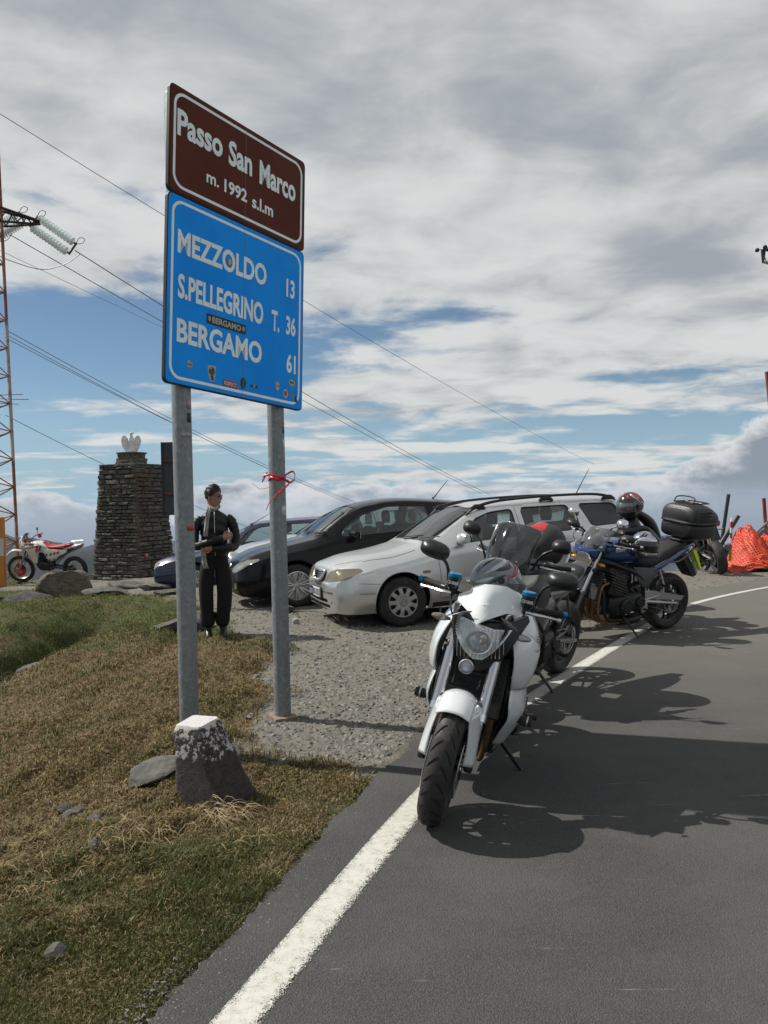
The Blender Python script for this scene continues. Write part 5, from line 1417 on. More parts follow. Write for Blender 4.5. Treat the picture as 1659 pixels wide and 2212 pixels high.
#            x     zb    wb    zm    wm    zs    ws    zt    wt    zc
OPEL = [(0.00, 0.26, 0.40, 0.38, 0.48, 0.50, 0.47, 0.54, 0.44, 0.555),
        (-0.035, 0.235, 0.58, 0.38, 0.66, 0.53, 0.655, 0.585, 0.60, 0.60),
        (-0.065, 0.22, 0.66, 0.38, 0.735, 0.57, 0.72, 0.675, 0.62, 0.700),
        (-0.11, 0.21, 0.70, 0.38, 0.775, 0.61, 0.755, 0.725, 0.62, 0.755),
        (-0.22, 0.20, 0.74, 0.39, 0.815, 0.65, 0.785, 0.768, 0.63, 0.800),
        (-0.45, 0.19, 0.76, 0.40, 0.845, 0.70, 0.815, 0.825, 0.655, 0.862),
        (-0.84, 0.19, 0.77, 0.42, 0.855, 0.76, 0.835, 0.875, 0.67, 0.905),
        (-1.12, 0.19, 0.78, 0.44, 0.855, 0.81, 0.840, 0.925, 0.70, 0.955),
        (-1.22, 0.19, 0.78, 0.45, 0.855, 0.83, 0.842, 0.955, 0.715, 0.985),
        (-1.50, 0.19, 0.78, 0.46, 0.858, 0.88, 0.842, 1.105, 0.66, 1.155),
        (-1.82, 0.19, 0.78, 0.47, 0.860, 0.905, 0.842, 1.275, 0.605, 1.335),
        (-2.02, 0.19, 0.78, 0.48, 0.860, 0.915, 0.842, 1.345, 0.590, 1.400),
        (-2.30, 0.19, 0.78, 0.49, 0.860, 0.925, 0.842, 1.372, 0.590, 1.425),
        (-3.00, 0.19, 0.78, 0.50, 0.860, 0.945, 0.840, 1.385, 0.590, 1.440),
        (-3.70, 0.20, 0.77, 0.51, 0.850, 0.960, 0.825, 1.370, 0.580, 1.425),
        (-4.02, 0.22, 0.75, 0.52, 0.835, 0.965, 0.800, 1.340, 0.560, 1.395),
        (-4.10, 0.24, 0.74, 0.53, 0.825, 0.960, 0.785, 1.26, 0.58, 1.32),
        (-4.17, 0.26, 0.72, 0.53, 0.805, 0.93, 0.770, 1.05, 0.66, 1.10),
        (-4.22, 0.28, 0.68, 0.53, 0.775, 0.84, 0.74, 0.90, 0.66, 0.92),
        (-4.28, 0.30, 0.58, 0.50, 0.65, 0.60, 0.62, 0.64, 0.58, 0.65)]
fr = lambda q: q.x > -0.6
mid = lambda q: -4.05 < q.x < -1.0
silver = carpaint('silver_paint', (0.60, 0.605, 0.60), 0.7, 0.30, 0.08, 0.4)
opel_p = dict(stations=OPEL, paint=silver, axles=(-0.84, -3.455), arch_r=0.355, wr=0.300, hw=0.855, wheel='cap', cowl=-1.20, cowl_z=0.975, wdir={'rear_window': -1},
    windows=[('windscreen', [(-0.60, 0.995), (0.60, 0.995), (0.66, 1.03), (0.53, 1.355), (0.0, 1.385), (-0.53, 1.355), (-0.66, 1.03)], 'x', lambda q: -2.06 < q.x < -1.16 and q.z > 0.96, GLS, None),
             ('rear_window', [(-0.58, 0.99), (0.58, 0.99), (0.53, 1.32), (-0.53, 1.32)], 'x', lambda q: q.x < -4.03 and q.z > 0.9, GLSD, None),
             ('side_window', [(-1.62, 0.945), (-2.42, 0.985), (-2.42, 1.315), (-2.12, 1.295), (-1.90, 1.225)], 'y', lambda q: -4.1 < q.x < -1.3 and q.z > 0.9, GLS, None),
             ('side_window', [(-2.55, 0.99), (-3.18, 1.005), (-3.30, 1.06), (-3.22, 1.32), (-2.55, 1.325)], 'y', lambda q: -4.1 < q.x < -1.3 and q.z > 0.9, GLS, None),
             ('side_window', [(-3.50, 1.03), (-4.00, 1.04), (-3.96, 1.29), (-3.86, 1.31), (-3.40, 1.325)], 'y', lambda q: -4.1 < q.x < -1.3 and q.z > 0.9, GLSD, None)],
    patches=[('headlight', [(0.26, 0.570), (0.50, 0.580), (0.78, 0.610), (0.80, 0.695), (0.74, 0.740), (0.55, 0.738), (0.38, 0.690)], 'x', lambda q: q.x > -0.42 and q.z > 0.53, None, 0, True),
             ('bumper_trim', [(0.26, 0.445), (0.62, 0.452), (0.62, 0.466), (0.26, 0.459)], 'x', fr, CHR, -0.006, True),
             ('lower_intake', [(0.0, 0.262), (0.52, 0.275), (0.50, 0.315), (0.0, 0.305)], 'x', fr, WELL, 0.02, True),
             ('lower_intake', [(0.0, 0.325), (0.47, 0.335), (0.45, 0.372), (0.0, 0.365)], 'x', fr, WELL, 0.02, True),
             ('fog_lamp', [(0.55, 0.315), (0.63, 0.32), (0.63, 0.36), (0.55, 0.355)], 'x', fr, silver, 0.004, True),
             ('side_marker', [(-1.10, 0.62), (-1.20, 0.62), (-1.20, 0.655), (-1.10, 0.655)], 'y', lambda q: q.x > -1.4, mat('marker_orange', (0.25, 0.17, 0.11), 0.3), -0.004, True),
             ('sill', [(-1.22, 0.15), (-3.08, 0.15), (-3.08, 0.255), (-1.22, 0.255)], 'y', lambda q: -3.1 < q.x < -1.2, BLK, 0.004, True)],
    gaps=[([(-1.30, 0.90), (-1.33, 0.60), (-1.31, 0.30), (-2.46, 0.30), (-2.47, 0.97)], False), ([(-2.47, 1.33), (-2.475, 0.98)], False), ([(-2.47, 0.30), (-3.10, 0.30), (-3.14, 0.62), (-3.33, 0.90), (-3.36, 1.04)], False),
          ([(-0.56, 0.54), (-0.30, 0.565)], False), ([(-0.535, 0.43), (-0.3, 0.445)], False)],
    seams=[([(-0.10 - 0.06 * k, 0.30 + 0.34 * min(1, k / 5), 0) for k in range(0, 6)] + [(-0.42 - 0.08 * k, 0.665 + 0.012 * min(k, 4), 0) for k in range(0, 9)], (0, 0, 1)), ([(-0.10 - 0.06 * k, -0.30 - 0.34 * min(1, k / 5), 0) for k in range(0, 6)] + [(-0.42 - 0.08 * k, -0.665 - 0.012 * min(k, 4), 0) for k in range(0, 9)], (0, 0, 1))],
    bulbs=[(-0.16, 0.40, 0.62, 0.050), (-0.21, 0.56, 0.635, 0.050)],
    lens=glassy('yellowed_lens', (0.80, 0.74, 0.56), 0.62, 0.12, 0.35, (0.42, 0.38, 0.27)),
    mirror=(-1.62, 1.00), mir_y=0.845, handles=[(-2.32, 0.83), (-3.12, 0.86)], plate=('BK 673ZK', 0.022, 0.43), pitch=R(2.2),
    aerials=[(-3.75, 0.0, 1.42, -3.98, 0.02, 1.78, 0.005)], steer=R(-4))
A_ = R(72)
fwd = Vector((-math.sin(A_), -math.cos(A_), 0)); left = Vector((math.cos(A_), -math.sin(A_), 0))
yaw_o = math.atan2(fwd.y, fwd.x)
# hub of the near front wheel sits at the contact point
def car_origin(contact, yaw, axle, side): 
    f = Vector((math.cos(yaw), math.sin(yaw), 0)); l = Vector((-math.sin(yaw), math.cos(yaw), 0)); return Vector(contact) - f * axle - l * side
def astra_extras(root, bvh):
    # V grille: chrome frame, slats, badge
    b = MB(); o1 = [(-0.245, 0.705), (0.245, 0.705), (0.20, 0.600), (0.10, 0.590), (-0.10, 0.590), (-0.20, 0.600)]
    def gx(y): return 0.014 - 0.03 * (abs(y) / 0.25) ** 2
    for s0, name, m, r in ((1.0, 'grille_frame', silver, 0.017),):
        b.tube([(gx(y) + 0.018 - (z - 0.59) * 0.42, y, z) for y, z in rpoly(o1, 0.03)], r, 8, closed=True); b.build(name, m, root)
    b = MB(); b.add([(gx(y) + 0.0 - (z - 0.59) * 0.42, y, z) for y, z in o1], [(0, 1, 2, 3, 4, 5)]); b.build('grille_back', WELL, root)
    for k in range(5):
        z = 0.608 + 0.0215 * k; w = 0.205 + 0.035 * k / 4
        b = MB(); b.tube([(gx(y) + 0.012 - (z - 0.59) * 0.42, y, z) for y in np.linspace(-w, w, 9)], 0.0052, 6); b.build('grille_slat', CHR, root)
    z = 0.650; e = MB(); c = Vector((gx(0) + 0.026 - (z - 0.59) * 0.42, 0, z))
    e.tube([c + Vector((0, 0.036 * math.cos(a), 0.036 * math.sin(a))) for a in np.linspace(0, math.tau, 20, endpoint=False)], 0.006, 6, closed=True); bd = e.build('badge', mat('badge_dark', (0.05, 0.05, 0.06), 0.3, 0.7), root)
    e = MB(); e.tube([c + Vector((0, -0.045, 0.010)), c + Vector((0, 0.004, 0.010)), c + Vector((0, -0.004, -0.010)), c + Vector((0, 0.045, -0.010))], 0.006, 5); e.build('bolt_mark', mat('badge_dark'), bd)
    # roof rails
    for s in (1, -1):
        y = 0.60
        def rz(x): return float(np.interp(x, [-3.95, -3.0, -2.3, -2.0, -1.9], [1.36, 1.40, 1.387, 1.36, 1.31]))
        b = MB(); b.tube([(-1.80, s * y, 1.275), (-1.98, s * (y + .004), 1.375), (-2.3, s * y, 1.432), (-3.0, s * y, 1.452), (-3.65, s * (y - .005), 1.438), (-3.92, s * (y - .01), 1.385), (-4.00, s * (y - .015), 1.345)], [0.010, 0.022, 0.018, 0.017, 0.018, 0.022, 0.012], 8, sm=6); b.build('roof_rail', BLK, root)
        for x in (-1.98, -2.95, -3.88):
            b = MB(); b.loft([(x + 0.10, rz(x) - 0.005, 0.012, 0.02, 0.015, 3), (x + 0.04, rz(x) + 0.02, 0.020, 0.035, 0.03, 3), (x - 0.04, rz(x) + 0.02, 0.020, 0.035, 0.03, 3), (x - 0.10, rz(x) - 0.005, 0.012, 0.02, 0.015, 3)], 12, 3); b.v = [(p[0], s * y + p[1], p[2]) for p in b.v]; b.build('rail_foot', BLK, root)
        # black rub strip on the doors
    for s in (1, -1):
        h = bvh.ray_cast(Vector((-2.0, 3 * s, 0.5)), Vector((0, -s, 0)), 5)
        b = MB(); b.box((-1.94, h[0].y + s * 0.003, 0.5), (1.02, 0.014, 0.045)); b.build('rub_strip', silver, root, bevel=0.005)
Ow = car_origin((0.195, 9.76, -0.05), yaw_o, -0.84, 0.74)
car1, bv1 = build_car('parked_car', Ow, yaw_o, 'silver estate car with roof rails and a yellowed headlight', opel_p); astra_extras(car1, bv1)

#            x     zb    wb    zm    wm    zs    ws    zt    wt    zc
PEUG = [(0.00, 0.24, 0.30, 0.36, 0.40, 0.50, 0.36, 0.56, 0.30, 0.575),
        (-0.05, 0.21, 0.50, 0.38, 0.60, 0.56, 0.54, 0.63, 0.46, 0.65),
        (-0.14, 0.19, 0.64, 0.40, 0.72, 0.62, 0.67, 0.70, 0.55, 0.725),
        (-0.28, 0.18, 0.72, 0.40, 0.80, 0.68, 0.75, 0.765, 0.60, 0.79),
        (-0.50, 0.17, 0.76, 0.41, 0.855, 0.74, 0.81, 0.83, 0.64, 0.86),
        (-0.88, 0.17, 0.78, 0.43, 0.885, 0.81, 0.85, 0.90, 0.68, 0.935),
        (-1.12, 0.17, 0.79, 0.45, 0.89, 0.85, 0.855, 0.945, 0.70, 0.98),
        (-1.24, 0.17, 0.79, 0.46, 0.89, 0.87, 0.855, 0.985, 0.71, 1.02),
        (-1.50, 0.17, 0.79, 0.47, 0.89, 0.91, 0.853, 1.170, 0.645, 1.22),
        (-1.80, 0.17, 0.79, 0.48, 0.89, 0.94, 0.85, 1.345, 0.585, 1.40),
        (-2.10, 0.17, 0.79, 0.49, 0.89, 0.96, 0.85, 1.430, 0.565, 1.485),
        (-2.60, 0.17, 0.79, 0.50, 0.89, 0.985, 0.848, 1.465, 0.56, 1.53),
        (-3.30, 0.18, 0.78, 0.52, 0.885, 1.00, 0.84, 1.415, 0.55, 1.485),
        (-3.75, 0.20, 0.76, 0.54, 0.865, 1.01, 0.81, 1.350, 0.52, 1.42),
        (-4.02, 0.24, 0.72, 0.56, 0.82, 0.99, 0.76, 1.20, 0.54, 1.27),
        (-4.14, 0.28, 0.66, 0.55, 0.77, 0.90, 0.70, 0.98, 0.58, 1.01),
        (-4.20, 0.32, 0.54, 0.50, 0.62, 0.68, 0.56, 0.72, 0.50, 0.73)]
blackp = carpaint('black_paint', (0.007, 0.007, 0.008), 0.0, 0.14, 0.02, 0.0)
peug_p = dict(stations=PEUG, paint=blackp, axles=(-0.86, -3.40), arch_r=0.365, wr=0.315, hw=0.885, wheel='alloy', cowl=-1.22, cowl_z=1.01, wdir={'rear_window': -1}, tuck=0.12,
    windows=[('windscreen', [(-0.60, 1.04), (0.60, 1.04), (0.66, 1.07), (0.50, 1.40), (0.0, 1.435), (-0.50, 1.40), (-0.66, 1.07)], 'x', lambda q: -2.4 < q.x < -1.18 and q.z > 0.98, GLS, None),
             ('rear_window', [(-0.5, 1.04), (0.5, 1.04), (0.46, 1.34), (-0.46, 1.34)], 'x', lambda q: q.x < -3.78 and q.z > 0.95, GLSD, None),
             ('side_window', [(-1.56, 0.985), (-2.98, 1.045), (-2.98, 1.405), (-2.35, 1.400), (-1.95, 1.30), (-1.64, 1.10)], 'y', lambda q: -4.0 < q.x < -1.3 and q.z > 0.93, GLS, None),
             ('side_window', [(-3.12, 1.06), (-3.62, 1.10), (-3.70, 1.20), (-3.55, 1.33), (-3.12, 1.385)], 'y', lambda q: -4.0 < q.x < -1.3 and q.z > 0.93, GLSD, None)],
    patches=[('headlight', [(0.33, 0.545), (0.50, 0.53), (0.66, 0.60), (0.765, 0.705), (0.72, 0.735), (0.55, 0.69), (0.36, 0.62)], 'x', lambda q: q.x > -0.62 and q.z > 0.5, None, 0, True),
             ('upper_grille', [(0.0, 0.46), (0.20, 0.465), (0.25, 0.52), (0.0, 0.525)], 'x', fr, WELL, 0.01, True),
             ('lower_grille', [(0.0, 0.27), (0.36, 0.28), (0.34, 0.405), (0.0, 0.41)], 'x', fr, WELL, 0.012, True),
             ('fog_lamp_housing', [(0.42, 0.29), (0.52, 0.30), (0.53, 0.39), (0.43, 0.385)], 'x', fr, mat('fog_chrome', (0.5, 0.5, 0.5), 0.1, 0.9), 0.003, True),
             ('sill', [(-1.25, 0.12), (-3.02, 0.12), (-3.02, 0.24), (-1.25, 0.24)], 'y', lambda q: -3.1 < q.x < -1.2, BLK, 0.004, True)],
    gaps=[([(-1.36, 0.97), (-1.40, 0.65), (-1.36, 0.28), (-2.98, 0.28), (-3.03, 0.80), (-3.03, 1.40)], False)],
    seams=[([(-0.12 - 0.1 * k, 0.42 + 0.05 * min(k, 5), 0) for k in range(0, 11)], (0, 0, 1)), ([(-0.12 - 0.1 * k, -0.42 - 0.05 * min(k, 5), 0) for k in range(0, 11)], (0, 0, 1))],
    bulbs=[(-0.20, 0.47, 0.60, 0.040), (-0.32, 0.60, 0.655, 0.040)],
    mirror=(-1.72, 1.00), mir_y=0.87, handles=[(-2.86, 0.86)], plate=('CR 418LM', 0.008, 0.335), pitch=R(1.2), seat_h=1.03,
    aerials=[(-3.35, 0.02, 1.485, -3.62, 0.02, 1.78, 0.006)], handle_mat=CHR)
Op = car_origin((-1.301, 11.80, -0.035), yaw_o, -0.86, 0.765)
car2, bv2 = build_car('parked_car', Op, yaw_o + R(0), 'glossy black hatchback with silver seven spoke wheels, left of the silver estate', peug_p)
def lion_extras(root):
    def gx(y, b0=0.0): return b0 + 0.014 - 0.12 * y * y
    for z, w, r in ((0.435, 0.30, 0.012), (0.375, 0.30, 0.006), (0.335, 0.31, 0.006), (0.295, 0.31, 0.006)):
        b = MB(); b.tube([(gx(y, 0.012), y, z + 0.03 * (abs(y) / .3) ** 2) for y in np.linspace(-w, w, 11)], r, 6); b.build('chrome_bar', CHR, root)
    b = MB(); b.loft([(0.52, 0.008, 0.03, 0.008, 0.004, 2), (0.56, 0.0, 0.045, 0.01, 0.004, 2.5), (0.61, -0.02, 0.028, 0.01, 0.004, 2), (0.635, -0.035, 0.01, 0.006, 0.003, 2)], 10, 3, axis='z'); b.build('badge', CHR, root)
    b = MB(); b.box((-1.45, 0.50, 1.135), (0.003, 0.10, 0.11), (0, -1.06, 0)); b.build('windscreen_paper', mat('paper_white', (0.6, 0.6, 0.58), 0.6), root)
lion_extras(car2)

# silver car behind, mostly hidden
S3 = [list(r) for r in OPEL]
for r in S3:
    if r[0] > -1.15: r[7] += 0.05 * min(1, -r[0] * 6 + 0.1); r[9] += 0.06 * min(1, -r[0] * 6 + .1); r[5] += 0.03
silver2 = carpaint('pale_silver_paint', (0.50, 0.50, 0.50), 0.5, 0.25, 0.05)
sil_p = dict(opel_p); sil_p.update(stations=S3, paint=silver2, wheel='alloy', plate=None, steer=0, lens=LENS, aerials=[],
    patches=[p for p in opel_p['patches'] if p[0] == 'headlight'] + [('grille', [(0.0, 0.50), (0.20, 0.50), (0.24, 0.64), (0.0, 0.655)], 'x', fr, WELL, 0.01, True)])
Os = at(487, 1200, 13.7); a3 = R(-150)
car3, bv3 = build_car('parked_car', (Os.x + 0.07, 13.75, -0.10), yaw_o + R(0), 'pale silver car whose bonnet shows behind the black hatchback', sil_p)
for k in range(6):
    z = 0.52 + 0.024 * k; b = MB(); b.tube([(0.0 - 0.42 * y * y - 0.1 * (z - .52) , y, z) for y in np.linspace(-0.20, 0.20, 7)], 0.005, 5); b.build('grille_slat', CHR, car3)
# navy car, nose left
NV = []
for r in OPEL:
    q = list(r)
    q[9] *= 0.955; q[7] *= 0.955; q[5] *= 0.97
    NV.append(q)
navy = carpaint('navy_paint', (0.010, 0.014, 0.045), 0.2, 0.25, 0.05)
nav_p = dict(opel_p); nav_p.update(stations=NV, paint=navy, wheel='alloy', plate=None, steer=0, lens=LENS, handle_mat=navy,
    windows=[(w[0], [(p[0], p[1] * 0.957) for p in w[1]], w[2], w[3], GLS, w[5]) for w in opel_p['windows']],
    patches=[('headlight', [(0.285, 0.52), (0.71, 0.545), (0.775, 0.59), (0.74, 0.665), (0.60, 0.68), (0.44, 0.655), (0.30, 0.57)], 'x', lambda q: q.x > -0.42 and q.z > 0.50, None, 0, True), ('lower_intake', [(0.0, 0.262), (0.52, 0.275), (0.50, 0.335), (0.0, 0.325)], 'x', fr, WELL, 0.02, True)],
    aerials=[(-1.95, 0.55, 1.30, -2.35, 0.62, 1.50, 0.006)])
On = at(346, 1220, 16.3)
car4, bv4 = build_car('parked_car', (On.x, 16.3, -0.27), R(-177), 'dark navy car behind the man, its nose beside the stone monument', nav_p)
# ================================================================ MOTORCYCLES
SATIN = mat('satin_black', (0.014, 0.014, 0.015), 0.38, var=0.2, vscale=10)
GLOSSB = mat('gloss_black', (0.010, 0.010, 0.011), 0.15, coat=0.5)
ENG = mat('engine_black', (0.022, 0.022, 0.023), 0.45, 0.4, var=0.3, vscale=14)
ENGG = mat('engine_grey', (0.12, 0.12, 0.12), 0.4, 0.7, var=0.2, vscale=14)
LEA = mat('seat_vinyl', (0.022, 0.022, 0.023), 0.62, var=0.15, vscale=16, bump=0.25, bscale=220)
TREAD = mat('bike_rubber', (0.023, 0.022, 0.021), 0.70, var=0.25, vscale=16, dirt=((0.075, 0.07, 0.06), 0.2, 14))
GROOVE = mat('tread_groove', (0.004, 0.004, 0.004), 0.95)
STEEL = mat('fork_chrome', (0.50, 0.51, 0.53), 0.18, 1.0)
DSC = mat('brake_rotor', (0.42, 0.41, 0.40), 0.28, 0.95, var=0.1, vscale=30)
PEARL = mat('pearl_white', (0.66, 0.69, 0.70), 0.22, coat=0.8, var=0.03, vscale=3)
GREYP = mat('dark_grey_paint', (0.075, 0.078, 0.082), 0.28, 0.4, coat=0.5)
BLUEA = mat('blue_anodised', (0.0, 0.16, 0.32), 0.3, 0.5)
AMBER = mat('amber_lens', (0.55, 0.25, 0.06), 0.2, coat=0.5); CLEARL = glassy('indicator_lens', (0.9, 0.85, 0.75), 0.85, 0.05, 0.30, (0.5, 0.47, 0.42))
REDL = mat('tail_lens', (0.45, 0.01, 0.015), 0.15, coat=0.8)
SMOKE = glassy('smoked_screen', (0.62, 0.66, 0.70), 0.62, 0.04, 0.05)
CLR = glassy('clear_screen', (0.86, 0.90, 0.92), 0.86, 0.04, 0.14, (0.5, 0.52, 0.54))
BRONZE = mat('header_pipe', (0.26, 0.16, 0.085), 0.35, 0.9, var=0.35, vscale=14)

def shell(fn, nu, nv, name, m, parent, M=None, thick=0.005, angle=50):
    b = MB(); 
    if M is not None: b.M = M
    b.grid(fn, nu, nv); return b.build(name, m, parent, solid=thick, angle=angle)
def edge_panel(LE, TE, bulge, name, m, parent, M=None, mirror=True, nu=16, nv=10, thick=0.006, pw=1.0):
    """curved panel between a leading and a trailing edge; built on both sides"""
    L = smooth_path(LE, 8); T = smooth_path(TE, 8); out = []
    for s in ((1, -1) if mirror else (1,)):
        def fn(u, v):
            i = u * (len(L) - 1); k = min(int(i), len(L) - 2); a = L[k].lerp(L[k + 1], i - k)
            i = u * (len(T) - 1); k = min(int(i), len(T) - 2); c = T[k].lerp(T[k + 1], i - k)
            p = a.lerp(c, v); w = math.sin(math.pi * v) ** pw * bulge * (0.55 + 0.45 * math.sin(math.pi * u)); return (p.x, s * (p.y + w), p.z)
        out.append(shell(fn, nu, nv, name, m, parent, M, thick))
    return out
def plate(outline, xfn, name, m, parent, M=None, back=0.02, rings=5, bulge=0.0):
    """front-facing moulded piece; outline of (y, z), xfn(y, z) gives the depth"""
    n = len(outline); cy = sum(p[0] for p in outline) / n; cz = sum(p[1] for p in outline) / n; V = []; F = []
    for r in range(rings):
        s = 1 - r / rings
        for y, z in outline:
            yy, zz = cy + (y - cy) * s, cz + (z - cz) * s; V.append((xfn(yy, zz) + bulge * (1 - s * s), yy, zz))
    c = len(V); V.append((xfn(cy, cz) + bulge, cy, cz))
    for r in range(rings - 1):
        F += [(r * n + k, r * n + (k + 1) % n, (r + 1) * n + (k + 1) % n, (r + 1) * n + k) for k in range(n)]
    F += [((rings - 1) * n + k, (rings - 1) * n + (k + 1) % n, c) for k in range(n)]
    if back:
        o = len(V)
        for y, z in outline: V.append((xfn(y, z) - back, cy + (y - cy) * .9, cz + (z - cz) * .9))
        F += [(k, o + k, o + (k + 1) % n, (k + 1) % n) for k in range(n)]; F.append(tuple(o + k for k in range(n))[::-1])
    b = MB()
    if M is not None: b.M = M
    return b.add(V, F).build(name, m, parent, angle=45)

def bike_wheel(root, x, r, w, M, rimm, spokes=5, discs=1, rim_w=None, grooves=False, front=True, wire=False, knobbly=False):
    M = M or Matrix.Identity(4)
    wh = empty('wheel', (0, 0, 0)); wh.parent = root; tc = TREAD
    C = Vector((x, 0, r)); rr = r - (0.098 if not wire else 0.075)
    b = MB(); b.M = M; prof = []
    prof.append((rr, -w * .36)); prof.append((rr + .018, -w * .42))
    for k in range(13):
        a = math.pi * (k / 12 - 0.5); prof.append((r - 0.062 + 0.062 * math.cos(a * 0.98) ** 0.9 if not wire else r - .05 + .05 * math.cos(a * .95), w * 0.5 * math.sin(a)))
    prof += [(rr + .018, w * .42), (rr, w * .36)]
    b.lathe(prof, C, (0, 1, 0), 64, closed=True); ty = b.build('tyre', tc, wh, angle=60)
    if grooves:
        def surf(ang, t, e=0.0012):
            a = math.pi * 0.5 * t; q = r - 0.062 + 0.062 * math.cos(a * 0.98) ** 0.9 + e
            return (C.x + q * math.cos(ang), C.y + w * 0.5 * math.sin(a), C.z + q * math.sin(ang))
        N = 26
        for k in range(N):
            a0 = math.tau * k / N
            for s in (1, -1):
                b = MB(); b.M = M; off = 0 if s > 0 else math.pi / N
                b.tube([surf(a0 + off - 0.0, s * 0.10), surf(a0 + off - 0.05, s * 0.28), surf(a0 + off - 0.13, s * 0.48), surf(a0 + off - 0.19, s * 0.62)], [0.0012, 0.0030, 0.0030, 0.0012], 5, sm=3); b.build('tread_groove', GROOVE, ty)
    if knobbly:
        b = MB(); b.M = M
        for k in range(44):
            a = math.tau * k / 44
            for yy in (-.03, 0.0, .03):
                c = C + Vector(((r - .002) * math.cos(a + (0.03 if yy == 0 else 0)), yy, (r - .002) * math.sin(a + (0.03 if yy == 0 else 0)))); b.box(c, (0.012, 0.02, 0.022), (0, -a, 0))
        b.build('tread_blocks', tc, ty, kind='stuff')
    b = MB(); b.M = M; hw = w * .36
    b.lathe([(rr + .004, -hw), (rr + .010, -hw * .92), (rr - .012, -hw * .8), (rr - .022, -hw * .3), (rr - .022, hw * .3), (rr - .012, hw * .8), (rr + .010, hw * .92), (rr + .004, hw), (rr - .018, hw * .85), (rr - .034, 0), (rr - .018, -hw * .85)], C, (0, 1, 0), 48, closed=True); b.build('rim', rimm, wh)
    if wire:
        for k in range(28):
            a = math.tau * k / 28; s = 1 if k % 2 else -1; d = 0.5 * (1 if (k // 2) % 2 else -1)
            b = MB(); b.M = M; b.tube([C + Vector((0.03 * math.cos(a + d), s * .03, 0.03 * math.sin(a + d))), C + Vector(((rr - .02) * math.cos(a), 0, (rr - .02) * math.sin(a)))], 0.0022, 4, cap=False); b.build('spoke', CHR, wh)
    else:
        for k in range(spokes):
            a = math.tau * k / spokes + 0.3
            for d in (-0.17, 0.17):
                b = MB(); b.M = M; b.tube([C + Vector((0.045 * math.cos(a + d), 0, 0.045 * math.sin(a + d))), C + Vector((rr * .55 * math.cos(a + d * 1.2), 0, rr * .55 * math.sin(a + d * 1.2))), C + Vector(((rr - .022) * math.cos(a + d * 1.25), 0, (rr - .022) * math.sin(a + d * 1.25)))], [0.015, 0.011, 0.013], 7, sm=3, flat=1.3); b.build('spoke', rimm, wh)
    b = MB(); b.M = M; b.lathe([(0, -.07), (.032, -.07), (.04, -.03), (.04, .03), (.032, .07), (0, .07)], C, (0, 1, 0), 20); b.build('hub', SATIN, wh)
    b = MB(); b.M = M; b.lathe([(0, -.105), (.014, -.105), (.014, .105), (0, .105)], C, (0, 1, 0), 12); b.build('axle', STEEL, wh)
    ys = (0.075, -0.075) if discs == 2 else ((0.075,) if discs == 1 else ())
    for y in ys:
        R1, R0 = (0.155, 0.105) if front else (0.125, 0.08)
        b = MB(); b.M = M; b.lathe([(R0, y - .0025), (R1, y - .0025), (R1, y + .0025), (R0, y + .0025)], C, (0, 1, 0), 48, closed=True); dk = b.build('brake_disc', DSC, wh)
        for k in range(6):
            a = math.tau * k / 6; b = MB(); b.M = M; b.tube([C + Vector((.035 * math.cos(a), y * .9, .035 * math.sin(a))), C + Vector(((R0 + .004) * math.cos(a), y, (R0 + .004) * math.sin(a)))], 0.007, 5); b.build('disc_arm', SATIN, dk)
        for k in range(24):
            a = math.tau * k / 24; q = R0 + .014 + .022 * (k % 3) / 1.6; b = MB(); b.M = M; b.lathe([(0, -.003), (.0045, -.003), (.0045, .003), (0, .003)], C + Vector((q * math.cos(a), y, q * math.sin(a))), (0, 1, 0), 6); b.build('disc_hole', GROOVE, dk)
        b = MB(); b.M = M; a = R(150 if front else 60); c = C + Vector(((R1 - .02) * math.cos(a), y + .005, (R1 - .02) * math.sin(a))); b.box(c, (0.055, 0.06, 0.11), (0, -a + math.pi, 0)); b.build('brake_caliper', SATIN, root, bevel=0.01)
    return wh

def steer_matrix(P):
    rk = R(P['rake']); u = Vector((-math.sin(rk), 0, math.cos(rk))); g = Vector((P['L'] / 2 + P['trail'], 0, 0))
    return Matrix.Translation(g) @ Matrix.Rotation(P.get('steer', 0), 4, u) @ Matrix.Translation(-g)

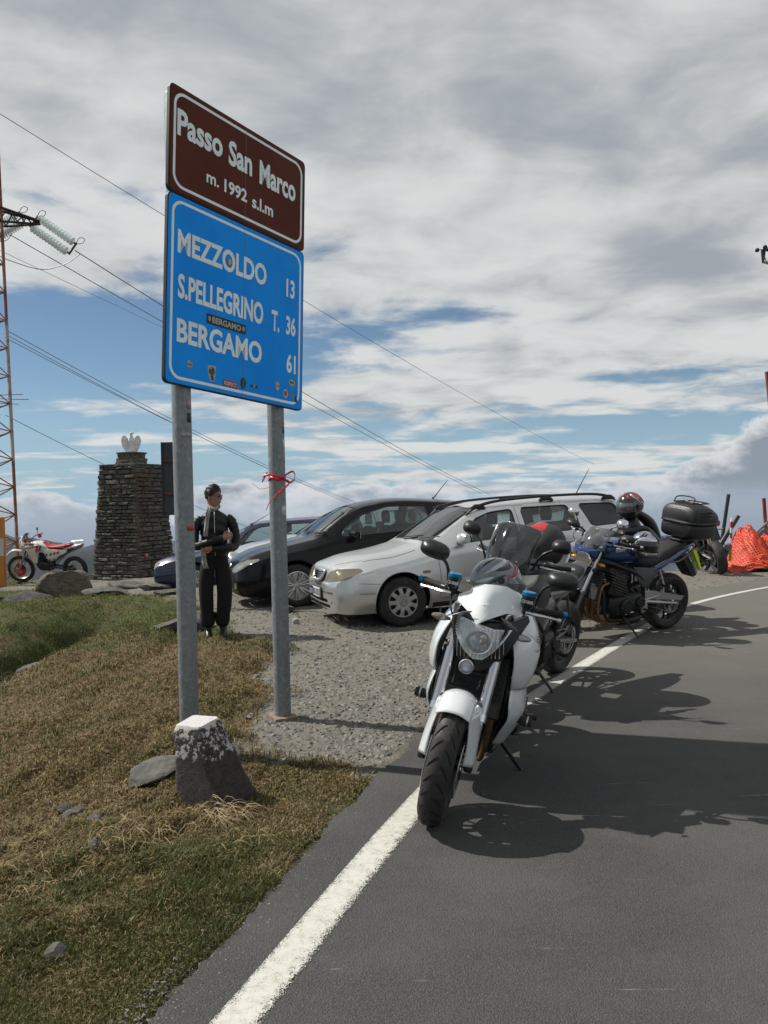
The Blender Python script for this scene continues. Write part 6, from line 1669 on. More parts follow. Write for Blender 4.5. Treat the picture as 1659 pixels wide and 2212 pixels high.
def helmet(loc, rot, label, base, accents, face='visor', size=1.0):
    h = empty('helmet', loc, rot); tag(h, label, 'helmet'); h.scale = (size,) * 3
    def shellp(th, ph, k=1.0):   # th around, ph from the top
        x = math.sin(ph) * math.cos(th); y = math.sin(ph) * math.sin(th); z = math.cos(ph)
        rx = 0.142 + (0.018 * max(0, x) ** 2 if z < 0.25 else 0); q = Vector((x * rx, y * 0.124, z * (0.130 if z > 0 else 0.135)))
        if z < -0.2 and x > 0: q.x += 0.028 * min(1, (-z - .2) * 3) * x
        if z < -0.3 and x < 0: q.x *= 0.93
        return q * k
    def op(th, ph):    # face opening
        z = math.cos(ph); a = abs(math.atan2(math.sin(th), math.cos(th)))
        return a < R(62) - max(0, abs(z - 0.03) - .1) * 0.6 and -0.34 < z < 0.36
    b = MB(); nu, nv = 72, 40; V = []; F = []
    PH = R(138)
    for i in range(nu):
        for j in range(nv + 1): V.append(shellp(math.tau * i / nu, max(1e-3, PH * j / nv)))
    for i in range(nu):
        for j in range(nv):
            if op(math.tau * (i + .5) / nu, PH * (j + .5) / nv): continue
            F.append((i * (nv + 1) + j, i * (nv + 1) + j + 1, ((i + 1) % nu) * (nv + 1) + j + 1, ((i + 1) % nu) * (nv + 1) + j))
    b.add(V, F); b.build('shell', base, h, angle=70, solid=0.006)
    b = MB(); b.ball((0.0, 0, -0.005), (0.122, 0.108, 0.112), 24, 16); b.build('lining', mat('helmet_lining', (0.012, 0.012, 0.013), 0.95), h)
    vis = GLOSSB if face == 'dark' else CLR
    shell(lambda u, v: tuple(shellp(R(-66 + 132 * u), math.acos(0.38 - 0.72 * v), 1.02)), 20, 8, 'visor', vis, h, None, 0.002)
    b = MB(); b.tube([shellp(R(-64 + 128 * k / 16), math.acos(-0.36), 1.015) for k in range(17)], 0.004, 6); b.build('visor_seal', GROOVE, h)
    b = MB(); b.tube([shellp(math.tau * k / 40, PH, 1.0) for k in range(40)], 0.007, 6, closed=True); b.build('edge_trim', RUB, h)
    for s in (1, -1):
        q = shellp(s * R(78), R(88), 1.02); b = MB(); b.lathe([(0, .008), (.014, .008), (.020, 0)], q, (0, s, 0), 16); b.build('visor_pivot', BLK, h)
    for (pts, r, m) in accents:
        for s in (1, -1):
            b = MB(); Q = [shellp(s * R(a), R(p), 1.032) for a, p in pts]; n = len(Q); mid = smooth_path(Q, 5); V = []
            for i, q in enumerate(mid):
                t = i / (len(mid) - 1); w_ = r * math.sin(math.pi * min(1, t * 0.9 + 0.08)); d = (mid[min(i + 1, len(mid) - 1)] - mid[max(i - 1, 0)]).normalized(); nrm = q.normalized(); sd = d.cross(nrm).normalized()
                V += [q + sd * w_ + nrm * .0005, q - sd * w_ + nrm * .0005]
            b.add(V, [(2 * i, 2 * i + 1, 2 * i + 3, 2 * i + 2) for i in range(len(mid) - 1)]); b.build('graphic', m, h, solid=0.002)
    return h

def mirror_pair(root, M, base, head, size, m, only=None, glass=None, squash=2.4):
    for s in ((1, -1) if only is None else (only,)):
        b = MB(); b.M = M; p0 = Vector((base[0], s * base[1], base[2])); p1 = Vector((head[0], s * head[1], head[2])); mid = (p0 + p1) / 2 + Vector((0.015, s * -0.03, 0.02))
        b.tube([p0, mid, p1 - Vector((0, s * size[0] * 0.25, size[1] * .2))], [0.010, 0.008, 0.009], 8, sm=5); st = b.build('mirror_stalk', SATIN, root)
        b = MB(); b.M = M @ Matrix.Translation(p1) @ Matrix.Rotation(s * 0.12, 4, 'X')
        w, h = size
        b.loft([(-0.030, 0, w * .50, h * .50, h * .46, squash), (-0.022, 0, w * .52, h * .52, h * .48, squash), (0.0, 0, w * .48, h * .46, h * .42, squash), (0.028, 0, w * .32, h * .3, h * .28, 2), (0.040, 0, w * .1, h * .1, h * .1, 2)], 22, 4); mh = b.build('mirror', m, root)
        b = MB(); b.M = M @ Matrix.Translation(p1) @ Matrix.Rotation(s * 0.12, 4, 'X'); b.loft([(-0.0315, 0, w * .46, h * .46, h * .42, squash), (-0.0305, 0, w * .46, h * .46, h * .42, squash)], 22, 1); b.build('mirror_glass', mat('mirror_glass'), mh)

def bike_common(name, loc, yaw, label, P):
    """running gear, engine and frame shared by the road motorcycles; parts are children of one Empty at ground level"""
    root = empty(name, loc, (P['lean'], 0, yaw)); tag(root, label, 'motorcycle', 'motorcycles parked in a row beside the road')
    L = P['L']; M = steer_matrix(P); rk = R(P['rake']); tr = P['trail']; xf, xr = L / 2, -L / 2
    rimm = P.get('rim', SATIN)
    bike_wheel(root, xf, P['rf'], P['wf'], M, rimm, P.get('sp', 5), P.get('discs', 2), grooves=P.get('grooves', False))
    bike_wheel(root, xr, P['rr'], P['wr'], None, rimm, P.get('sp', 5), 1, grooves=P.get('grooves_r', False), front=False)
    t = math.tan(rk); off = (P['L'] / 2 + tr) - P['rf'] * t - xf          # axle sits this far ahead of the axis
    fx = lambda z: xf + (P['rf'] - z) * t
    fy = P.get('fy', 0.105)
    zt = P.get('ztop', 0.96)
    for s in (1, -1):
        if P.get('usd', True):
            b = MB(); b.M = M; b.tube([(fx(zt), s * fy, zt), (fx(0.50), s * fy, 0.50)], 0.0265, 18); b.build('fork_tube', P.get('forkm', STEEL), root)
            b = MB(); b.M = M; b.tube([(fx(0.55), s * fy, 0.55), (fx(0.38), s * fy, 0.38)], 0.020, 14); b.build('fork_slider', STEEL, root)
            b = MB(); b.M = M; b.tube([(fx(0.515), s * fy, 0.515), (fx(0.485), s * fy, 0.485)], 0.0295, 18); b.build('fork_ring', CHR, root)
        else:
            b = MB(); b.M = M; b.tube([(fx(zt), s * fy, zt), (fx(0.52), s * fy, 0.52)], 0.0205, 14); b.build('fork_tube', STEEL, root)
            b = MB(); b.M = M; b.tube([(fx(0.56), s * fy, 0.56), (fx(0.34), s * fy, 0.34)], 0.028, 14); b.build('fork_slider', P.get('forkm', ENGG), root)
        b = MB(); b.M = M; b.box((fx(0.34), s * fy, 0.33), (0.06, 0.042, 0.13), (0, -rk, 0)); b.build('fork_foot', P.get('footm', SATIN), root, bevel=0.012)
    for z, h in ((0.765, 0.045), (zt - 0.02, 0.03)):
        b = MB(); b.M = M; b.box((fx(z) - 0.025, 0, z), (0.085, fy * 2 + 0.062, h), (0, -rk, 0)); b.build('fork_clamp', SATIN, root, bevel=0.012)
    # handlebar
    hb = P['bar']   # centre x, z, end x, end y, end z
    for s in (1, -1):
        b = MB(); b.M = M; b.tube([(hb[0], 0, hb[1]), (hb[0], s * 0.07, hb[1]), (hb[0] + 0.005, s * 0.15, (hb[1] + hb[4]) / 2 + 0.005), (hb[0] - 0.03, s * 0.22, hb[4] + 0.004), (hb[2], s * (hb[3] - 0.02), hb[4])], [0.014, 0.014, 0.012, 0.011, 0.011], 10, sm=6); b.build('handlebar', SATIN, root)
        g0 = Vector((hb[2] + (hb[0] - 0.03 - hb[2]) * 0.78, s * (hb[3] - 0.125), hb[4])); g1 = Vector((hb[2], s * (hb[3] - 0.005), hb[4]))
        b = MB(); b.M = M; b.tube([g0, g1], [0.0175, 0.0165, 0.0175], 14, sm=4); b.build('grip', mat('grip_rubber', (0.012, 0.012, 0.012), 0.8), root)
        b = MB(); b.M = M; dr = (g1 - g0).normalized(); b.tube([g1, g1 + dr * 0.028], [0.017, 0.0155], 14); b.build('bar_end', P.get('barend', CHR), root)
        sw = g0 - dr * 0.03; b = MB(); b.M = M; b.box(sw, (0.045, 0.045, 0.05), (0, 0, -s * 0.15)); b.build('switch_box', SATIN, root, bevel=0.01)
        pc = sw - dr * 0.035
        b = MB(); b.M = M; b.box(pc + Vector((0.025, 0, 0.0)), (0.06, 0.035, 0.035)); b.build('lever_perch', SATIN, root, bevel=0.008)
        l0 = pc + Vector((0.045, 0, -0.005)); 
        b = MB(); b.M = M; b.tube([l0, l0 + dr * 0.05 + Vector((0.022, 0, -.004)), l0 + dr * 0.11 + Vector((0.026, 0, -.006)), l0 + dr * 0.17 + Vector((0.020, 0, -.012)), l0 + dr * 0.198 + Vector((0.018, 0, -.016))], [0.017, 0.016, 0.012, 0.010, 0.011], 8, sm=4, flat=0.62); b.ball(l0 + dr * 0.202 + Vector((0.018, 0, -.017)), 0.0125, 10, 8); b.build('lever', P.get('leverm', ALU), root)
        if P.get('reservoirs'):
            rc = pc + Vector((0.045, 0, 0.055)); b = MB(); b.M = M; b.lathe([(0, -.040), (.024, -.040), (.034, -.026), (.034, .014), (.037, .016), (.037, .023), (0, .023)], rc, (0, 0, 1), 22); q = b.build('brake_reservoir', GLOSSB, root)
            b = MB(); b.M = M; b.lathe([(0, .023), (.0355, .023), (.0355, .037), (.031, .042), (0, .042)], rc, (0, 0, 1), 22); b.build('reservoir_cap', BLUEA, q)
            me = text_mesh('CB1000R', 0.015, 0.058, 0.02, align='CENTER'); place_text('reservoir_lettering', me, M @ Matrix.Translation(rc + Vector((0.0348, 0, -.012))) @ Matrix(((0, 0, 1, 0), (1, 0, 0, 0), (0, 1, 0, 0), (0, 0, 0, 1))), mat('letter_white', (0.75, 0.75, 0.75), 0.4), q)
        b = MB(); b.M = M; b.tube([pc + Vector((0.03, 0, -.01)), (hb[0] + 0.10, s * 0.16, hb[1] - 0.06), (hb[0] + 0.08, s * 0.08, hb[1] - 0.20), (fx(0.6) + .02, s * 0.06, 0.62)], 0.0045, 6, sm=6); b.build('cable', SATIN, root)
    # engine, radiator, pipes
    ez = P.get('ez', 0.0)
    b = MB(); b.loft([(0.24, 0.40 + ez, 0.14, 0.08, 0.10, 3), (0.12, 0.38 + ez, 0.20, 0.12, 0.14, 3.5), (-0.08, 0.38 + ez, 0.21, 0.14, 0.14, 3.5), (-0.24, 0.42 + ez, 0.15, 0.12, 0.12, 3)], 20, 4); b.build('crankcase', ENG, root)
    b = MB(); b.box((0.16, 0, 0.60 + ez), (0.20, 0.36, 0.26), (0, -0.35, 0)); b.build('cylinder_block', ENG, root, bevel=0.02)
    for k in range(7):
        b = MB(); b.box((0.115 + 0.016 * k, 0, 0.50 + 0.035 * k + ez), (0.22, 0.385, 0.008), (0, -0.35, 0)); b.build('cooling_fin', ENGG if P.get('fins') else ENG, root)
    b = MB(); b.box((0.215, 0, 0.735 + ez), (0.16, 0.33, 0.07), (0, -0.35, 0)); b.build('cylinder_head', ENG, root, bevel=0.02)
    for s in (1, -1):
        for (cx, cz, r_) in ((0.06, 0.37, 0.085), (-0.13, 0.40, 0.06)):
            b = MB(); b.lathe([(0, .030), (r_ * .8, .030), (r_, .012), (r_, -.02)], (cx, s * 0.205, cz + ez), (0, s, 0), 28); cv = b.build('engine_cover', P.get('coverm', ENG), root)
            for k in range(5):
                a = math.tau * k / 5; b = MB(); b.lathe([(0, .006), (.006, .006), (.007, 0)], (cx + r_ * .86 * math.cos(a), s * 0.225, cz + ez + r_ * .86 * math.sin(a)), (0, s, 0), 8); b.build('cover_bolt', STEEL, cv)
    b = MB(); b.box((fx(0.62) - 0.15, 0, 0.60), (0.035, P.get('radw', 0.36), 0.30), (0, -rk * .6, 0)); rd = b.build('radiator', mat('radiator', (0.012, 0.012, 0.012), 0.7), root, bevel=0.008)
    for k in range(11):
        b = MB(); b.box((fx(0.62) - 0.131 - 0.010 * (k - 5) * 0.45, 0, 0.60 + (k - 5) * 0.025), (0.006, P.get('radw', 0.36) - 0.04, 0.006)); b.build('radiator_fin', SATIN, rd)
    for k in range(4):
        y = -0.135 + 0.09 * k
        b = MB(); b.tube([(0.27, y, 0.62 + ez), (0.36, y, 0.58 + ez), (0.385, y * .95, 0.42), (0.34, y * .8, 0.24), (0.20, y * .6, 0.165), (-0.05, y * .45, 0.15)], 0.0185, 10, sm=6); b.build('header_pipe', P.get('pipem', BRONZE), root)
    b = MB(); b.loft([(0.0, 0.16, 0.10, 0.05, 0.05, 3), (-0.18, 0.17, 0.12, 0.06, 0.055, 3), (-0.30, 0.18, 0.08, 0.05, 0.05, 3)], 16, 3); b.build('collector', ENG, root)
    mf = P.get('muffler', [(-0.28, -0.14, 0.20), (-0.45, -0.19, 0.30), (-0.78, -0.20, 0.46)])
    b = MB(); b.tube(mf, [0.03, 0.055, 0.06, 0.055], 18, sm=6, flat=1.15); b.build('muffler', P.get('mufm', GREYP), root)
    # frame and swingarm
    for s in (1, -1):
        b = MB(); b.tube([(fx(0.85) - 0.07, s * 0.05, 0.86), (0.18, s * 0.15, 0.80), (-0.14, s * 0.17, 0.66), (-0.24, s * 0.13, 0.40)], [0.035, 0.03, 0.032, 0.03], 12, sm=6, flat=0.8); b.build('frame_spar', P.get('framem', SATIN), root)
        b = MB(); b.tube([(fx(0.82) - 0.08, s * 0.04, 0.80), (0.33, s * 0.12, 0.55), (0.26, s * 0.13, 0.25), (0.0, s * 0.13, 0.20)], 0.016, 10, sm=6); b.build('down_tube', SATIN, root)
        b = MB(); b.tube([(-0.16, s * 0.14, 0.68), (-0.45, s * 0.12, 0.80), (-0.80, s * 0.09, 0.90)], 0.014, 8, sm=4); b.build('subframe', SATIN, root)
        b = MB(); b.tube([(-0.22, s * 0.12, 0.39), (-0.40, s * 0.135, 0.37), (xr - 0.03, s * 0.125, P['rr'] + 0.005)], [0.035, 0.036, 0.025], 12, sm=4, flat=0.7); b.build('swingarm', P.get('armm', ALU), root)
        b = MB(); b.box((-0.20, s * 0.20, 0.335), (0.09, 0.02, 0.10), (0, 0.3, 0)); b.build('peg_bracket', P.get('bracketm', ENGG), root, bevel=0.006)
        b = MB(); b.tube([(-0.20, s * 0.20, 0.32), (-0.20, s * 0.30, 0.325)], 0.013, 8); b.build('foot_peg', RUB, root)
        b = MB(); b.tube([(-0.52, s * 0.13, 0.55), (-0.50, s * 0.24, 0.50)], 0.012, 8); b.build('foot_peg', RUB, root)
        b = MB(); b.tube([(-0.45, s * 0.11, 0.76), (-0.52, s * 0.15, 0.48), (-0.22, s * 0.16, 0.40)], 0.011, 8, sm=3); b.build('peg_hanger', P.get('bracketm', ENGG), root)
    b = MB(); b.lathe([(0.095, -.004), (0.115, -.004), (0.115, .004), (0.095, .004)], (xr, 0.092, P['rr']), (0, 1, 0), 36, closed=True); b.build('sprocket', STEEL, root)
    for dz in (0.108, -0.108):
        b = MB(); b.tube([(xr, 0.092, P['rr'] + dz), (-0.22, 0.092, 0.40 + dz * .4)], 0.007, 6); b.build('chain', ENGG, root)
    for s in (1, -1):
        b = MB(); b.tube([(-0.42 - .01 * s, s * 0.02, 0.46), (-0.40, s * 0.02, 0.68)], 0.016, 8); b.build('shock', CHR, root)
    b = MB(); b.tube([(0.02 + 0.0, 0.13, 0.24), P['stand'], ], [0.013, 0.010], 8); q = Vector(P['stand']); b.build('side_stand', SATIN, root)
    b = MB(); b.box(q + Vector((-0.01, 0.02, -0.003)), (0.055, 0.075, 0.010), (-P['lean'], 0, 0)); b.build('stand_foot', SATIN, root, bevel=0.003)
    b = MB(); b.tube([(-0.05, 0.20, 0.30), (0.06, 0.21, 0.30), (0.10, 0.25, 0.30)], 0.007, 6); b.build('gear_lever', STEEL, root)
    return root, M, fx

def body_loft(name, secs, m, root, n=26, sub=5, M=None, angle=60):
    b = MB()
    if M is not None: b.M = M
    b.loft(secs, n, sub); return b.build(name, m, root, angle=angle)

def indicators(root, M, x, y, z, reach, m=CLEARL, rear=False):
    for s in (1, -1):
        b = MB()
        if M is not None: b.M = M
        b.tube([(x, s * y, z), (x, s * (y + reach), z)], 0.008, 8); st = b.build('indicator_stalk', SATIN, root)
        b = MB()
        if M is not None: b.M = M
        b.v = []; b.loft([(-0.02, 0, .008, .008, .008, 2), (0.0, 0, .014, .015, .015, 2.2), (0.025, 0, .022, .018, .018, 2.2), (0.055, 0, .013, .011, .011, 2), (0.066, 0, .003, .003, .003, 2)], 14, 3, axis='y')
        b.v = [(x + p[0], s * (y + reach + p[1]), z + p[2]) for p in [tuple(q) for q in b.v]] if M is None else [tuple(M @ Vector((x + v[0], s * (y + reach + v[1]), z + v[2]))) for v in [tuple(M.inverted() @ Vector(q)) for q in b.v]]
        b.build('indicator', m, root)

# ---- the white naked bike in front -------------------------------------------------
def white_bike():
    yaw = math.atan2(-0.951, -0.309); lean = R(-12.3)
    f = Vector((-0.309, -0.951, 0))
    contact = Vector((0.193, 3.724, 0)); loc = contact - f * 0.7225; loc.z = 0.004
    P = dict(L=1.445, rake=25, trail=0.099, steer=R(5), rf=0.298, wf=0.122, rr=0.313, wr=0.182, lean=lean, bar=(0.35, 0.985, 0.215, 0.365, 1.000), reservoirs=True, barend=BLUEA,
             grooves=True, discs=2, sp=4, stand=(-0.08, 0.282, 0.058), ztop=0.965, radw=0.34, fy=0.108, forkm=STEEL, armm=SATIN)
    root, M, fx = bike_common('motorcycle', loc, yaw, 'white naked motorcycle with a round-bottomed headlight, nearest of the row', P)
    k = 0.00079; ZC = 0.842
    def F(zx, zy):
        dx, dy = zx - 520, zy - 790; return ((.982 * dx + .191 * dy) * k - 0.016, ZC + (.191 * dx - .982 * dy) * k)
    def xf_(y, z): return 0.585 - 1.6 * y * y - 0.45 * max(0, z - ZC) - 0.10 * max(0, ZC - z)
    # dark housing, lens, reflector
    hous = [F(*p) for p in [(388, 600), (470, 655), (560, 700), (700, 705), (832, 662), (842, 695), (775, 800), (705, 900), (645, 962), (560, 985), (500, 985), (440, 945), (400, 830), (376, 700)]]
    hs = plate(hous, lambda y, z: xf_(y, z) - 0.018, 'headlight_housing', SATIN, root, M, back=0.09)
    lens = [F(*p) for p in [(398, 664), (430, 668), (545, 706), (640, 735), (745, 740), (700, 805), (640, 872), (578, 918), (520, 915), (462, 862), (424, 790), (402, 720)]]
    rf = plate(lens, lambda y, z: xf_(y, z) - 0.012, 'headlight', mat('headlight_bowl', (0.82, 0.84, 0.86), 0.34, 0.5, bump=1.0, bscale=70), root, M, back=0)
    c0 = F(560, 800); b = MB(); b.M = M
    b.lathe([(0.0, .0), (.020, .006), (.024, .014), (.030, .004), (.045, .010), (.062, .024)], (0.560, c0[0], c0[1]), (1, 0, 0), 30); b.build('reflector', mat('headlight_bowl'), rf)
    b = MB(); b.M = M; b.lathe([(0, .02), (.016, .018), (.022, .008), (.024, 0)], (0.572, c0[0] + .012, c0[1] + .012), (1, 0, 0), 20); b.build('bulb_shield', CHR, rf)
    for i in range(13):          # faint flutes of the lens
        zx = 425 + 23 * i; top = 690 + 4 * i; bot = min(905, 1090 - abs(zx - 545) * 1.35)
        if bot - top < 30: continue
        pts = [F(zx, top + (bot - top) * t) for t in (0, .5, 1)]
        b = MB(); b.M = M; b.tube([(xf_(y, z) - 0.006, y, z) for y, z in pts], 0.0011, 4); b.build('flute', mat('flute_silver', (0.75, 0.77, 0.8), 0.2, 0.7), rf)
    plate(lens, lambda y, z: xf_(y, z) + 0.004, 'headlight_glass', glassy('headlight_glass', (0.95, 0.97, 0.98), 0.93, 0.01, 0.03), root, M, back=0)
    for zx0, zx1, zy0, zy1 in ((405, 440, 680, 760),):
        for q in range(7):
            c = F(412 + q * 2.5, 680 + q * 15); b = MB(); b.M = M; b.box((xf_(*c), c[0], c[1]), (0.006, 0.018, 0.006)); b.build('position_light', CHR, rf)
    c1 = F(487, 958); b = MB(); b.M = M; b.lathe([(.028, .0), (.0345, .006), (.036, .016), (.031, .020), (.028, .012)], (0.568, c1[0], c1[1]), (1, 0, 0), 30, closed=True); rg = b.build('lamp_ring', ALU, root)
    b = MB(); b.M = M; b.lathe([(0, .018), (.018, .015), (.029, .008)], (0.568, c1[0], c1[1]), (1, 0, 0), 26); b.build('position_lamp', mat('lamp_grey', (0.40, 0.43, 0.46), 0.2, 0.3, bump=0.8, bscale=90), root)
    # white visor above the lamp, keeled down its middle
    vo = [F(*p) for p in [(398, 560), (396, 592), (432, 612), (498, 648), (546, 694), (600, 674), (700, 652), (790, 664), (838, 648), (795, 600), (755, 548), (690, 508), (620, 492), (555, 490), (480, 522)]]
    ky = F(546, 694)[0]
    plate(vo, lambda y, z: 0.632 - 0.85 * abs(y - ky) - 1.35 * max(0, z - (ZC + 0.075)), 'visor', PEARL, root, M, back=0.012, rings=6)
    for s in (1, -1):   # grey nostrils under the visor
        b = MB(); b.M = M; cc = F(450, 640) if s < 0 else F(735, 690); b.loft([(-0.045, 0, .002, .002, .002, 2), (0.0, 0, .012, .010, .012, 2), (0.045, 0, .003, .003, .003, 2)], 10, 3, axis='y'); Mi = M.inverted()
        b.v = [tuple(M @ (Mi @ Vector(v) + Vector((0.585, cc[0], cc[1] + (Mi @ Vector(v)).y * 0.45 * -s)))) for v in b.v]; b.build('trim', GREYP, root)
    # lamp cheeks going back to the fork
    edge_panel([(0.56, 0.11, 0.965), (0.56, 0.12, 0.91), (0.545, 0.10, 0.83), (0.53, 0.06, 0.76)], [(0.44, 0.125, 0.97), (0.43, 0.14, 0.90), (0.43, 0.125, 0.82), (0.45, 0.10, 0.76)], 0.008, 'headlight_cheek', SATIN, root, M)
    indicators(root, M, 0.475, 0.150, 0.885, 0.030)
    # speedo pod
    b = MB(); b.M = M; b.loft([(0.42, 0.95, .07, .03, .02, 3), (0.37, 0.975, .09, .03, .03, 3), (0.33, 0.98, .07, .02, .03, 3)], 18, 3); b.build('instrument_pod', SATIN, root)
    mirror_pair(root, M, (0.31, 0.215, 1.01), (0.33, 0.325, 1.175), (0.150, 0.092), SATIN, squash=2.6)
    # front mudguard: arch and two legs
    C = Vector((0.7225, 0, 0.298))
    def arch(u, v):
        a = R(120 - 62 * u); q = 0.318 + 0.006 * math.sin(math.pi * u); y = (v - .5) * 2
        dr = -0.030 * abs(y) ** 2.4; wdt = 0.078
        return (C.x + (q + dr) * math.cos(a), y * wdt, C.z + (q + dr) * math.sin(a))
    shell(arch, 18, 14, 'mudguard', PEARL, root, M, 0.004)
    for s in (1, -1):
        def leg(u, v, s=s):
            top0, top1 = Vector((0.63, 0.104, 0.548)), Vector((0.830, 0.070, 0.548)); b0, b1 = Vector((0.735, 0.120, 0.305)), Vector((0.800, 0.078, 0.320))
            p = top0.lerp(b0, u).lerp(top1.lerp(b1, u), v); p.y += 0.012 * math.sin(math.pi * u * 0.75) + 0.008 * math.sin(math.pi * v); return (p.x, s * p.y, p.z)
        shell(leg, 14, 6, 'mudguard_leg', PEARL, root, M, 0.006)
        def sh(u, v, s=s):
            a = Vector((0.60 + 0.24 * v, 0.070, 0.562)); c = Vector((0.63 + 0.20 * v, 0.106 - .034 * v, 0.545)); p = a.lerp(c, u); return (p.x, s * (p.y + 0.006 * math.sin(u * 3.14)), p.z)
        shell(sh, 5, 6, 'mudguard_shoulder', PEARL, root, M, 0.005)
    # side panels
    edge_panel([(0.34, 0.105, 0.965), (0.42, 0.155, 0.865), (0.445, 0.190, 0.760), (0.425, 0.195, 0.660), (0.380, 0.190, 0.600)], [(0.02, 0.150, 0.980), (-0.06, 0.205, 0.880), (-0.03, 0.235, 0.770), (0.08, 0.240, 0.670), (0.20, 0.230, 0.590)], 0.058, 'tank_shroud', PEARL, root)
    edge_panel([(0.365, 0.190, 0.605), (0.400, 0.200, 0.530), (0.375, 0.205, 0.450), (0.330, 0.175, 0.370), (0.225, 0.130, 0.250)], [(0.18, 0.235, 0.600), (0.12, 0.250, 0.520), (0.12, 0.250, 0.440), (0.13, 0.225, 0.350), (0.13, 0.165, 0.235)], 0.018, 'lower_cowl', PEARL, root)
    edge_panel([(0.40, 0.165, 0.70), (0.40, 0.175, 0.60), (0.37, 0.17, 0.45), (0.28, 0.13, 0.30)], [(0.30, 0.20, 0.70), (0.28, 0.21, 0.60), (0.26, 0.21, 0.45), (0.2, 0.16, 0.28)], 0.006, 'radiator_side', SATIN, root)
    body_loft('fuel_tank', [(0.31, 0.94, 0.07, 0.05, 0.06, 2.6), (0.24, 0.955, 0.12, 0.065, 0.09, 2.8), (0.10, 0.96, 0.155, 0.085, 0.12, 2.6), (-0.04, 0.945, 0.145, 0.075, 0.12, 2.6), (-0.16, 0.90, 0.10, 0.06, 0.09, 2.4), (-0.22, 0.87, 0.06, 0.04, 0.06, 2.2)], PEARL, root)
    b = MB(); b.lathe([(0, .014), (.035, .012), (.045, .004), (.05, -.01)], (0.13, 0, 1.046), (0.05, 0, 1), 24); fc = b.build('filler_cap', ENGG, root)
    for s in (1, -1):     # wing emblem on the shroud
        for q in range(5):
            b = MB(); z0 = 0.86 - 0.012 * q; b.tube([(0.17 - 0.006 * q, s * 0.2735, z0), (0.245 - 0.012 * q, s * 0.2545, z0 + 0.03 - .004 * q)], [0.0015, 0.0040, 0.0015], 5, sm=3); b.build('wing_emblem', mat('emblem_grey'), root)
        me = text_mesh('HONDA', 0.012, 0.055, 0.03); 
        o = place_text('emblem_lettering', me, Matrix.Translation((0.25 if s > 0 else 0.20, s * 0.268, 0.782)) @ Matrix(((-s, 0, 0, 0), (0.16, 0, s, 0), (0, 1, 0, 0), (0, 0, 0, 1))), mat('emblem_grey'), root)
    body_loft('seat', [(-0.16, 0.83, 0.09, 0.04, 0.05, 2.4), (-0.30, 0.81, 0.13, 0.035, 0.06, 2.6), (-0.46, 0.83, 0.13, 0.035, 0.05, 2.6), (-0.56, 0.88, 0.11, 0.03, 0.04, 2.6), (-0.74, 0.92, 0.08, 0.025, 0.03, 2.4)], LEA, root)
    body_loft('tail_cowl', [(-0.30, 0.78, 0.10, 0.03, 0.05, 2.4), (-0.55, 0.83, 0.11, 0.03, 0.05, 2.4), (-0.78, 0.905, 0.06, 0.02, 0.03, 2.2), (-0.86, 0.93, 0.03, 0.01, 0.015, 2)], PEARL, root)
    body_loft('side_cover', [(0.02, 0.72, 0.16, 0.08, 0.08, 2.4), (-0.14, 0.70, 0.17, 0.09, 0.10, 2.6), (-0.28, 0.72, 0.12, 0.06, 0.06, 2.4)], SATIN, root)
    for s in (1, -1):     # crash bobbins
        b = MB(); b.tube([(0.22, s * 0.24, 0.42), (0.22, s * 0.31, 0.42)], [0.018, 0.026, 0.026, 0.022], 16, sm=3); b.build('crash_bobbin', RUB, root)
        b = MB(); b.lathe([(.027, 0), (.0275, .004), (.027, .008)], (0.22, s * 0.285, 0.42), (0, 1, 0), 20); b.build('bobbin_ring', ALU, root)
    b = MB(); b.tube([(0.43, -0.07, 0.73), (0.40, -0.05, 0.68), (0.39, 0, 0.665), (0.40, 0.04, 0.69), (0.45, 0.04, 0.74)], 0.005, 6, sm=5); b.build('brake_hose', SATIN, root, ) 
    W = root.matrix_basis.copy() if False else (Matrix.Translation(loc) @ Matrix.Rotation(yaw, 4, 'Z') @ Matrix.Rotation(lean, 4, 'X'))
    red = mat('graphic_red', (0.42, 0.015, 0.03), 0.25, coat=0.6); gry = mat('graphic_silver', (0.42, 0.45, 0.48), 0.25, 0.3, coat=0.6); blkg = mat('graphic_black', (0.015, 0.016, 0.018), 0.2, coat=0.6)
    hp = W @ Vector((-0.12, -0.055, 1.035))
    helmet(hp, (R(-10), R(14), R(-12)), 'grey and black helmet with a red stripe lying on the white motorcycle', mat('helmet_grey', (0.16, 0.175, 0.19), 0.22, coat=0.7, var=0.3, vscale=12),
           [([(20, 20), (30, 45), (50, 68), (75, 85)], 0.010, red), ([(60, 15), (80, 40), (100, 65), (120, 85)], 0.014, gry), ([(35, 18), (55, 42), (80, 60), (110, 72)], 0.012, blkg), ([(120, 25), (130, 50), (140, 80)], 0.014, blkg), ([(10, 30), (15, 48), (35, 62)], 0.012, gry), ([(95, 85), (115, 98), (140, 105)], 0.012, gry), ([(70, 72), (90, 90), (105, 110)], 0.010, blkg)])
white_bike()
def place(yaw_vec, contact, xloc):
    f = Vector((yaw_vec[0], yaw_vec[1], 0)).normalized(); c = Vector((contact[0], contact[1], 0)) - f * xloc; c.z = 0.004
    return c, math.atan2(f.y, f.x)
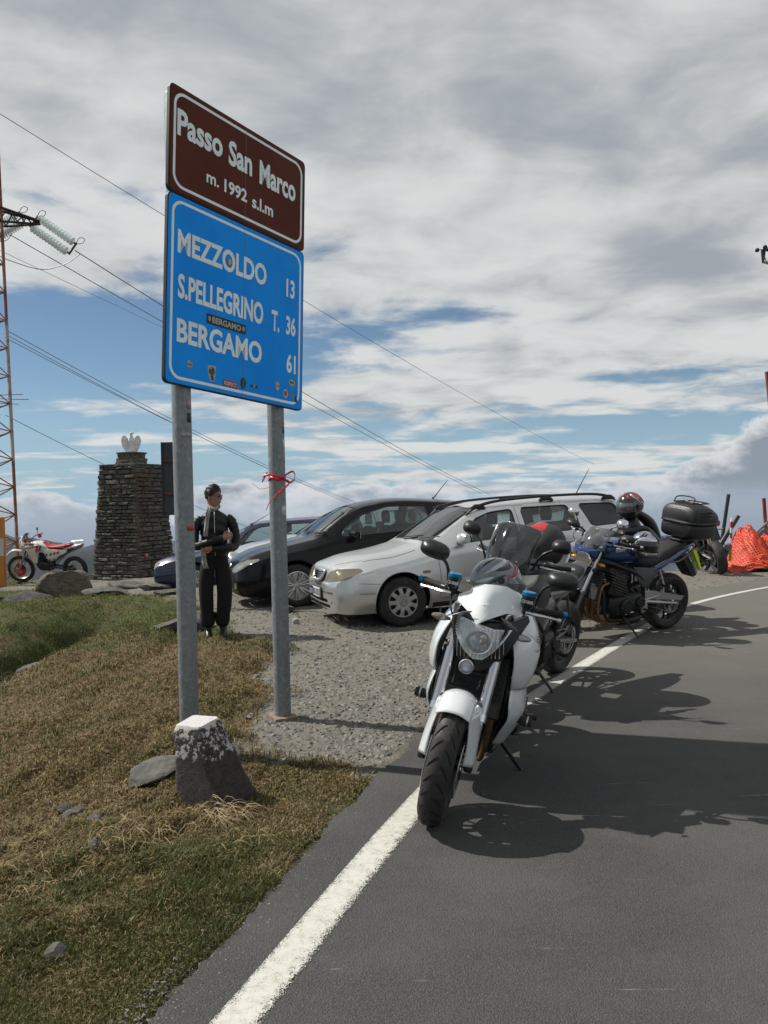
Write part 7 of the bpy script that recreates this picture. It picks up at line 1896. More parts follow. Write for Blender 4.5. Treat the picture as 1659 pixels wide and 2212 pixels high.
def top_case(root, c, w, d, h, refl=True, rack=True):
    """w across, d along the bike; lid over base"""
    x, z = c
    b = MB(); b.loft([(x - d * .5, z - h * .20, w * .30, h * .16, h * .16, 4), (x - d * .42, z - h * .22, w * .44, h * .22, h * .24, 4.5), (x, z - h * .22, w * .50, h * .22, h * .28, 4.5), (x + d * .40, z - h * .20, w * .46, h * .20, h * .26, 4.5), (x + d * .5, z - h * .18, w * .38, h * .14, h * .18, 4)], 32, 4); base = b.build('case_base', SATIN, root)
    b = MB(); b.loft([(x - d * .52, z + h * .04, w * .34, h * .10, h * .06, 3), (x - d * .44, z + h * .05, w * .46, h * .26, h * .08, 3.2), (x - d * .1, z + h * .06, w * .52, h * .42, h * .08, 3.4), (x + d * .38, z + h * .06, w * .48, h * .40, h * .08, 3.6), (x + d * .5, z + h * .05, w * .38, h * .28, h * .06, 3)], 32, 5); lid = b.build('case_lid', mat('case_grain', (0.022, 0.022, 0.023), 0.42, var=0.2, vscale=30, bump=0.3, bscale=300), root)
    b = MB(); R4 = [(x + d * .50 * math.cos(a) * (1 if abs(math.cos(a)) < .8 else 1.0), w * .515 * math.copysign(abs(math.sin(a)) ** .5, math.sin(a)), z - h * .005) for a in np.linspace(0, math.tau, 40, endpoint=False)]
    R4 = [(x + d * .51 * math.copysign(abs(math.cos(a)) ** .5, math.cos(a)), q[1], q[2]) for a, q in zip(np.linspace(0, math.tau, 40, endpoint=False), R4)]
    b.tube(R4, h * .045, 8, closed=True); b.build('case_band', SATIN, root)
    for s in (1, -1):
        for k in range(3):
            b = MB(); b.tube([(x + d * .26, s * w * .50, z + h * (.12 + .09 * k)), (x + d * .02, s * w * .535, z + h * (.15 + .09 * k)), (x - d * .2, s * w * .49, z + h * (.12 + .085 * k))], [.006, .010, .006], 6, sm=4); b.build('case_rib', SATIN, lid)
        if refl:
            b = MB(); b.loft([(x - d * .54, z - h * .01, .03, h * .07, h * .07, 3), (x - d * .49, z - h * .005, .06, h * .09, h * .09, 3), (x - d * .40, z, .03, h * .05, h * .05, 2)], 16, 3); b.v = [(p[0], p[1] + s * w * .36, p[2]) for p in b.v]; b.build('case_reflector', REDL, root)
    if rack:
        t = z + h * .50
        R = [(x + d * .30, w * .26), (x - d * .30, w * .26), (x - d * .36, w * .16), (x - d * .36, -w * .16), (x - d * .30, -w * .26), (x + d * .30, -w * .26)]
        b = MB(); b.tube([(p, q, t) for p, q in R], 0.007, 8, closed=True); rk = b.build('case_rack', SATIN, root)
        b = MB(); b.tube([(x + d * .30, w * .26, t), (x + d * .22, w * .24, t + .055), (x + d * .16, 0, t + .07), (x + d * .22, -w * .24, t + .055), (x + d * .30, -w * .26, t)], 0.007, 8, sm=5); b.build('rack_hoop', SATIN, rk)
        for y in (-w * .12, w * .12):
            b = MB(); b.tube([(x + d * .30, y, t), (x - d * .35, y, t)], 0.006, 6); b.build('rack_bar', SATIN, rk)
        b = MB(); b.tube([(x - d * .1, w * .26, t), (x - d * .1, -w * .26, t)], 0.006, 6); b.build('rack_bar', SATIN, rk)
    return base
def screen(root, M, x0, z0, w0, x1, z1, w1, m, wrap=0.10, curl=0.03, name='windscreen'):
    """curved screen rising and leaning back from (x0, z0) to (x1, z1)"""
    def fn(u, v):
        a = (v - .5) * 2; w = w0 + (w1 - w0) * u; top = 1 - 0.10 * abs(a) ** 3 * u
        return (x0 + (x1 - x0) * u * top + curl * math.sin(u * math.pi) - wrap * a * a * (1 - .3 * u), a * w / 2, z0 + (z1 - z0) * u * top)
    o = shell(fn, 14, 18, name, m, root, M, 0.0035, 60)
    E = [fn(u, 0) for u in np.linspace(0, 1, 9)] + [fn(1, v) for v in np.linspace(0, 1, 11)] + [fn(u, 1) for u in np.linspace(1, 0, 9)]
    b = MB(); b.M = M; b.tube(E, 0.0022, 5, cap=False); b.build('screen_edge', mat('screen_edge', (0.35, 0.37, 0.38), 0.15), o)
    for y in (-w0 * .33, w0 * .33):
        for u in (0.1, 0.28): p = fn(u, .5 + y / w0 * 0.9); b = MB(); b.M = M; b.lathe([(0, .006), (.007, .004), (.008, 0)], p, (1, 0, 0), 8); b.build('screen_bolt', CHR, o)
    return o

# ---- second bike: grey half-faired tourer with a tall smoked screen
def touring_bike():
    loc, yaw = place((-0.574, -0.819), (1.407, 6.868), -0.74); lean = R(-11)
    P = dict(L=1.48, rake=26, trail=0.11, steer=R(7), rf=0.298, wf=0.12, rr=0.312, wr=0.16, lean=lean, bar=(0.33, 1.05, 0.17, 0.36, 1.06), discs=2, sp=3, stand=(-0.05, 0.29, 0.058), usd=False, ztop=0.98, framem=SATIN, armm=ENGG, mufm=ENGG, leverm=ALU)
    root, M, fx = bike_common('motorcycle', loc, yaw, 'dark half-faired motorcycle with a tall smoked screen, second in the row', P)
    I = Matrix.Identity(4)
    wp = mat('fairing_silver', (0.42, 0.41, 0.37), 0.3, 0.4, coat=0.6)
    body_loft('fuel_tank', [(0.30, 0.95, 0.08, 0.05, 0.07, 2.6), (0.22, 0.98, 0.14, 0.07, 0.12, 2.8), (0.06, 0.99, 0.165, 0.09, 0.15, 2.6), (-0.10, 0.96, 0.14, 0.08, 0.13, 2.6), (-0.20, 0.89, 0.08, 0.05, 0.08, 2.4)], GREYP, root)
    edge_panel([(0.62, 0.09, 0.99), (0.66, 0.14, 0.90), (0.62, 0.16, 0.80), (0.54, 0.15, 0.72)], [(0.22, 0.19, 0.98), (0.16, 0.22, 0.88), (0.18, 0.22, 0.74), (0.30, 0.21, 0.60)], 0.045, 'fairing', SATIN, root, I)
    edge_panel([(0.66, 0.10, 0.99), (0.685, 0.145, 0.93), (0.67, 0.15, 0.87)], [(0.40, 0.215, 1.00), (0.44, 0.215, 0.94), (0.52, 0.19, 0.89)], 0.02, 'fairing_flash', wp, root, I)
    edge_panel([(0.40, 0.20, 0.78), (0.38, 0.21, 0.66), (0.30, 0.20, 0.50)], [(0.04, 0.20, 0.80), (0.0, 0.215, 0.72), (0.10, 0.20, 0.56)], 0.02, 'lower_fairing', GREYP, root, I)
    plate([(-0.12, 0.94), (0.12, 0.94), (0.155, 0.90), (0.11, 0.83), (0.05, 0.80), (-0.05, 0.80), (-0.11, 0.83), (-0.155, 0.90)], lambda y, z: 0.70 - 2.2 * y * y - .25 * (z - .87), 'headlight', mat('headlight_bowl'), root, I, back=.05)
    plate([(-0.14, 1.01), (0.14, 1.01), (0.13, 0.945), (0.0, 0.94), (-0.13, 0.945)], lambda y, z: 0.68 - 2.0 * y * y - .5 * max(0, z - .94), 'nose', SATIN, root, I, back=.03)
    screen(root, I, 0.63, 0.98, 0.34, 0.44, 1.33, 0.36, SMOKE, 0.13, 0.03)
    b = MB(); b.loft([(0.56, 1.02, .10, .04, .04, 3), (0.46, 1.07, .12, .05, .04, 3), (0.40, 1.07, .10, .03, .04, 3)], 18, 3); b.build('instrument_pod', SATIN, root)
    mirror_pair(root, I, (0.46, 0.185, 1.03), (0.44, 0.355, 1.225), (0.135, 0.105), SATIN, squash=2.6)
    indicators(root, I, 0.56, 0.17, 0.86, 0.03)
    shell(lambda u, v: (0.74 + (0.318 - .03 * abs(2 * v - 1) ** 2.4) * math.cos(R(140 - 100 * u)), (v - .5) * .15, 0.298 + (0.318 - .03 * abs(2 * v - 1) ** 2.4) * math.sin(R(140 - 100 * u))), 16, 12, 'mudguard', GREYP, root, M, .004)
    body_loft('seat', [(-0.14, 0.86, 0.10, 0.05, 0.06, 2.6), (-0.32, 0.83, 0.15, 0.045, 0.07, 2.8), (-0.50, 0.86, 0.15, 0.05, 0.06, 2.8), (-0.78, 0.90, 0.11, 0.045, 0.05, 2.6), (-0.86, 0.90, 0.06, 0.02, 0.03, 2)], LEA, root)
    body_loft('tail_cowl', [(-0.10, 0.76, 0.13, 0.05, 0.08, 2.6), (-0.40, 0.78, 0.15, 0.05, 0.07, 2.6), (-0.75, 0.86, 0.11, 0.03, 0.05, 2.4), (-0.98, 0.93, 0.06, 0.02, 0.03, 2)], GREYP, root)
    body_loft('tank_bag', [(0.16, 1.10, 0.09, 0.08, 0.06, 3), (0.08, 1.16, 0.145, 0.11, 0.10, 3), (-0.06, 1.18, 0.165, 0.135, 0.12, 2.6), (-0.20, 1.15, 0.145, 0.11, 0.12, 2.6), (-0.30, 1.08, 0.09, 0.07, 0.10, 2.4)], mat('bag_cloth', (0.03, 0.03, 0.03), 0.6, bump=0.4, bscale=120), root)
    b = MB(); b.loft([(0.115, 1.225, .03, .012, .012, 2.4), (0.06, 1.27, .070, .014, .014, 2.4), (-0.04, 1.312, .04, .010, .010, 2.2)], 16, 5); b.build('red_patch', REDL, root)
    for s in (1, -1):      # crash bars
        b = MB(); b.tube([(0.30, s * .12, .70), (0.30, s * .25, .62), (0.26, s * .28, .45), (0.20, s * .24, .30), (0.12, s * .14, .26)], 0.013, 8, sm=6); b.build('crash_bar', SATIN, root)
touring_bike()

# ---- blue bike, side on
def blue_bike():
    loc, yaw = place((-0.88, -0.475), (3.072, 9.023), -0.73); lean = R(-9)
    P = dict(L=1.46, rake=25.5, trail=0.104, steer=R(12), rf=0.298, wf=0.12, rr=0.318, wr=0.16, lean=lean, bar=(0.32, 1.05, 0.14, 0.37, 1.055), discs=2, sp=3, stand=(-0.06, 0.30, 0.05), usd=False, ztop=0.98, fins=True, armm=mat('arm_silver', (0.42, 0.42, 0.42), 0.35, 0.7), pipem=mat('rusty_header', (0.22, 0.13, 0.07), 0.5, 0.8, var=.4, vscale=20), mufm=ENGG, bracketm=ALU)
    root, M, fx = bike_common('motorcycle', loc, yaw, 'blue naked motorcycle with a black top case, side on in the middle of the row', P)
    I = Matrix.Identity(4); bl = mat('blue_paint', (0.010, 0.040, 0.145), 0.2, 0.2, coat=0.8, var=.1, vscale=4)
    body_loft('fuel_tank', [(0.32, 0.92, 0.07, 0.05, 0.08, 2.6), (0.24, 0.96, 0.13, 0.07, 0.14, 2.8), (0.08, 0.975, 0.165, 0.085, 0.18, 2.6), (-0.10, 0.935, 0.14, 0.09, 0.15, 2.5), (-0.22, 0.86, 0.09, 0.05, 0.08, 2.4)], bl, root)
    me = text_mesh('Kawasaki', 0.045, 0.27, 0.03)
    place_text('tank_lettering', me, Matrix.Translation((0.235, 0.160, 0.945)) @ Matrix.Rotation(R(-8), 4, 'X') @ Matrix(((-1, 0, 0, 0), (-0.03, 0, 1, 0), (0.05, 1, 0, 0), (0, 0, 0, 1))), mat('silver_decal', (0.6, 0.6, 0.6), 0.35), root, 0.008)
    body_loft('seat', [(-0.10, 0.86, 0.08, 0.06, 0.09, 2.4), (-0.22, 0.81, 0.13, 0.06, 0.10, 2.6), (-0.36, 0.81, 0.155, 0.055, 0.08, 2.8), (-0.50, 0.87, 0.15, 0.06, 0.08, 2.8), (-0.72, 0.935, 0.13, 0.055, 0.07, 2.8), (-0.88, 0.955, 0.09, 0.035, 0.05, 2.4), (-0.93, 0.95, 0.04, 0.02, 0.03, 2)], LEA, root)
    edge_panel([(-0.93, 0.07, 0.97), (-0.97, 0.07, 0.93), (-0.93, 0.08, 0.90)], [(-0.25, 0.165, 0.72), (-0.20, 0.175, 0.69), (-0.25, 0.165, 0.665)], 0.03, 'tail_side_panel', bl, root, I)
    body_loft('tail_cowl', [(-0.70, 0.90, 0.12, 0.035, 0.05, 2.6), (-0.88, 0.94, 0.10, 0.035, 0.04, 2.6), (-1.02, 0.965, 0.06, 0.025, 0.03, 2.4)], bl, root)
    edge_panel([(-0.02, 0.17, 0.78), (-0.06, 0.19, 0.66), (-0.16, 0.19, 0.56)], [(-0.42, 0.16, 0.745), (-0.36, 0.17, 0.66), (-0.24, 0.17, 0.54)], 0.012, 'side_cover', mat('side_grey', (0.07, 0.075, 0.085), 0.4, 0.3), root, I)
    for s in (1, -1):
        b = MB(); b.tube([(-0.55, s * .13, .80), (-0.70, s * .15, .80), (-0.90, s * .13, .885), (-1.00, s * .06, .90)], 0.012, 8, sm=5); b.build('grab_rail', ENGG, root)
    b = MB(); b.prism([(-0.80, .86), (-0.92, .86), (-1.10, .60), (-1.04, .585), (-0.96, .66)], 0.16, 'y', 0, .01); b.build('rear_mudguard', SATIN, root)
    pl = MB(); pl.box((-1.065, 0, 0.69), (0.012, 0.18, 0.15), (0, 0.5, 0)); pl.build('number_plate', mat('plate_white'), root)
    body_loft('tail_lamp', [(-1.0, 0.945, .06, .025, .02, 3), (-1.055, .935, .05, .02, .02, 3)], REDL, root)
    b = MB(); b.prism([(-0.94, 0.90), (-0.985, 0.91), (-1.10, 0.70), (-1.085, 0.675)], 0.05, 'y', 0.105, .004); b.build('hi_vis_strap', mat('hi_vis', (0.62, 0.80, 0.02), 0.5), root)
    top_case(root, (-0.98, 1.215), 0.50, 0.42, 0.40)
    b = MB(); b.box((-0.90, 0, 1.015), (0.30, 0.20, 0.02)); b.build('case_plate', SATIN, root, bevel=.004)
    for s in (1, -1):
        b = MB(); b.tube([(-0.72, s * .10, .90), (-0.85, s * .09, 1.0), (-1.05, s * .09, 1.01)], 0.010, 8, sm=3); b.build('case_bracket', SATIN, root)
    b = MB(); b.M = M; b.lathe([(0, -.02), (.05, -.06), (.088, .0), (.095, .05), (.088, .06), (0, .065)], (0.50, 0, 0.86), (1, 0, 0), 26); b.build('headlight', CHR, root)
    plate([(-0.15, 0.99), (0.15, 0.99), (0.14, 0.92), (0.0, 0.96), (-0.14, 0.92)], lambda y, z: 0.56 - 1.8 * y * y, 'nose', bl, root, M, back=.05)
    screen(root, M, 0.53, 0.97, 0.30, 0.36, 1.185, 0.30, CLR, 0.10, 0.03)
    b = MB(); b.M = M; b.loft([(0.50, 1.0, .10, .03, .03, 3), (0.40, 1.05, .11, .03, .03, 3)], 16, 3); b.build('instrument_pod', SATIN, root)
    mirror_pair(root, M, (0.27, 0.20, 1.06), (0.36, 0.34, 1.145), (0.16, 0.085), SATIN, squash=2.2)
    for k in range(3): b = MB(); b.M = M; b.lathe([(0, .006), (.009, .004), (.010, 0)], (0.392, 0.315 + .028 * k, 1.145), (1, 0, 0), 10); b.build('mirror_lamp', AMBER, root)
    indicators(root, M, 0.46, 0.11, 0.84, 0.04, AMBER)
    shell(lambda u, v: (0.73 + (0.318 - .03 * abs(2 * v - 1) ** 2.4) * math.cos(R(140 - 100 * u)), (v - .5) * .15, 0.298 + (0.318 - .03 * abs(2 * v - 1) ** 2.4) * math.sin(R(140 - 100 * u))), 16, 12, 'mudguard', bl, root, M, .004)
    b = MB(); b.prism([(-0.22, .50), (-0.35, .50), (-0.84, .405), (-0.80, .36), (-0.25, .42)], 0.015, 'y', 0.155, .003); b.build('chain_guard', mat('arm_silver'), root)
    W = Matrix.Translation(loc) @ Matrix.Rotation(yaw, 4, 'Z') @ Matrix.Rotation(lean, 4, 'X')
    blk = mat('graphic_black'); sil = mat('graphic_chrome', (0.55, 0.57, 0.60), 0.08, 1.0); gb = mat('graphic_blue', (0.03, 0.05, 0.2), 0.2, coat=.6)
    helmet(W @ Vector((-0.11, 0.20, 1.01)), (R(-4), R(4), yaw + R(75)), 'silver chrome helmet standing on the seat of the blue motorcycle', mat('helmet_chrome', (0.55, 0.57, 0.60), 0.16, 0.95, var=.25, vscale=14),
           [([(30, 20), (50, 45), (80, 70), (110, 90)], 0.012, blk), ([(90, 20), (110, 50), (130, 80)], 0.014, gb), ([(75, 95), (95, 110), (120, 115)], 0.016, blk), ([(20, 28), (30, 44), (60, 58)], 0.008, blk)], face='dark', size=1.12)
    cl = MB(); cl.loft([(-0.42, 0.895, .06, .012, .012, 3), (-0.34, 0.885, .085, .014, .012, 3), (-0.24, 0.89, .06, .012, .012, 3)], 14, 3)
    cl.v = [(p[0], p[1] + .03, p[2]) for p in cl.v]; o = cl.build('folded_cloth', mat('cloth_pale', (0.42, 0.42, 0.40), 0.9, bump=.5, bscale=60)); o.location = loc; o.rotation_euler = (lean, 0, yaw); tag(o, 'small pale folded cloth tucked under the chrome helmet', 'cloth')
blue_bike()

# ---- dark bike behind the blue one, jacket and helmet on its seat
def dark_bike():
    loc, yaw = place((-0.88, -0.475), (3.20, 9.95), -0.72); lean = R(-9)
    P = dict(L=1.44, rake=25, trail=0.10, steer=R(8), rf=0.298, wf=0.12, rr=0.315, wr=0.17, lean=lean, bar=(0.32, 1.08, 0.16, 0.37, 1.09), discs=2, sp=5, stand=(-0.06, 0.30, 0.05), usd=True, ztop=0.98)
    root, M, fx = bike_common('motorcycle', loc, yaw, 'matt black motorcycle half hidden behind the blue one', P); I = Matrix.Identity(4)
    body_loft('fuel_tank', [(0.34, 0.95, 0.07, 0.05, 0.08, 2.6), (0.26, 1.00, 0.15, 0.08, 0.14, 2.6), (0.08, 1.03, 0.19, 0.09, 0.18, 2.4), (-0.10, 0.99, 0.15, 0.09, 0.15, 2.4), (-0.24, 0.90, 0.09, 0.05, 0.08, 2.4)], mat('matt_tank', (0.03, 0.03, 0.031), 0.36, 0.3), root)
    body_loft('seat', [(-0.12, 0.87, 0.09, 0.05, 0.08, 2.4), (-0.34, 0.83, 0.14, 0.05, 0.08, 2.6), (-0.60, 0.89, 0.12, 0.05, 0.07, 2.6), (-0.86, 0.96, 0.07, 0.03, 0.04, 2.4)], LEA, root)
    body_loft('tail_cowl', [(-0.30, 0.78, 0.13, 0.05, 0.06, 2.6), (-0.70, 0.86, 0.10, 0.03, 0.05, 2.4), (-0.95, 0.95, 0.05, 0.02, 0.03, 2)], GLOSSB, root)
    b = MB(); b.M = M; b.lathe([(0, -.05), (.05, -.06), (.088, .0), (.095, .05), (0, .06)], (0.50, 0, 0.90), (1, 0, 0), 26); b.build('headlight', CHR, root)
    mirror_pair(root, M, (0.27, 0.20, 1.08), (0.25, 0.36, 1.255), (0.15, 0.12), CHR, squash=2.6)
    W = Matrix.Translation(loc) @ Matrix.Rotation(yaw, 4, 'Z') @ Matrix.Rotation(lean, 4, 'X')
    # jacket draped over the seat
    def jk(u, v):
        x = -0.02 - 0.62 * u; a = (v - .5) * 2
        top = 0.95 + 0.33 * math.exp(-((u - .42) / .26) ** 2) + 0.06 * u; n = float(fbm(np.array([x * 11 + 5]), np.array([a * 4.0]), 3, 6)[0]) - .5
        return (x + n * .03 - 0.10 * (abs(a) ** 2) * u, 0.24 * a + n * .03 + 0.02 * math.sin(7 * u), top - (0.34 + .10 * math.sin(5 * u)) * abs(a) ** 1.7 + n * .08)
    b = MB(); b.grid(jk, 26, 22); o = b.build('jacket', mat('leather', (0.014, 0.013, 0.013), 0.34, bump=.5, bscale=40, coat=.2), None, angle=180, solid=0.01)
    o.location = loc; o.rotation_euler = (lean, 0, yaw); tag(o, 'black leather jacket draped over the seat of the black motorcycle', 'jacket')
    sl = MB(); sl.tube([(-0.10, .10, 1.10), (-0.32, .20, 1.12), (-0.50, .22, 1.00), (-0.62, .20, .92)], [0.05, .06, .05, .045], 12, sm=5); s2 = sl.build('sleeve', mat('leather'), o)
    sl = MB(); sl.tube([(-0.38, .0, 1.30), (-0.55, .05, 1.18), (-0.66, .08, 1.0), (-0.70, .10, .86)], [0.05, .07, .06, .05], 12, sm=5); sl.build('sleeve', mat('leather'), o)
    red = mat('graphic_red'); sil = mat('graphic_silver'); 
    helmet(W @ Vector((-0.24, 0.02, 1.40)), (R(-8), R(12), yaw + R(8)), 'black helmet with red flames on top of the draped jacket', mat('helmet_black', (0.014, 0.013, 0.014), 0.14, coat=1.0),
           [([(60, 20), (80, 40), (100, 62), (115, 85)], 0.014, red), ([(85, 22), (105, 45), (125, 70), (140, 100)], 0.012, red), ([(72, 30), (90, 52), (105, 78), (120, 100)], 0.008, sil), ([(40, 18), (60, 36), (80, 58), (95, 80)], 0.010, sil), ([(110, 50), (125, 75), (135, 110)], 0.012, red), ([(95, 95), (120, 108), (140, 115)], 0.010, red), ([(15, 22), (25, 38), (50, 52)], 0.009, red)], size=1.16)
dark_bike()

# ---- bike seen from behind by the netting
def far_bike():
    loc, yaw = place((0.11, 0.99), (6.262, 15.091), -0.70); lean = R(-12)
    P = dict(L=1.42, rake=24, trail=0.10, steer=R(10), rf=0.298, wf=0.12, rr=0.315, wr=0.19, lean=lean, bar=(0.32, 0.92, 0.18, 0.34, 0.90), discs=2, sp=5, stand=(-0.05, 0.30, 0.058), usd=True, ztop=0.9)
    root, M, fx = bike_common('motorcycle', loc, yaw, 'sports motorcycle seen from behind near the orange netting', P); I = Matrix.Identity(4)
    wr_ = mat('sports_white', (0.6, 0.6, 0.6), 0.25, coat=.7); rd = mat('sports_red', (0.45, 0.02, 0.03), 0.25, coat=.7)
    body_loft('fuel_tank', [(0.30, 0.86, 0.08, 0.05, 0.08, 2.6), (0.12, 0.90, 0.16, 0.07, 0.16, 2.6), (-0.12, 0.86, 0.12, 0.06, 0.12, 2.4), (-0.2, 0.8, .07, .04, .06, 2.2)], wr_, root)
    edge_panel([(0.62, 0.08, 0.92), (0.66, 0.12, 0.80), (0.50, 0.17, 0.50), (0.30, 0.15, 0.25)], [(0.20, 0.18, 0.86), (0.14, 0.21, 0.70), (0.10, 0.20, 0.48), (0.0, 0.14, 0.26)], 0.05, 'fairing', wr_, root, I)
    body_loft('seat', [(-0.14, 0.79, 0.08, 0.03, 0.06, 2.4), (-0.36, 0.78, 0.13, 0.035, 0.06, 2.6), (-0.50, 0.86, 0.10, 0.03, 0.04, 2.6), (-0.80, 0.95, 0.06, 0.03, 0.03, 2.4)], LEA, root)
    body_loft('tail_cowl', [(-0.30, 0.74, 0.10, 0.04, 0.05, 2.4), (-0.60, 0.84, 0.10, 0.03, 0.05, 2.4), (-0.95, 0.97, 0.05, 0.015, 0.03, 2)], wr_, root)
    body_loft('tail_lamp', [(-0.90, 0.955, .05, .018, .018, 3), (-0.965, .965, .04, .012, .012, 3)], REDL, root)
    body_loft('tail_flash', [(-0.60, 0.80, .105, .012, .012, 2), (-0.90, .91, .062, .012, .012, 2)], rd, root)
    b = MB(); b.prism([(-0.80, .90), (-0.90, .92), (-1.00, .66), (-0.96, .65)], 0.12, 'y', 0, .006); b.build('plate_bracket', SATIN, root)
    indicators(root, None, -0.92, 0.04, 0.84, 0.06, AMBER)
    screen(root, M, 0.60, 0.92, 0.26, 0.40, 1.05, 0.26, SMOKE, 0.08, 0.03)
far_bike()

# ---- white and red dirt bike on the left
def dirt_bike():
    a, c = Vector((-9.257, 20.681, 0)), Vector((-7.78, 20.40, 0)); f = (a - c).normalized(); mid = (a + c) / 2; L = 1.50
    z0 = min(ground_z(a.x, a.y), ground_z(c.x, c.y)) + 0.01
    loc = Vector((mid.x, mid.y, z0)); yaw = math.atan2(f.y, f.x); lean = R(-9)
    root = empty('dirt_bike', loc, (lean, 0, yaw)); tag(root, 'white and red dirt bike with red seat left of the stone monument', 'dirt bike')
    P = dict(L=L, rake=27, trail=0.11, steer=R(9)); M = steer_matrix(P); I = Matrix.Identity(4); xf, xr = L / 2, -L / 2
    w = mat('plastic_white', (0.60, 0.60, 0.58), 0.35, coat=.3, var=.06, vscale=5); rd = mat('plastic_red', (0.40, 0.02, 0.03), 0.4); bl = mat('stripe_blue', (0.05, 0.03, 0.12), 0.4)
    bike_wheel(root, xf, 0.345, 0.09, M, ALU, wire=True, discs=1, knobbly=True); bike_wheel(root, xr, 0.325, 0.12, None, SATIN, wire=True, discs=1, front=False, knobbly=True)
    t = math.tan(R(27)); fx = lambda z: xf + (0.345 - z) * t
    b = MB(); b.M = M; b.lathe([(.07, .08), (.16, .08), (.165, .09), (.16, .10), (.07, .10)], (xf, 0, .345), (0, 1, 0), 28, arc=(R(70), R(300))); b.build('disc_cover', rd, root, solid=.004)
    for s in (1, -1):
        b = MB(); b.M = M; b.tube([(fx(1.05), s * .10, 1.05), (fx(0.66), s * .10, .66)], .021, 10); b.build('fork_tube', ENGG, root)
        b = MB(); b.M = M; b.tube([(fx(0.70), s * .10, .70), (fx(0.34), s * .10, .34)], .030, 10); b.build('fork_slider', mat('fork_grey', (0.25, 0.26, 0.27), 0.4, .5), root)
        b = MB(); b.M = M; b.tube([(0.36, 0, 1.10), (0.34, s * .15, 1.15), (0.24, s * .39, 1.16)], .011, 8, sm=4); b.build('handlebar', SATIN, root)
        b = MB(); b.M = M; b.loft([(0.29, 1.14, .035, .045, .045, 3), (0.33, 1.14, .05, .06, .06, 3), (0.36, 1.14, .03, .04, .04, 3)], 12, 2); b.v = [(p[0], p[1] + s * .30, p[2]) for p in b.v]; b.build('hand_guard', mat('guard_red', (0.25, .03, .03), .4), root)
    for s in (-1, 1):
        b = MB(); b.M = M; b.tube([(0.30, s * .24, 1.16), (0.32, s * .28, 1.28)], .006, 6); b.lathe([(0, .02), (.035, .012), (.045, 0), (0, -.002)], (0.32, s * .30, 1.30), (1, 0, 0), 14); b.build('mirror', SATIN, root)
    shell(lambda u, v: (xf + 0.10 + 0.42 * (0.5 - u) - .0, (v - .5) * .15 * (1 - .5 * abs(.45 - u)), 0.80 + 0.07 * math.sin(math.pi * (u * .8 + .1)) - .10 * (u - .2) ** 2 * 3 * (1 if u < .2 else 0) - .03 * (2 * v - 1) ** 2 - .16 * max(0, .45 - u)), 14, 8, 'front_mudguard', w, root, M, .004)
    edge_panel([(0.60, 0.03, 1.20), (0.66, 0.07, 1.06), (0.66, 0.10, 0.94), (0.56, 0.12, 0.88)], [(0.34, 0.13, 1.03), (0.32, 0.15, 1.00), (0.30, 0.16, 0.94), (0.30, 0.16, 0.88)], .03, 'fairing', w, root, I)
    plate([(-.09, 1.08), (.09, 1.08), (.11, .98), (.08, .90), (-.08, .90), (-.11, .98)], lambda y, z: .68 - 2 * y * y - .4 * max(0, z - 1.0), 'headlight', GLOSSB, root, I, back=.06)
    screen(root, I, 0.63, 1.08, 0.24, 0.52, 1.26, 0.20, CLR, 0.08, 0.02)
    side = [(0.44, 0.17, 0.98), (0.42, 0.19, 0.86), (0.36, 0.18, 0.70), (0.26, 0.16, 0.50)]
    edge_panel(side, [(0.10, 0.17, 1.00), (0.04, 0.19, 0.88), (0.12, 0.17, 0.72), (0.17, 0.15, 0.52)], .03, 'tank_shroud', w, root, I)
    body_loft('fuel_tank', [(0.36, 1.0, .08, .05, .12, 2.6), (0.18, 1.0, .16, .06, .20, 2.8), (-0.02, .94, .16, .06, .22, 2.8), (-0.18, .86, .12, .04, .14, 2.6)], w, root)
    edge_panel([(0.02, .165, .88), (-0.06, .175, .76), (-0.10, .17, .64)], [(-0.66, .12, .845), (-0.60, .14, .76), (-0.24, .16, .62)], .02, 'side_panel', w, root, I)
    for s in (1, -1):
        y = s * .218
        def st(poly, m, yy=y):
            b = MB(); b.prism(poly, .006, 'y', yy); b.build('stripe', m, root)
        for k in range(4): st([(0.42 - .085 * k, .925 + .012 * k), (0.355 - .085 * k, .935 + .012 * k), (0.345 - .085 * k, .905 + .012 * k), (0.41 - .085 * k, .895 + .012 * k)], rd)
        st([(0.10, .985), (0.04, .985), (0.10, .83), (0.16, .83)], rd); st([(0.01, .975), (-0.03, .97), (0.04, .84), (0.08, .84)], bl, s * .214)
        for k in range(3): st([(-0.22 - .10 * k, .775 + .02 * k), (-0.28 - .10 * k, .785 + .02 * k), (-0.26 - .10 * k, .72 + .025 * k), (-0.20 - .10 * k, .71 + .025 * k)], rd, s * .185)
        st([(-0.12, .765), (-0.16, .77), (-0.10, .66), (-0.06, .66)], bl, s * .19)
        for k, m in enumerate((mat('flag_green', (0.03, .2, .05), .5), mat('letter_white'), rd)): st([(0.30 - .03 * k, .78), (0.275 - .03 * k, .78), (0.285 - .03 * k, .71), (0.31 - .03 * k, .71)], m, s * .20)
        b = MB(); b.tube([(0.16, y, .80), (0.10, y * 1.01, .82), (0.08, y, .78), (0.13, y * 1.01, .74), (0.10, y, .70), (0.06, y, .71)], .009, 5, sm=4); b.build('letter_s', mat('decal_grey', (.3, .3, .3), .5), root)
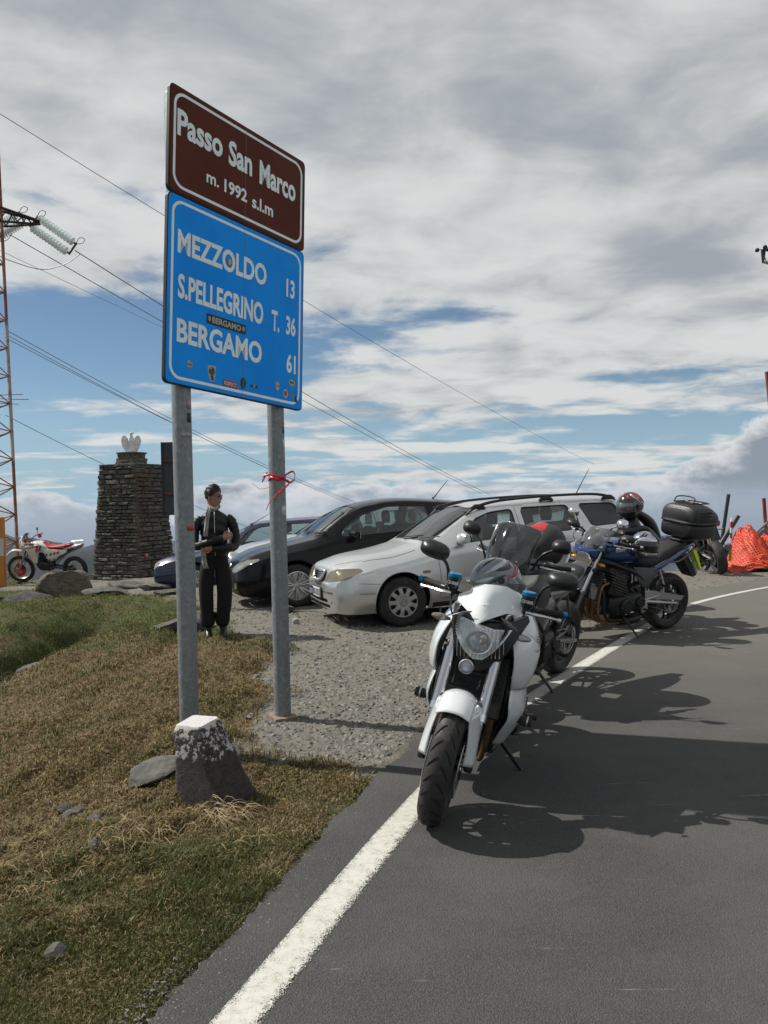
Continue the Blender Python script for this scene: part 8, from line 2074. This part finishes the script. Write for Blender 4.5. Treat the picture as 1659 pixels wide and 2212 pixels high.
    for s in (1, -1):
        me = text_mesh('TENERE', 0.04, 0.26, 0.03); place_text('lettering', me, Matrix.Translation((0.45 if s > 0 else 0.19, s * 0.205, 0.985)) @ Matrix(((-s, 0, 0, 0), (0, 0, s, 0), (0, 1, 0, 0), (0, 0, 0, 1))), bl, root, .02)
        me = text_mesh('YAMAHA', 0.035, 0.20, 0.03); place_text('seat_lettering', me, Matrix.Translation((-0.38 if s > 0 else -0.58, s * 0.118, 0.90)) @ Matrix(((-s, 0, 0, 0), (0, 0, s, 0), (0, 1, 0, 0), (0, 0, 0, 1))), mat('seat_letter', (.35, .2, .2), .6), root, .03)
    body_loft('seat', [(0.02, 1.02, .06, .03, .05, 2.6), (-0.10, .94, .11, .035, .08, 2.8), (-0.24, .91, .13, .03, .10, 3), (-0.50, .935, .125, .03, .08, 3), (-0.72, .965, .10, .03, .07, 2.8)], mat('seat_red', (0.38, .02, .025), .55, bump=.2), root)
    body_loft('rear_mudguard', [(-0.55, .86, .10, .02, .05, 2.6), (-0.80, .92, .08, .02, .03, 2.4), (-1.02, .97, .05, .012, .015, 2)], w, root)
    body_loft('tail_lamp', [(-0.98, .955, .04, .02, .02, 2.6), (-1.06, .965, .03, .015, .015, 2)], REDL, root)
    for s in (1, -1):
        b = MB(); b.tube([(-0.62, s * .11, .97), (-0.68, s * .12, 1.01), (-0.98, s * .12, 1.03), (-1.02, s * .05, 1.03)], .012, 8, sm=3); b.build('rack', ALU, root)
    b = MB(); b.tube([(-0.15, -.12, .50), (-0.30, -.16, .62), (-0.55, -.17, .76), (-0.92, -.17, .90)], [.03, .035, .055, .05], 14, sm=4); b.build('muffler', mat('fork_grey'), root)
    b = MB(); b.loft([(0.22, .46, .10, .12, .10, 3), (0.05, .42, .16, .14, .12, 3.4), (-0.14, .42, .14, .12, .11, 3)], 18, 4); b.build('crankcase', ENG, root)
    b = MB(); b.box((0.10, 0, .64), (.16, .20, .22), (0, -.25, 0)); b.build('cylinder_block', ENG, root, bevel=.015)
    b = MB(); b.tube([(0.36, 0, .86), (0.34, 0, .6), (0.22, 0, .34), (-0.08, 0, .31)], .022, 8, sm=4); b.build('down_tube', SATIN, root)
    for s in (1, -1):
        b = MB(); b.tube([(-0.12, s * .10, .42), (xr, s * .10, .33)], [.03, .022], 8); b.build('swingarm', SATIN, root)
        b = MB(); b.tube([(-0.10, s * .10, .78), (-0.16, s * .11, .42), (-0.70, s * .09, .86)], .013, 8); b.build('subframe', SATIN, root)
    b = MB(); b.tube([(-0.10, .11, .38), (-0.22, .30, .05)], .012, 8); b.build('side_stand', SATIN, root)
dirt_bike()
# ================================================================ THE MAN
def skin_body(name, joints, bones, m, parent, sub=2, root_i=0):
    me = bpy.data.meshes.new(name); me.from_pydata([j[0] for j in joints], bones, [])
    o = link(name, me, m, parent)
    md = o.modifiers.new('skin', 'SKIN'); md.use_smooth_shade = True; md.branch_smoothing = 0.4
    lay = me.skin_vertices[0].data
    for i, j in enumerate(joints): r = j[1]; lay[i].radius = (r, r) if not isinstance(r, tuple) else r
    lay[root_i].use_root = True
    s = o.modifiers.new('sub', 'SUBSURF'); s.levels = sub; s.render_levels = sub
    dg = bpy.context.evaluated_depsgraph_get(); e = bpy.data.meshes.new_from_object(o.evaluated_get(dg)); o.modifiers.clear(); o.data = e
    if not e.materials: e.materials.append(m)
    e.polygons.foreach_set('use_smooth', np.full(len(e.polygons), True))
    return o
def make_man():
    # local: x = his left ... he faces +x turned; figure is built facing -y (the camera), head turned to +x
    X, Y = -1.965, 9.35
    root = empty('person', (X, Y, ground_z(X + .05, Y) + 0.005), (0, 0, R(14))); tag(root, 'man in black leather jacket with crossed arms and sunglasses, looking right', 'person')
    root.scale = (0.84, 0.92, 0.965)
    lea = mat('jacket_leather', (0.010, 0.0095, 0.0095), 0.42, bump=0.8, bscale=26, spec=0.35); tr = mat('black_cloth', (0.007, 0.007, 0.008), 0.95, bump=.4, bscale=30)
    sk = mat('skin', (0.30, 0.155, 0.11), 0.5, var=.12, vscale=20); hair = mat('dark_hair', (0.012, 0.010, 0.009), 0.5, bump=1, bscale=120)
    V = Vector
    # one continuous body in cloth colours: legs, hips, trunk, neck
    J = [((0, 0, 0.98), 0.155), ((0, 0, 1.12), (0.165, 0.115)), ((0, 0.005, 1.28), (0.185, 0.125)), ((0, 0.01, 1.42), (0.175, 0.115)), ((0, 0.0, 1.50), 0.075), ((0, -0.01, 1.58), 0.058),
         ((-0.10, 0, 0.90), 0.115), ((-0.125, -0.01, 0.72), 0.115), ((-0.13, -0.02, 0.50), 0.105), ((-0.12, 0.0, 0.30), 0.10), ((-0.115, 0.01, 0.17), 0.065),
         ((0.10, 0, 0.90), 0.120), ((0.115, -0.01, 0.72), 0.120), ((0.125, -0.02, 0.50), 0.112), ((0.10, 0.0, 0.30), 0.108), ((0.085, 0.01, 0.17), 0.070)]
    E = [(0, 1), (1, 2), (2, 3), (3, 4), (4, 5), (0, 6), (6, 7), (7, 8), (8, 9), (9, 10), (0, 11), (11, 12), (12, 13), (13, 14), (14, 15)]
    body = skin_body('body', J, E, tr, root)
    # jacket: trunk shell and crossed sleeves
    secs = [(0.97, 0.0, 0.188, 0.135, 0.135, 2.4), (1.02, 0.0, 0.196, 0.140, 0.140, 2.4), (1.12, 0.0, 0.190, 0.132, 0.135, 2.3), (1.28, 0.0, 0.212, 0.140, 0.148, 2.3), (1.38, 0.0, 0.222, 0.135, 0.140, 2.3), (1.45, 0.0, 0.195, 0.110, 0.115, 2.1), (1.50, 0.0, 0.120, 0.085, 0.085, 2), (1.53, 0.0, 0.072, 0.075, 0.070, 2), (1.565, -0.004, 0.068, 0.070, 0.066, 2)]
    b = MB(); b.loft(secs, 40, 5, axis='z'); b.v = [(p[1], -p[0], p[2]) for p in b.v]
    b.v = [(p[0] * 0.90, p[1] * .93, p[2]) for p in b.v]
    b.v = [(p[0] + 0.006 * math.sin(p[2] * 60 + p[0] * 9), p[1] + 0.007 * math.sin(p[2] * 47 + p[0] * 13), p[2]) for p in b.v]
    jk = b.build('jacket', lea, root, angle=80)
    def sleeve(pts, rad, nm): 
        q = MB(); P = smooth_path(pts, 8); n = len(P); rr = [float(np.interp(i / (n - 1), np.linspace(0, 1, len(rad)), rad)) * (1 + .05 * math.sin(i * 1.9) + .03 * math.sin(i * 3.1 + 1)) for i in range(n)]
        q.tube(P, rr, 16); return q.build(nm, lea, jk, angle=80)
    # his right arm (viewer's left) lies on top, his left arm underneath with the hand on the other elbow
    sleeve([(-0.17, 0.0, 1.43), (-0.235, -0.01, 1.36), (-0.262, -0.02, 1.22), (-0.245, -0.07, 1.105), (-0.12, -0.175, 1.135), (0.02, -0.215, 1.175), (0.10, -0.205, 1.195)], [0.060, 0.066, 0.058, 0.053, 0.048, 0.042, 0.037], 'sleeve')
    sleeve([(0.17, 0.0, 1.43), (0.240, -0.01, 1.37), (0.285, -0.01, 1.22), (0.270, -0.04, 1.095), (0.17, -0.155, 1.075), (0.03, -0.185, 1.075), (-0.04, -0.185, 1.075)], [0.060, 0.070, 0.062, 0.058, 0.050, 0.043, 0.037], 'sleeve')
    def hand(w, d, up, n, fl=1.0):
        """w wrist, d along the hand, up the back of the hand"""
        d = d.normalized(); up = (up - d * up.dot(d)).normalized(); sd = d.cross(up)
        q = MB(); q.rings([[w + d * t + sd * (wd * math.cos(a)) + up * (th * math.sin(a)) for a in np.linspace(0, math.tau, 12, endpoint=False)] for t, wd, th in ((-.02, .026, .020), (.0, .028, .019), (.03, .038, .018), (.065, .042, .016), (.088, .040, .013))])
        hd = q.build('hand', sk, root, angle=80)
        for k, (o, L) in enumerate(((-.030, .062), (-.010, .072), (.010, .068), (.029, .052))):
            p = w + d * .082 + sd * o; f = MB(); f.tube([p, p + d * L * .4 - up * .004, p + d * L * .72 - up * .018 * fl, p + d * L * .85 - up * .036 * fl], [.0095, .009, .008, .0065], 8, sm=3); f.build('finger', sk, hd)
        p = w + d * .018 - sd * .030; f = MB(); f.tube([p, p + d * .03 - sd * .022, p + d * .058 - sd * .026 - up * .008, p + d * .075 - sd * .020 - up * .016], [.012, .011, .010, .007], 8, sm=3); f.build('thumb', sk, hd)
    hand(V((0.105, -0.205, 1.198)), V((1, 0.15, 0.25)), V((0, -1, 0.1)), 'r', 0.8)
    hand(V((-0.045, -0.190, 1.075)), V((-1, 0.05, 0.15)), V((0, -1, 0.0)), 'l', 0.8)
    b = MB(); b.tube([(0, -0.150, 1.52 - .0), (0.0, -0.152, 1.40), (0.0, -0.158, 1.26)], .0035, 6, sm=4); b.tube([(0, -0.142, 1.06), (0, -0.142, 0.985)], .0035, 6); b.build('zip', CHR, jk, kind=None)
    b = MB(); b.box((0.0, -0.148, 1.485), (.018, .008, .03)); b.build('zip_pull', CHR, jk, bevel=.003)
    b = MB(); b.tube([(0.075 * math.cos(a), -0.004 + 0.078 * math.sin(a), 1.545 + 0.012 * math.cos(a)) for a in np.linspace(0, math.tau, 24, endpoint=False)], .016, 8, closed=True); b.build('collar', lea, jk)
    for (y0, z0) in ((1.46, 1), (1.44, 1)):
        pass
    for s in (1, -1):   # trouser gathers over the boots and boots
        b = MB(); x = -0.115 if s < 0 else 0.085
        b.loft([(0.13, 0.0, .055, .055, .055, 2), (0.15, 0.0, .080, .08, .08, 2), (0.20, 0.0, .098, .10, .10, 2), (0.30, 0.0, .104, .105, .105, 2)], 20, 3, axis='z'); b.v = [(x + p[1], .01 - p[0], p[2] + .004 * math.sin(p[1] * 90)) for p in b.v]; b.build('trouser_cuff', tr, root, angle=80)
        bt = MB(); bt.rings([[(x + .0 + w_ * math.cos(a) + ox, 0.01 + l_ * math.sin(a) + oy, z) for a in np.linspace(0, math.tau, 20, endpoint=False)] for z, w_, l_, ox, oy in ((0.0, .050, .135, .0, -.055), (.02, .054, .138, .0, -.055), (.05, .052, .130, .0, -.050), (.085, .046, .085, 0, -.015), (.12, .045, .055, 0, .008), (.19, .052, .056, 0, .01))])
        bo = bt.build('boot', mat('boot_leather', (0.012, 0.011, 0.010), .4, bump=.3), root, angle=60)
    # scarf: round the neck and two hanging ends
    sc_ = mat('scarf', (0.36, 0.35, 0.33), 0.9, dirt=((0.10, 0.10, 0.10), 0.55, 60), bump=.7, bscale=90)
    b = MB(); b.tube([(0.070 * math.cos(a) + .01 * math.sin(3 * a), -0.010 + 0.082 * math.sin(a), 1.555 + 0.016 * math.cos(2 * a)) for a in np.linspace(0, math.tau, 28, endpoint=False)], .022, 8, closed=True); s0 = b.build('scarf', sc_, root)
    def tail(pts, w, nm):
        P = smooth_path(pts, 8); b = MB(); Vv = []
        for i, p in enumerate(P):
            for k in range(6): a = (k / 5 - .5) * 2; Vv.append(p + V((a * w * .5, -0.012 * math.sin(k * 2.6 + i * .3), 0)))
        b.add(Vv, [(6 * i + k, 6 * i + k + 1, 6 * i + 7 + k, 6 * i + 6 + k) for i in range(len(P) - 1) for k in range(5)]); b.build(nm, sc_, s0, solid=.004, angle=80)
    tail([(-0.055, -.09, 1.56), (-0.085, -.145, 1.48), (-0.105, -.168, 1.35), (-0.125, -.19, 1.22)], .055, 'scarf_end'); tail([(-0.15, -.16, 1.09), (-0.155, -.165, 1.0), (-0.145, -.16, .92), (-0.125, -.16, .84)], .065, 'scarf_end')
    # head, turned to his left and slightly away
    hd = empty('head', (0.0, -0.015, 1.675), (0, 0, R(58))); hd.parent = root; hd.scale = (1.1, 1.1, 1.0)
    # head faces -y locally before the turn
    S = [(-0.125, .058, .050, .060), (-0.105, .048, .062, .058), (-0.08, .060, .080, .070), (-0.045, .068, .092, .080), (0.0, .074, .096, .094), (0.04, .076, .097, .100), (0.08, .070, .090, .094), (0.11, .050, .066, .068), (0.125, .020, .026, .028)]
    S = smooth_nd([(z, w_, f_, bk) for z, w_, f_, bk in S], 4); N = 32; rings_ = []
    for z, w_, f_, bk in S:
        r = []
        for k in range(N):
            a = math.tau * k / N; c_, s_ = math.cos(a), math.sin(a); x = w_ * c_; y = -(f_ if s_ > 0 else bk) * s_
            if s_ > 0:   # face relief
                cx = abs(x); 
                y -= 0.026 * math.exp(-(x / .012) ** 2) * math.exp(-((z + .012) / .026) ** 2)      # nose
                y -= 0.010 * math.exp(-(x / .009) ** 2) * math.exp(-((z - .02) / .02) ** 2)
                y -= 0.008 * math.exp(-(x / .022) ** 2) * math.exp(-((z + .057) / .010) ** 2)       # lips
                y -= 0.012 * math.exp(-(x / .020) ** 2) * math.exp(-((z + .095) / .018) ** 2)       # chin
                y += 0.010 * math.exp(-((cx - .032) / .016) ** 2) * math.exp(-((z - .022) / .014) ** 2)  # eye sockets
                y -= 0.006 * math.exp(-((z - .045) / .012) ** 2) * math.exp(-(x / .05) ** 2)
            r.append((x, y, z))
        rings_.append(r)
    b = MB(); b.rings(rings_); face = b.build('face', sk, hd, angle=180)
    b = MB(); b.tube([(0, 0.02, -0.20), (0, 0.012, -0.12), (0, 0.005, -0.06)], [.060, .058, .062], 16, sm=3); b.build('neck', sk, hd)
    for s in (1, -1):
        b = MB(); b.loft([(-.034, 0, .006, .010, .010, 2), (0, 0, .011, .020, .020, 2), (.030, .0, .008, .018, .014, 2)], 12, 3, axis='z'); b.v = [(s * (.076 + abs(p[1]) * .6 + .004), .012 + p[0] * .9, p[2] * 1.0 + .0) for p in b.v]; b.build('ear', sk, hd)
        b = MB(); b.ball((s * .031, -.082, .020), (.012, .012, .010), 10, 8); b.build('eye', mat('eye_white', (.5, .5, .5), .3), hd)
    b = MB(); b.tube([(-.022, -.099, -.057), (0, -.106, -.055), (.022, -.099, -.057)], [.002, .005, .002], 6, sm=3); b.build('mouth', mat('lips', (.24, .09, .08), .5), hd)
    # hair cap with tufts
    def hc(u, v):
        a = math.tau * u; ph = v * (R(118) if math.sin(a) < -.2 else R(118) - R(52) * max(0, (math.sin(a) + .2) / 1.2) ** .7)
        n = (float(vnoise(np.array([a * 5.0]), np.array([v * 9.0]), 3)[0]) - .5) * .012 + (.010 * max(0, math.cos(ph)))
        rx, ry, rz = .083 + n, .108 + n, .098 + n * 2; return (rx * math.sin(ph) * math.cos(a), -ry * math.sin(ph) * math.sin(a) * (.94 if math.sin(a) > 0 else 1.0), .032 + rz * math.cos(ph))
    b = MB(); b.grid(hc, 48, 18); hr = b.build('hair', hair, hd, angle=180, solid=.006)
    r = random.Random(5)
    b = MB()
    for k in range(160):
        u, v = r.random(), r.random() ** .7 * .8; p = V(hc(u, v)); nrm = (p - V((0, .01, .0))).normalized(); dd = (nrm + V((r.uniform(-.8, .8), r.uniform(-.8, .2), r.uniform(0, .5)))).normalized()
        b.tube([p - nrm * .004, p + nrm * .005 + dd * .004, p + dd * r.uniform(.014, .026)], [.005, .004, .0008], 5)
    b.build('hair_tufts', hair, hr, kind='stuff')
    # sunglasses
    gl = empty('sunglasses', (0, 0, 0)); gl.parent = hd
    for s in (1, -1):
        b = MB(); b.loft([(-.002, .018, .022, .013, .016, 2.6), (.0, .018, .024, .015, .018, 2.6), (.002, .018, .022, .013, .016, 2.6)], 18, 2, axis='y'); b.v = [(s * .033 + p[0] * 1.0, -.108 + abs(s * .033 + p[0]) ** 2 * 3.5 + p[1], p[2]) for p in b.v]; b.build('lens', GLOSSB, gl)
        b = MB(); b.tube([(s * .056, -.096, .026), (s * .074, -.06, .026), (s * .084, .0, .022), (s * .084, .02, .008)], .0022, 5, sm=3); b.build('temple', GLOSSB, gl)
    b = MB(); b.tube([(-.012, -.112, .022), (0, -.117, .026), (.012, -.112, .022)], .002, 5); b.build('bridge', GLOSSB, gl)
make_man()
# ================================================================ GROUND COVER: grass blades, straw, stones
def in_view(x, y, pad=0.06):
    px = x / np.maximum(y, .1); return (np.abs(px) < 829.5 / FPX + pad)
def make_grass(name, label, n, ylo, yhi, wcol, seed, xlo=-14.0, scale=1.0):
    r = np.random.default_rng(seed)
    # denser close by: pick depth with a falling density
    u = r.random(n); p = 1.55
    y = (ylo ** (1 - p) + u * (yhi ** (1 - p) - ylo ** (1 - p))) ** (1 / (1 - p))
    x = -y * 0.54 + r.random(n) * (y * 0.54 + edge_x(np.clip(y, 0, 14)) + 0.25)
    e = leftness(x, y); g = gravel_mask(x, y)
    keep = (e > -0.03 + 0.09 * fbm(x * 6, y * 6, 3, 41)) & (r.random(n) > g * 1.02) & (x > xlo)
    ng = fbm(x * 2.3, y * 2.3, 3, 55); keep &= r.random(n) < np.clip(0.35 + 1.6 * (ng - 0.25) + (e < 0.4) * -0.15, 0.12, 1)
    x, y = x[keep], y[keep]; n = len(x); z = height(x, y)
    green = blade_tint(x, y); green = np.clip(green + r.normal(0, 0.22, n), 0, 1)
    isg = r.random(n) < green
    k = np.clip(y / 3.2, 0.8, 4.2) ** 0.72
    long_ = fbm(x * 1.6 + 9, y * 1.6, 3, 61)
    straw = np.exp(-(((x + 1.25) / 0.55) ** 2 + ((y - 3.75) / 0.35) ** 2))
    h = (0.020 + 0.028 * r.random(n) + 0.055 * np.clip(long_ - 0.45, 0, 1) * (y > 3) + 0.05 * straw * r.random(n)) * (1 + 0.25 * (k - 1)) * scale * (0.5 + 0.7 * vnoise(x * 3.3, y * 3.3, 91))
    w = (0.0011 + 0.0010 * r.random(n)) * k * 1.25
    az = r.random(n) * math.tau; lean = np.where(isg, 0.5, 1.15) * (0.4 + r.random(n)) + straw * 0.6
    dx, dy = np.cos(az), np.sin(az)
    B = np.stack([x, y, z - 0.004], 1); side = np.stack([-dy, dx, 0 * x], 1) * w[:, None]
    out = np.stack([dx, dy, 0 * x], 1)
    m1 = B + out * (h * 0.38 * np.sin(lean * .6))[:, None]; m1[:, 2] += h * 0.6 * np.cos(lean * .5)
    tp = B + out * (h * np.sin(lean))[:, None]; tp[:, 2] += h * np.maximum(0.12, np.cos(lean))
    V = np.empty((n, 5, 3), np.float32); V[:, 0] = B - side; V[:, 1] = B + side; V[:, 2] = m1 + side * .75; V[:, 3] = m1 - side * .75; V[:, 4] = tp
    i = np.arange(n)[:, None] * 5
    T = np.concatenate([i + [[0, 1, 2]], i + [[0, 2, 3]], i + [[3, 2, 4]]], 0)
    me = fast_mesh(name, V.reshape(-1, 3), T, smooth=False)
    j = 0.7 + 0.6 * r.random((n, 1))
    gc = np.where(r.random((n, 1)) < 0.5, [[0.050, 0.056, 0.015]], [[0.100, 0.098, 0.028]]) * (1 + 0.7 * sstep(8.5, 11, y))[:, None] * np.array([[.92, 1.05, .9]]); dc = np.where(r.random((n, 1)) < 0.55, [[0.205, 0.145, 0.068]], [[0.36, 0.285, 0.145]]); dc = np.where(r.random((n, 1)) < 0.22, [[0.120, 0.072, 0.036]], dc)
    C = np.where(isg[:, None], gc, dc) * j; C = np.repeat(np.concatenate([C, np.ones((n, 1))], 1)[:, None], 5, 1).reshape(-1, 4).astype(np.float32)
    a = me.color_attributes.new('tint', 'FLOAT_COLOR', 'POINT'); a.data.foreach_set('color', C.ravel())
    if 'blade' not in _mats:
        m = bpy.data.materials.new('grass_blade'); m.use_nodes = True; t = NT(m.node_tree); b = t.n['Principled BSDF']; q = t.n.new('ShaderNodeAttribute'); q.attribute_name = 'tint'
        t.l.new(q.outputs['Color'], b.inputs['Base Color']); b.inputs['Roughness'].default_value = 0.6; b.inputs['Specular IOR Level'].default_value = 0.25
        tl = t.n.new('ShaderNodeBsdfTranslucent'); t.l.new(q.outputs['Color'], tl.inputs[0]); mx = t.n.new('ShaderNodeMixShader'); mx.inputs[0].default_value = 0.3
        o_ = t.n['Material Output']; t.l.new(b.outputs[0], mx.inputs[1]); t.l.new(tl.outputs[0], mx.inputs[2]); t.l.new(mx.outputs[0], o_.inputs[0]); _mats['blade'] = m
    o = link(name, me, _mats['blade']); tag(o, label, 'grass', kind='stuff')
make_grass('grass', 'short mixed green and dry grass on the bank beside the road', 520000, 1.7, 21.0, None, 11)
def straw_tuft(cx, cy, n, R0, L0, label, seed, az0=None):
    r = random.Random(seed); b = MB(); z0 = ground_z(cx, cy)
    for k in range(n):
        a = r.random() * math.tau if az0 is None else R(az0) + r.gauss(0, .5); q = r.random() * R0; x, y = q * math.cos(a * 3.1 + k), q * math.sin(a * 3.1 + k) * .6; L = L0 * r.uniform(.5, 1.15); dx, dy = math.cos(a), math.sin(a); zg = ground_z(cx + x, cy + y) - z0; up = L * r.uniform(.25, .6)
        b.tube([(x, y, zg), (x + dx * L * .35, y + dy * L * .35, zg + up), (x + dx * L * .75, y + dy * L * .75, zg + up * .8), (x + dx * L, y + dy * L, zg + up * r.uniform(0, .5))], [.0016, .0013, .0010, .0005], 3, sm=2, cap=False)
    o = b.build('grass_tuft', mat('straw', (0.34, 0.255, 0.14), .7, var=.4, vscale=40)); o.location = (cx, cy, z0); tag(o, label, 'grass tuft', 'tufts of dry grass', kind='stuff')
straw_tuft(-0.86, 3.90, 90, .16, .17, 'tangle of straw at the foot of the marker stone', 1, -20); straw_tuft(-1.12, 3.80, 70, .2, .16, 'tangle of straw at the foot of the marker stone', 2)
straw_tuft(-1.35, 3.65, 70, .28, .13, 'long straw on the bank left of the marker stone', 3); straw_tuft(-1.5, 3.3, 50, .3, .12, 'long straw on the bank left of the marker stone', 4); straw_tuft(-0.62, 3.62, 26, .2, .12, 'thin straw near the road edge', 5)
straw_tuft(-3.9, 8.2, 120, .5, .22, 'shaggy dry grass by the ditch', 6); straw_tuft(-4.3, 9.0, 120, .4, .2, 'shaggy dry grass by the ditch', 7)

def make_stones(name, label, n, ylo, yhi, smin, smax, seed, m, on):
    r = np.random.default_rng(seed); p = 1.7; u = r.random(n)
    y = (ylo ** (1 - p) + u * (yhi ** (1 - p) - ylo ** (1 - p))) ** (1 / (1 - p)); x = -y * .5 + r.random(n) * (y * .5 + edge_x(np.clip(y, 0, 15)) + .12)
    g = gravel_mask(x, y); e = leftness(x, y)
    keep = (r.random(n) < g * np.clip(.35 + 1.5 * fbm(x * 2, y * 2, 3, 66), 0, 1)) & (e > .06) if on == 'gravel' else ((e > .12) & (g < .5) if on == 'grass' else (e > -.25) & (e < .10))
    x, y = x[keep], y[keep]; n = len(x); z = height(x, y)
    if on == 'road': z = np.maximum(z, 0.007)
    s = smin + (smax - smin) * r.random(n) ** 5.5; s *= np.clip(y / 6, .75, 1.5) ** .4
    base = np.array([(1, 0, 0), (-.3, .95, 0), (-.9, -.4, .1), (.2, -.9, 0), (.25, .15, .62), (-.45, .1, .5)], np.float32)
    T = np.array([(0, 1, 4), (1, 5, 4), (1, 2, 5), (2, 3, 5), (3, 4, 5), (3, 0, 4)])
    V = base[None] * (1 + .45 * (r.random((n, 6, 3)) - .5)); V[:, :, 2] *= (.45 + .6 * r.random((n, 1)))
    a = r.random(n) * math.tau; c, q = np.cos(a)[:, None], np.sin(a)[:, None]; X = V[:, :, 0] * c - V[:, :, 1] * q; Yv = V[:, :, 0] * q + V[:, :, 1] * c
    W = np.stack([X * s[:, None] + x[:, None], Yv * s[:, None] * .8 + y[:, None], V[:, :, 2] * s[:, None] + z[:, None] - .002], -1)
    me = fast_mesh(name, W.reshape(-1, 3), (np.arange(n)[:, None, None] * 6 + T[None]).reshape(-1, 3), smooth=False)
    C = np.ones((n, 4)); v = (.085 + .15 * r.random(n) ** 1.5); C[:, 0] = v * 1.03; C[:, 1] = v * .99; C[:, 2] = v * .90
    if on == 'grass': C[:, :3] = (.55 + .2 * r.random((n, 1)))
    at_ = me.color_attributes.new('tint', 'FLOAT_COLOR', 'POINT'); at_.data.foreach_set('color', np.repeat(C[:, None], 6, 1).reshape(-1, 4).astype(np.float32).ravel())
    o = link(name, me, m); return tag(o, label, 'litter' if on == 'grass' else 'gravel', kind='stuff')
sm_ = bpy.data.materials.new('stone_chip'); sm_.use_nodes = True; _t = NT(sm_.node_tree); _q = _t.n.new('ShaderNodeAttribute'); _q.attribute_name = 'tint'; _b = _t.n['Principled BSDF']
_t.l.new(_q.outputs['Color'], _b.inputs['Base Color']); _b.inputs['Roughness'].default_value = .85
make_stones('gravel', 'loose grey gravel and chips of schist on the verge', 130000, 4.0, 20, .003, .030, 5, sm_, 'gravel')
make_stones('scattered_chips', 'white chips and scraps scattered in the grass', 420, 1.9, 9, .003, .011, 8, sm_, 'grass')
make_stones('road_grit', 'loose grit lying along the edge of the asphalt', 26000, 1.8, 15, .0012, .008, 9, sm_, 'road')
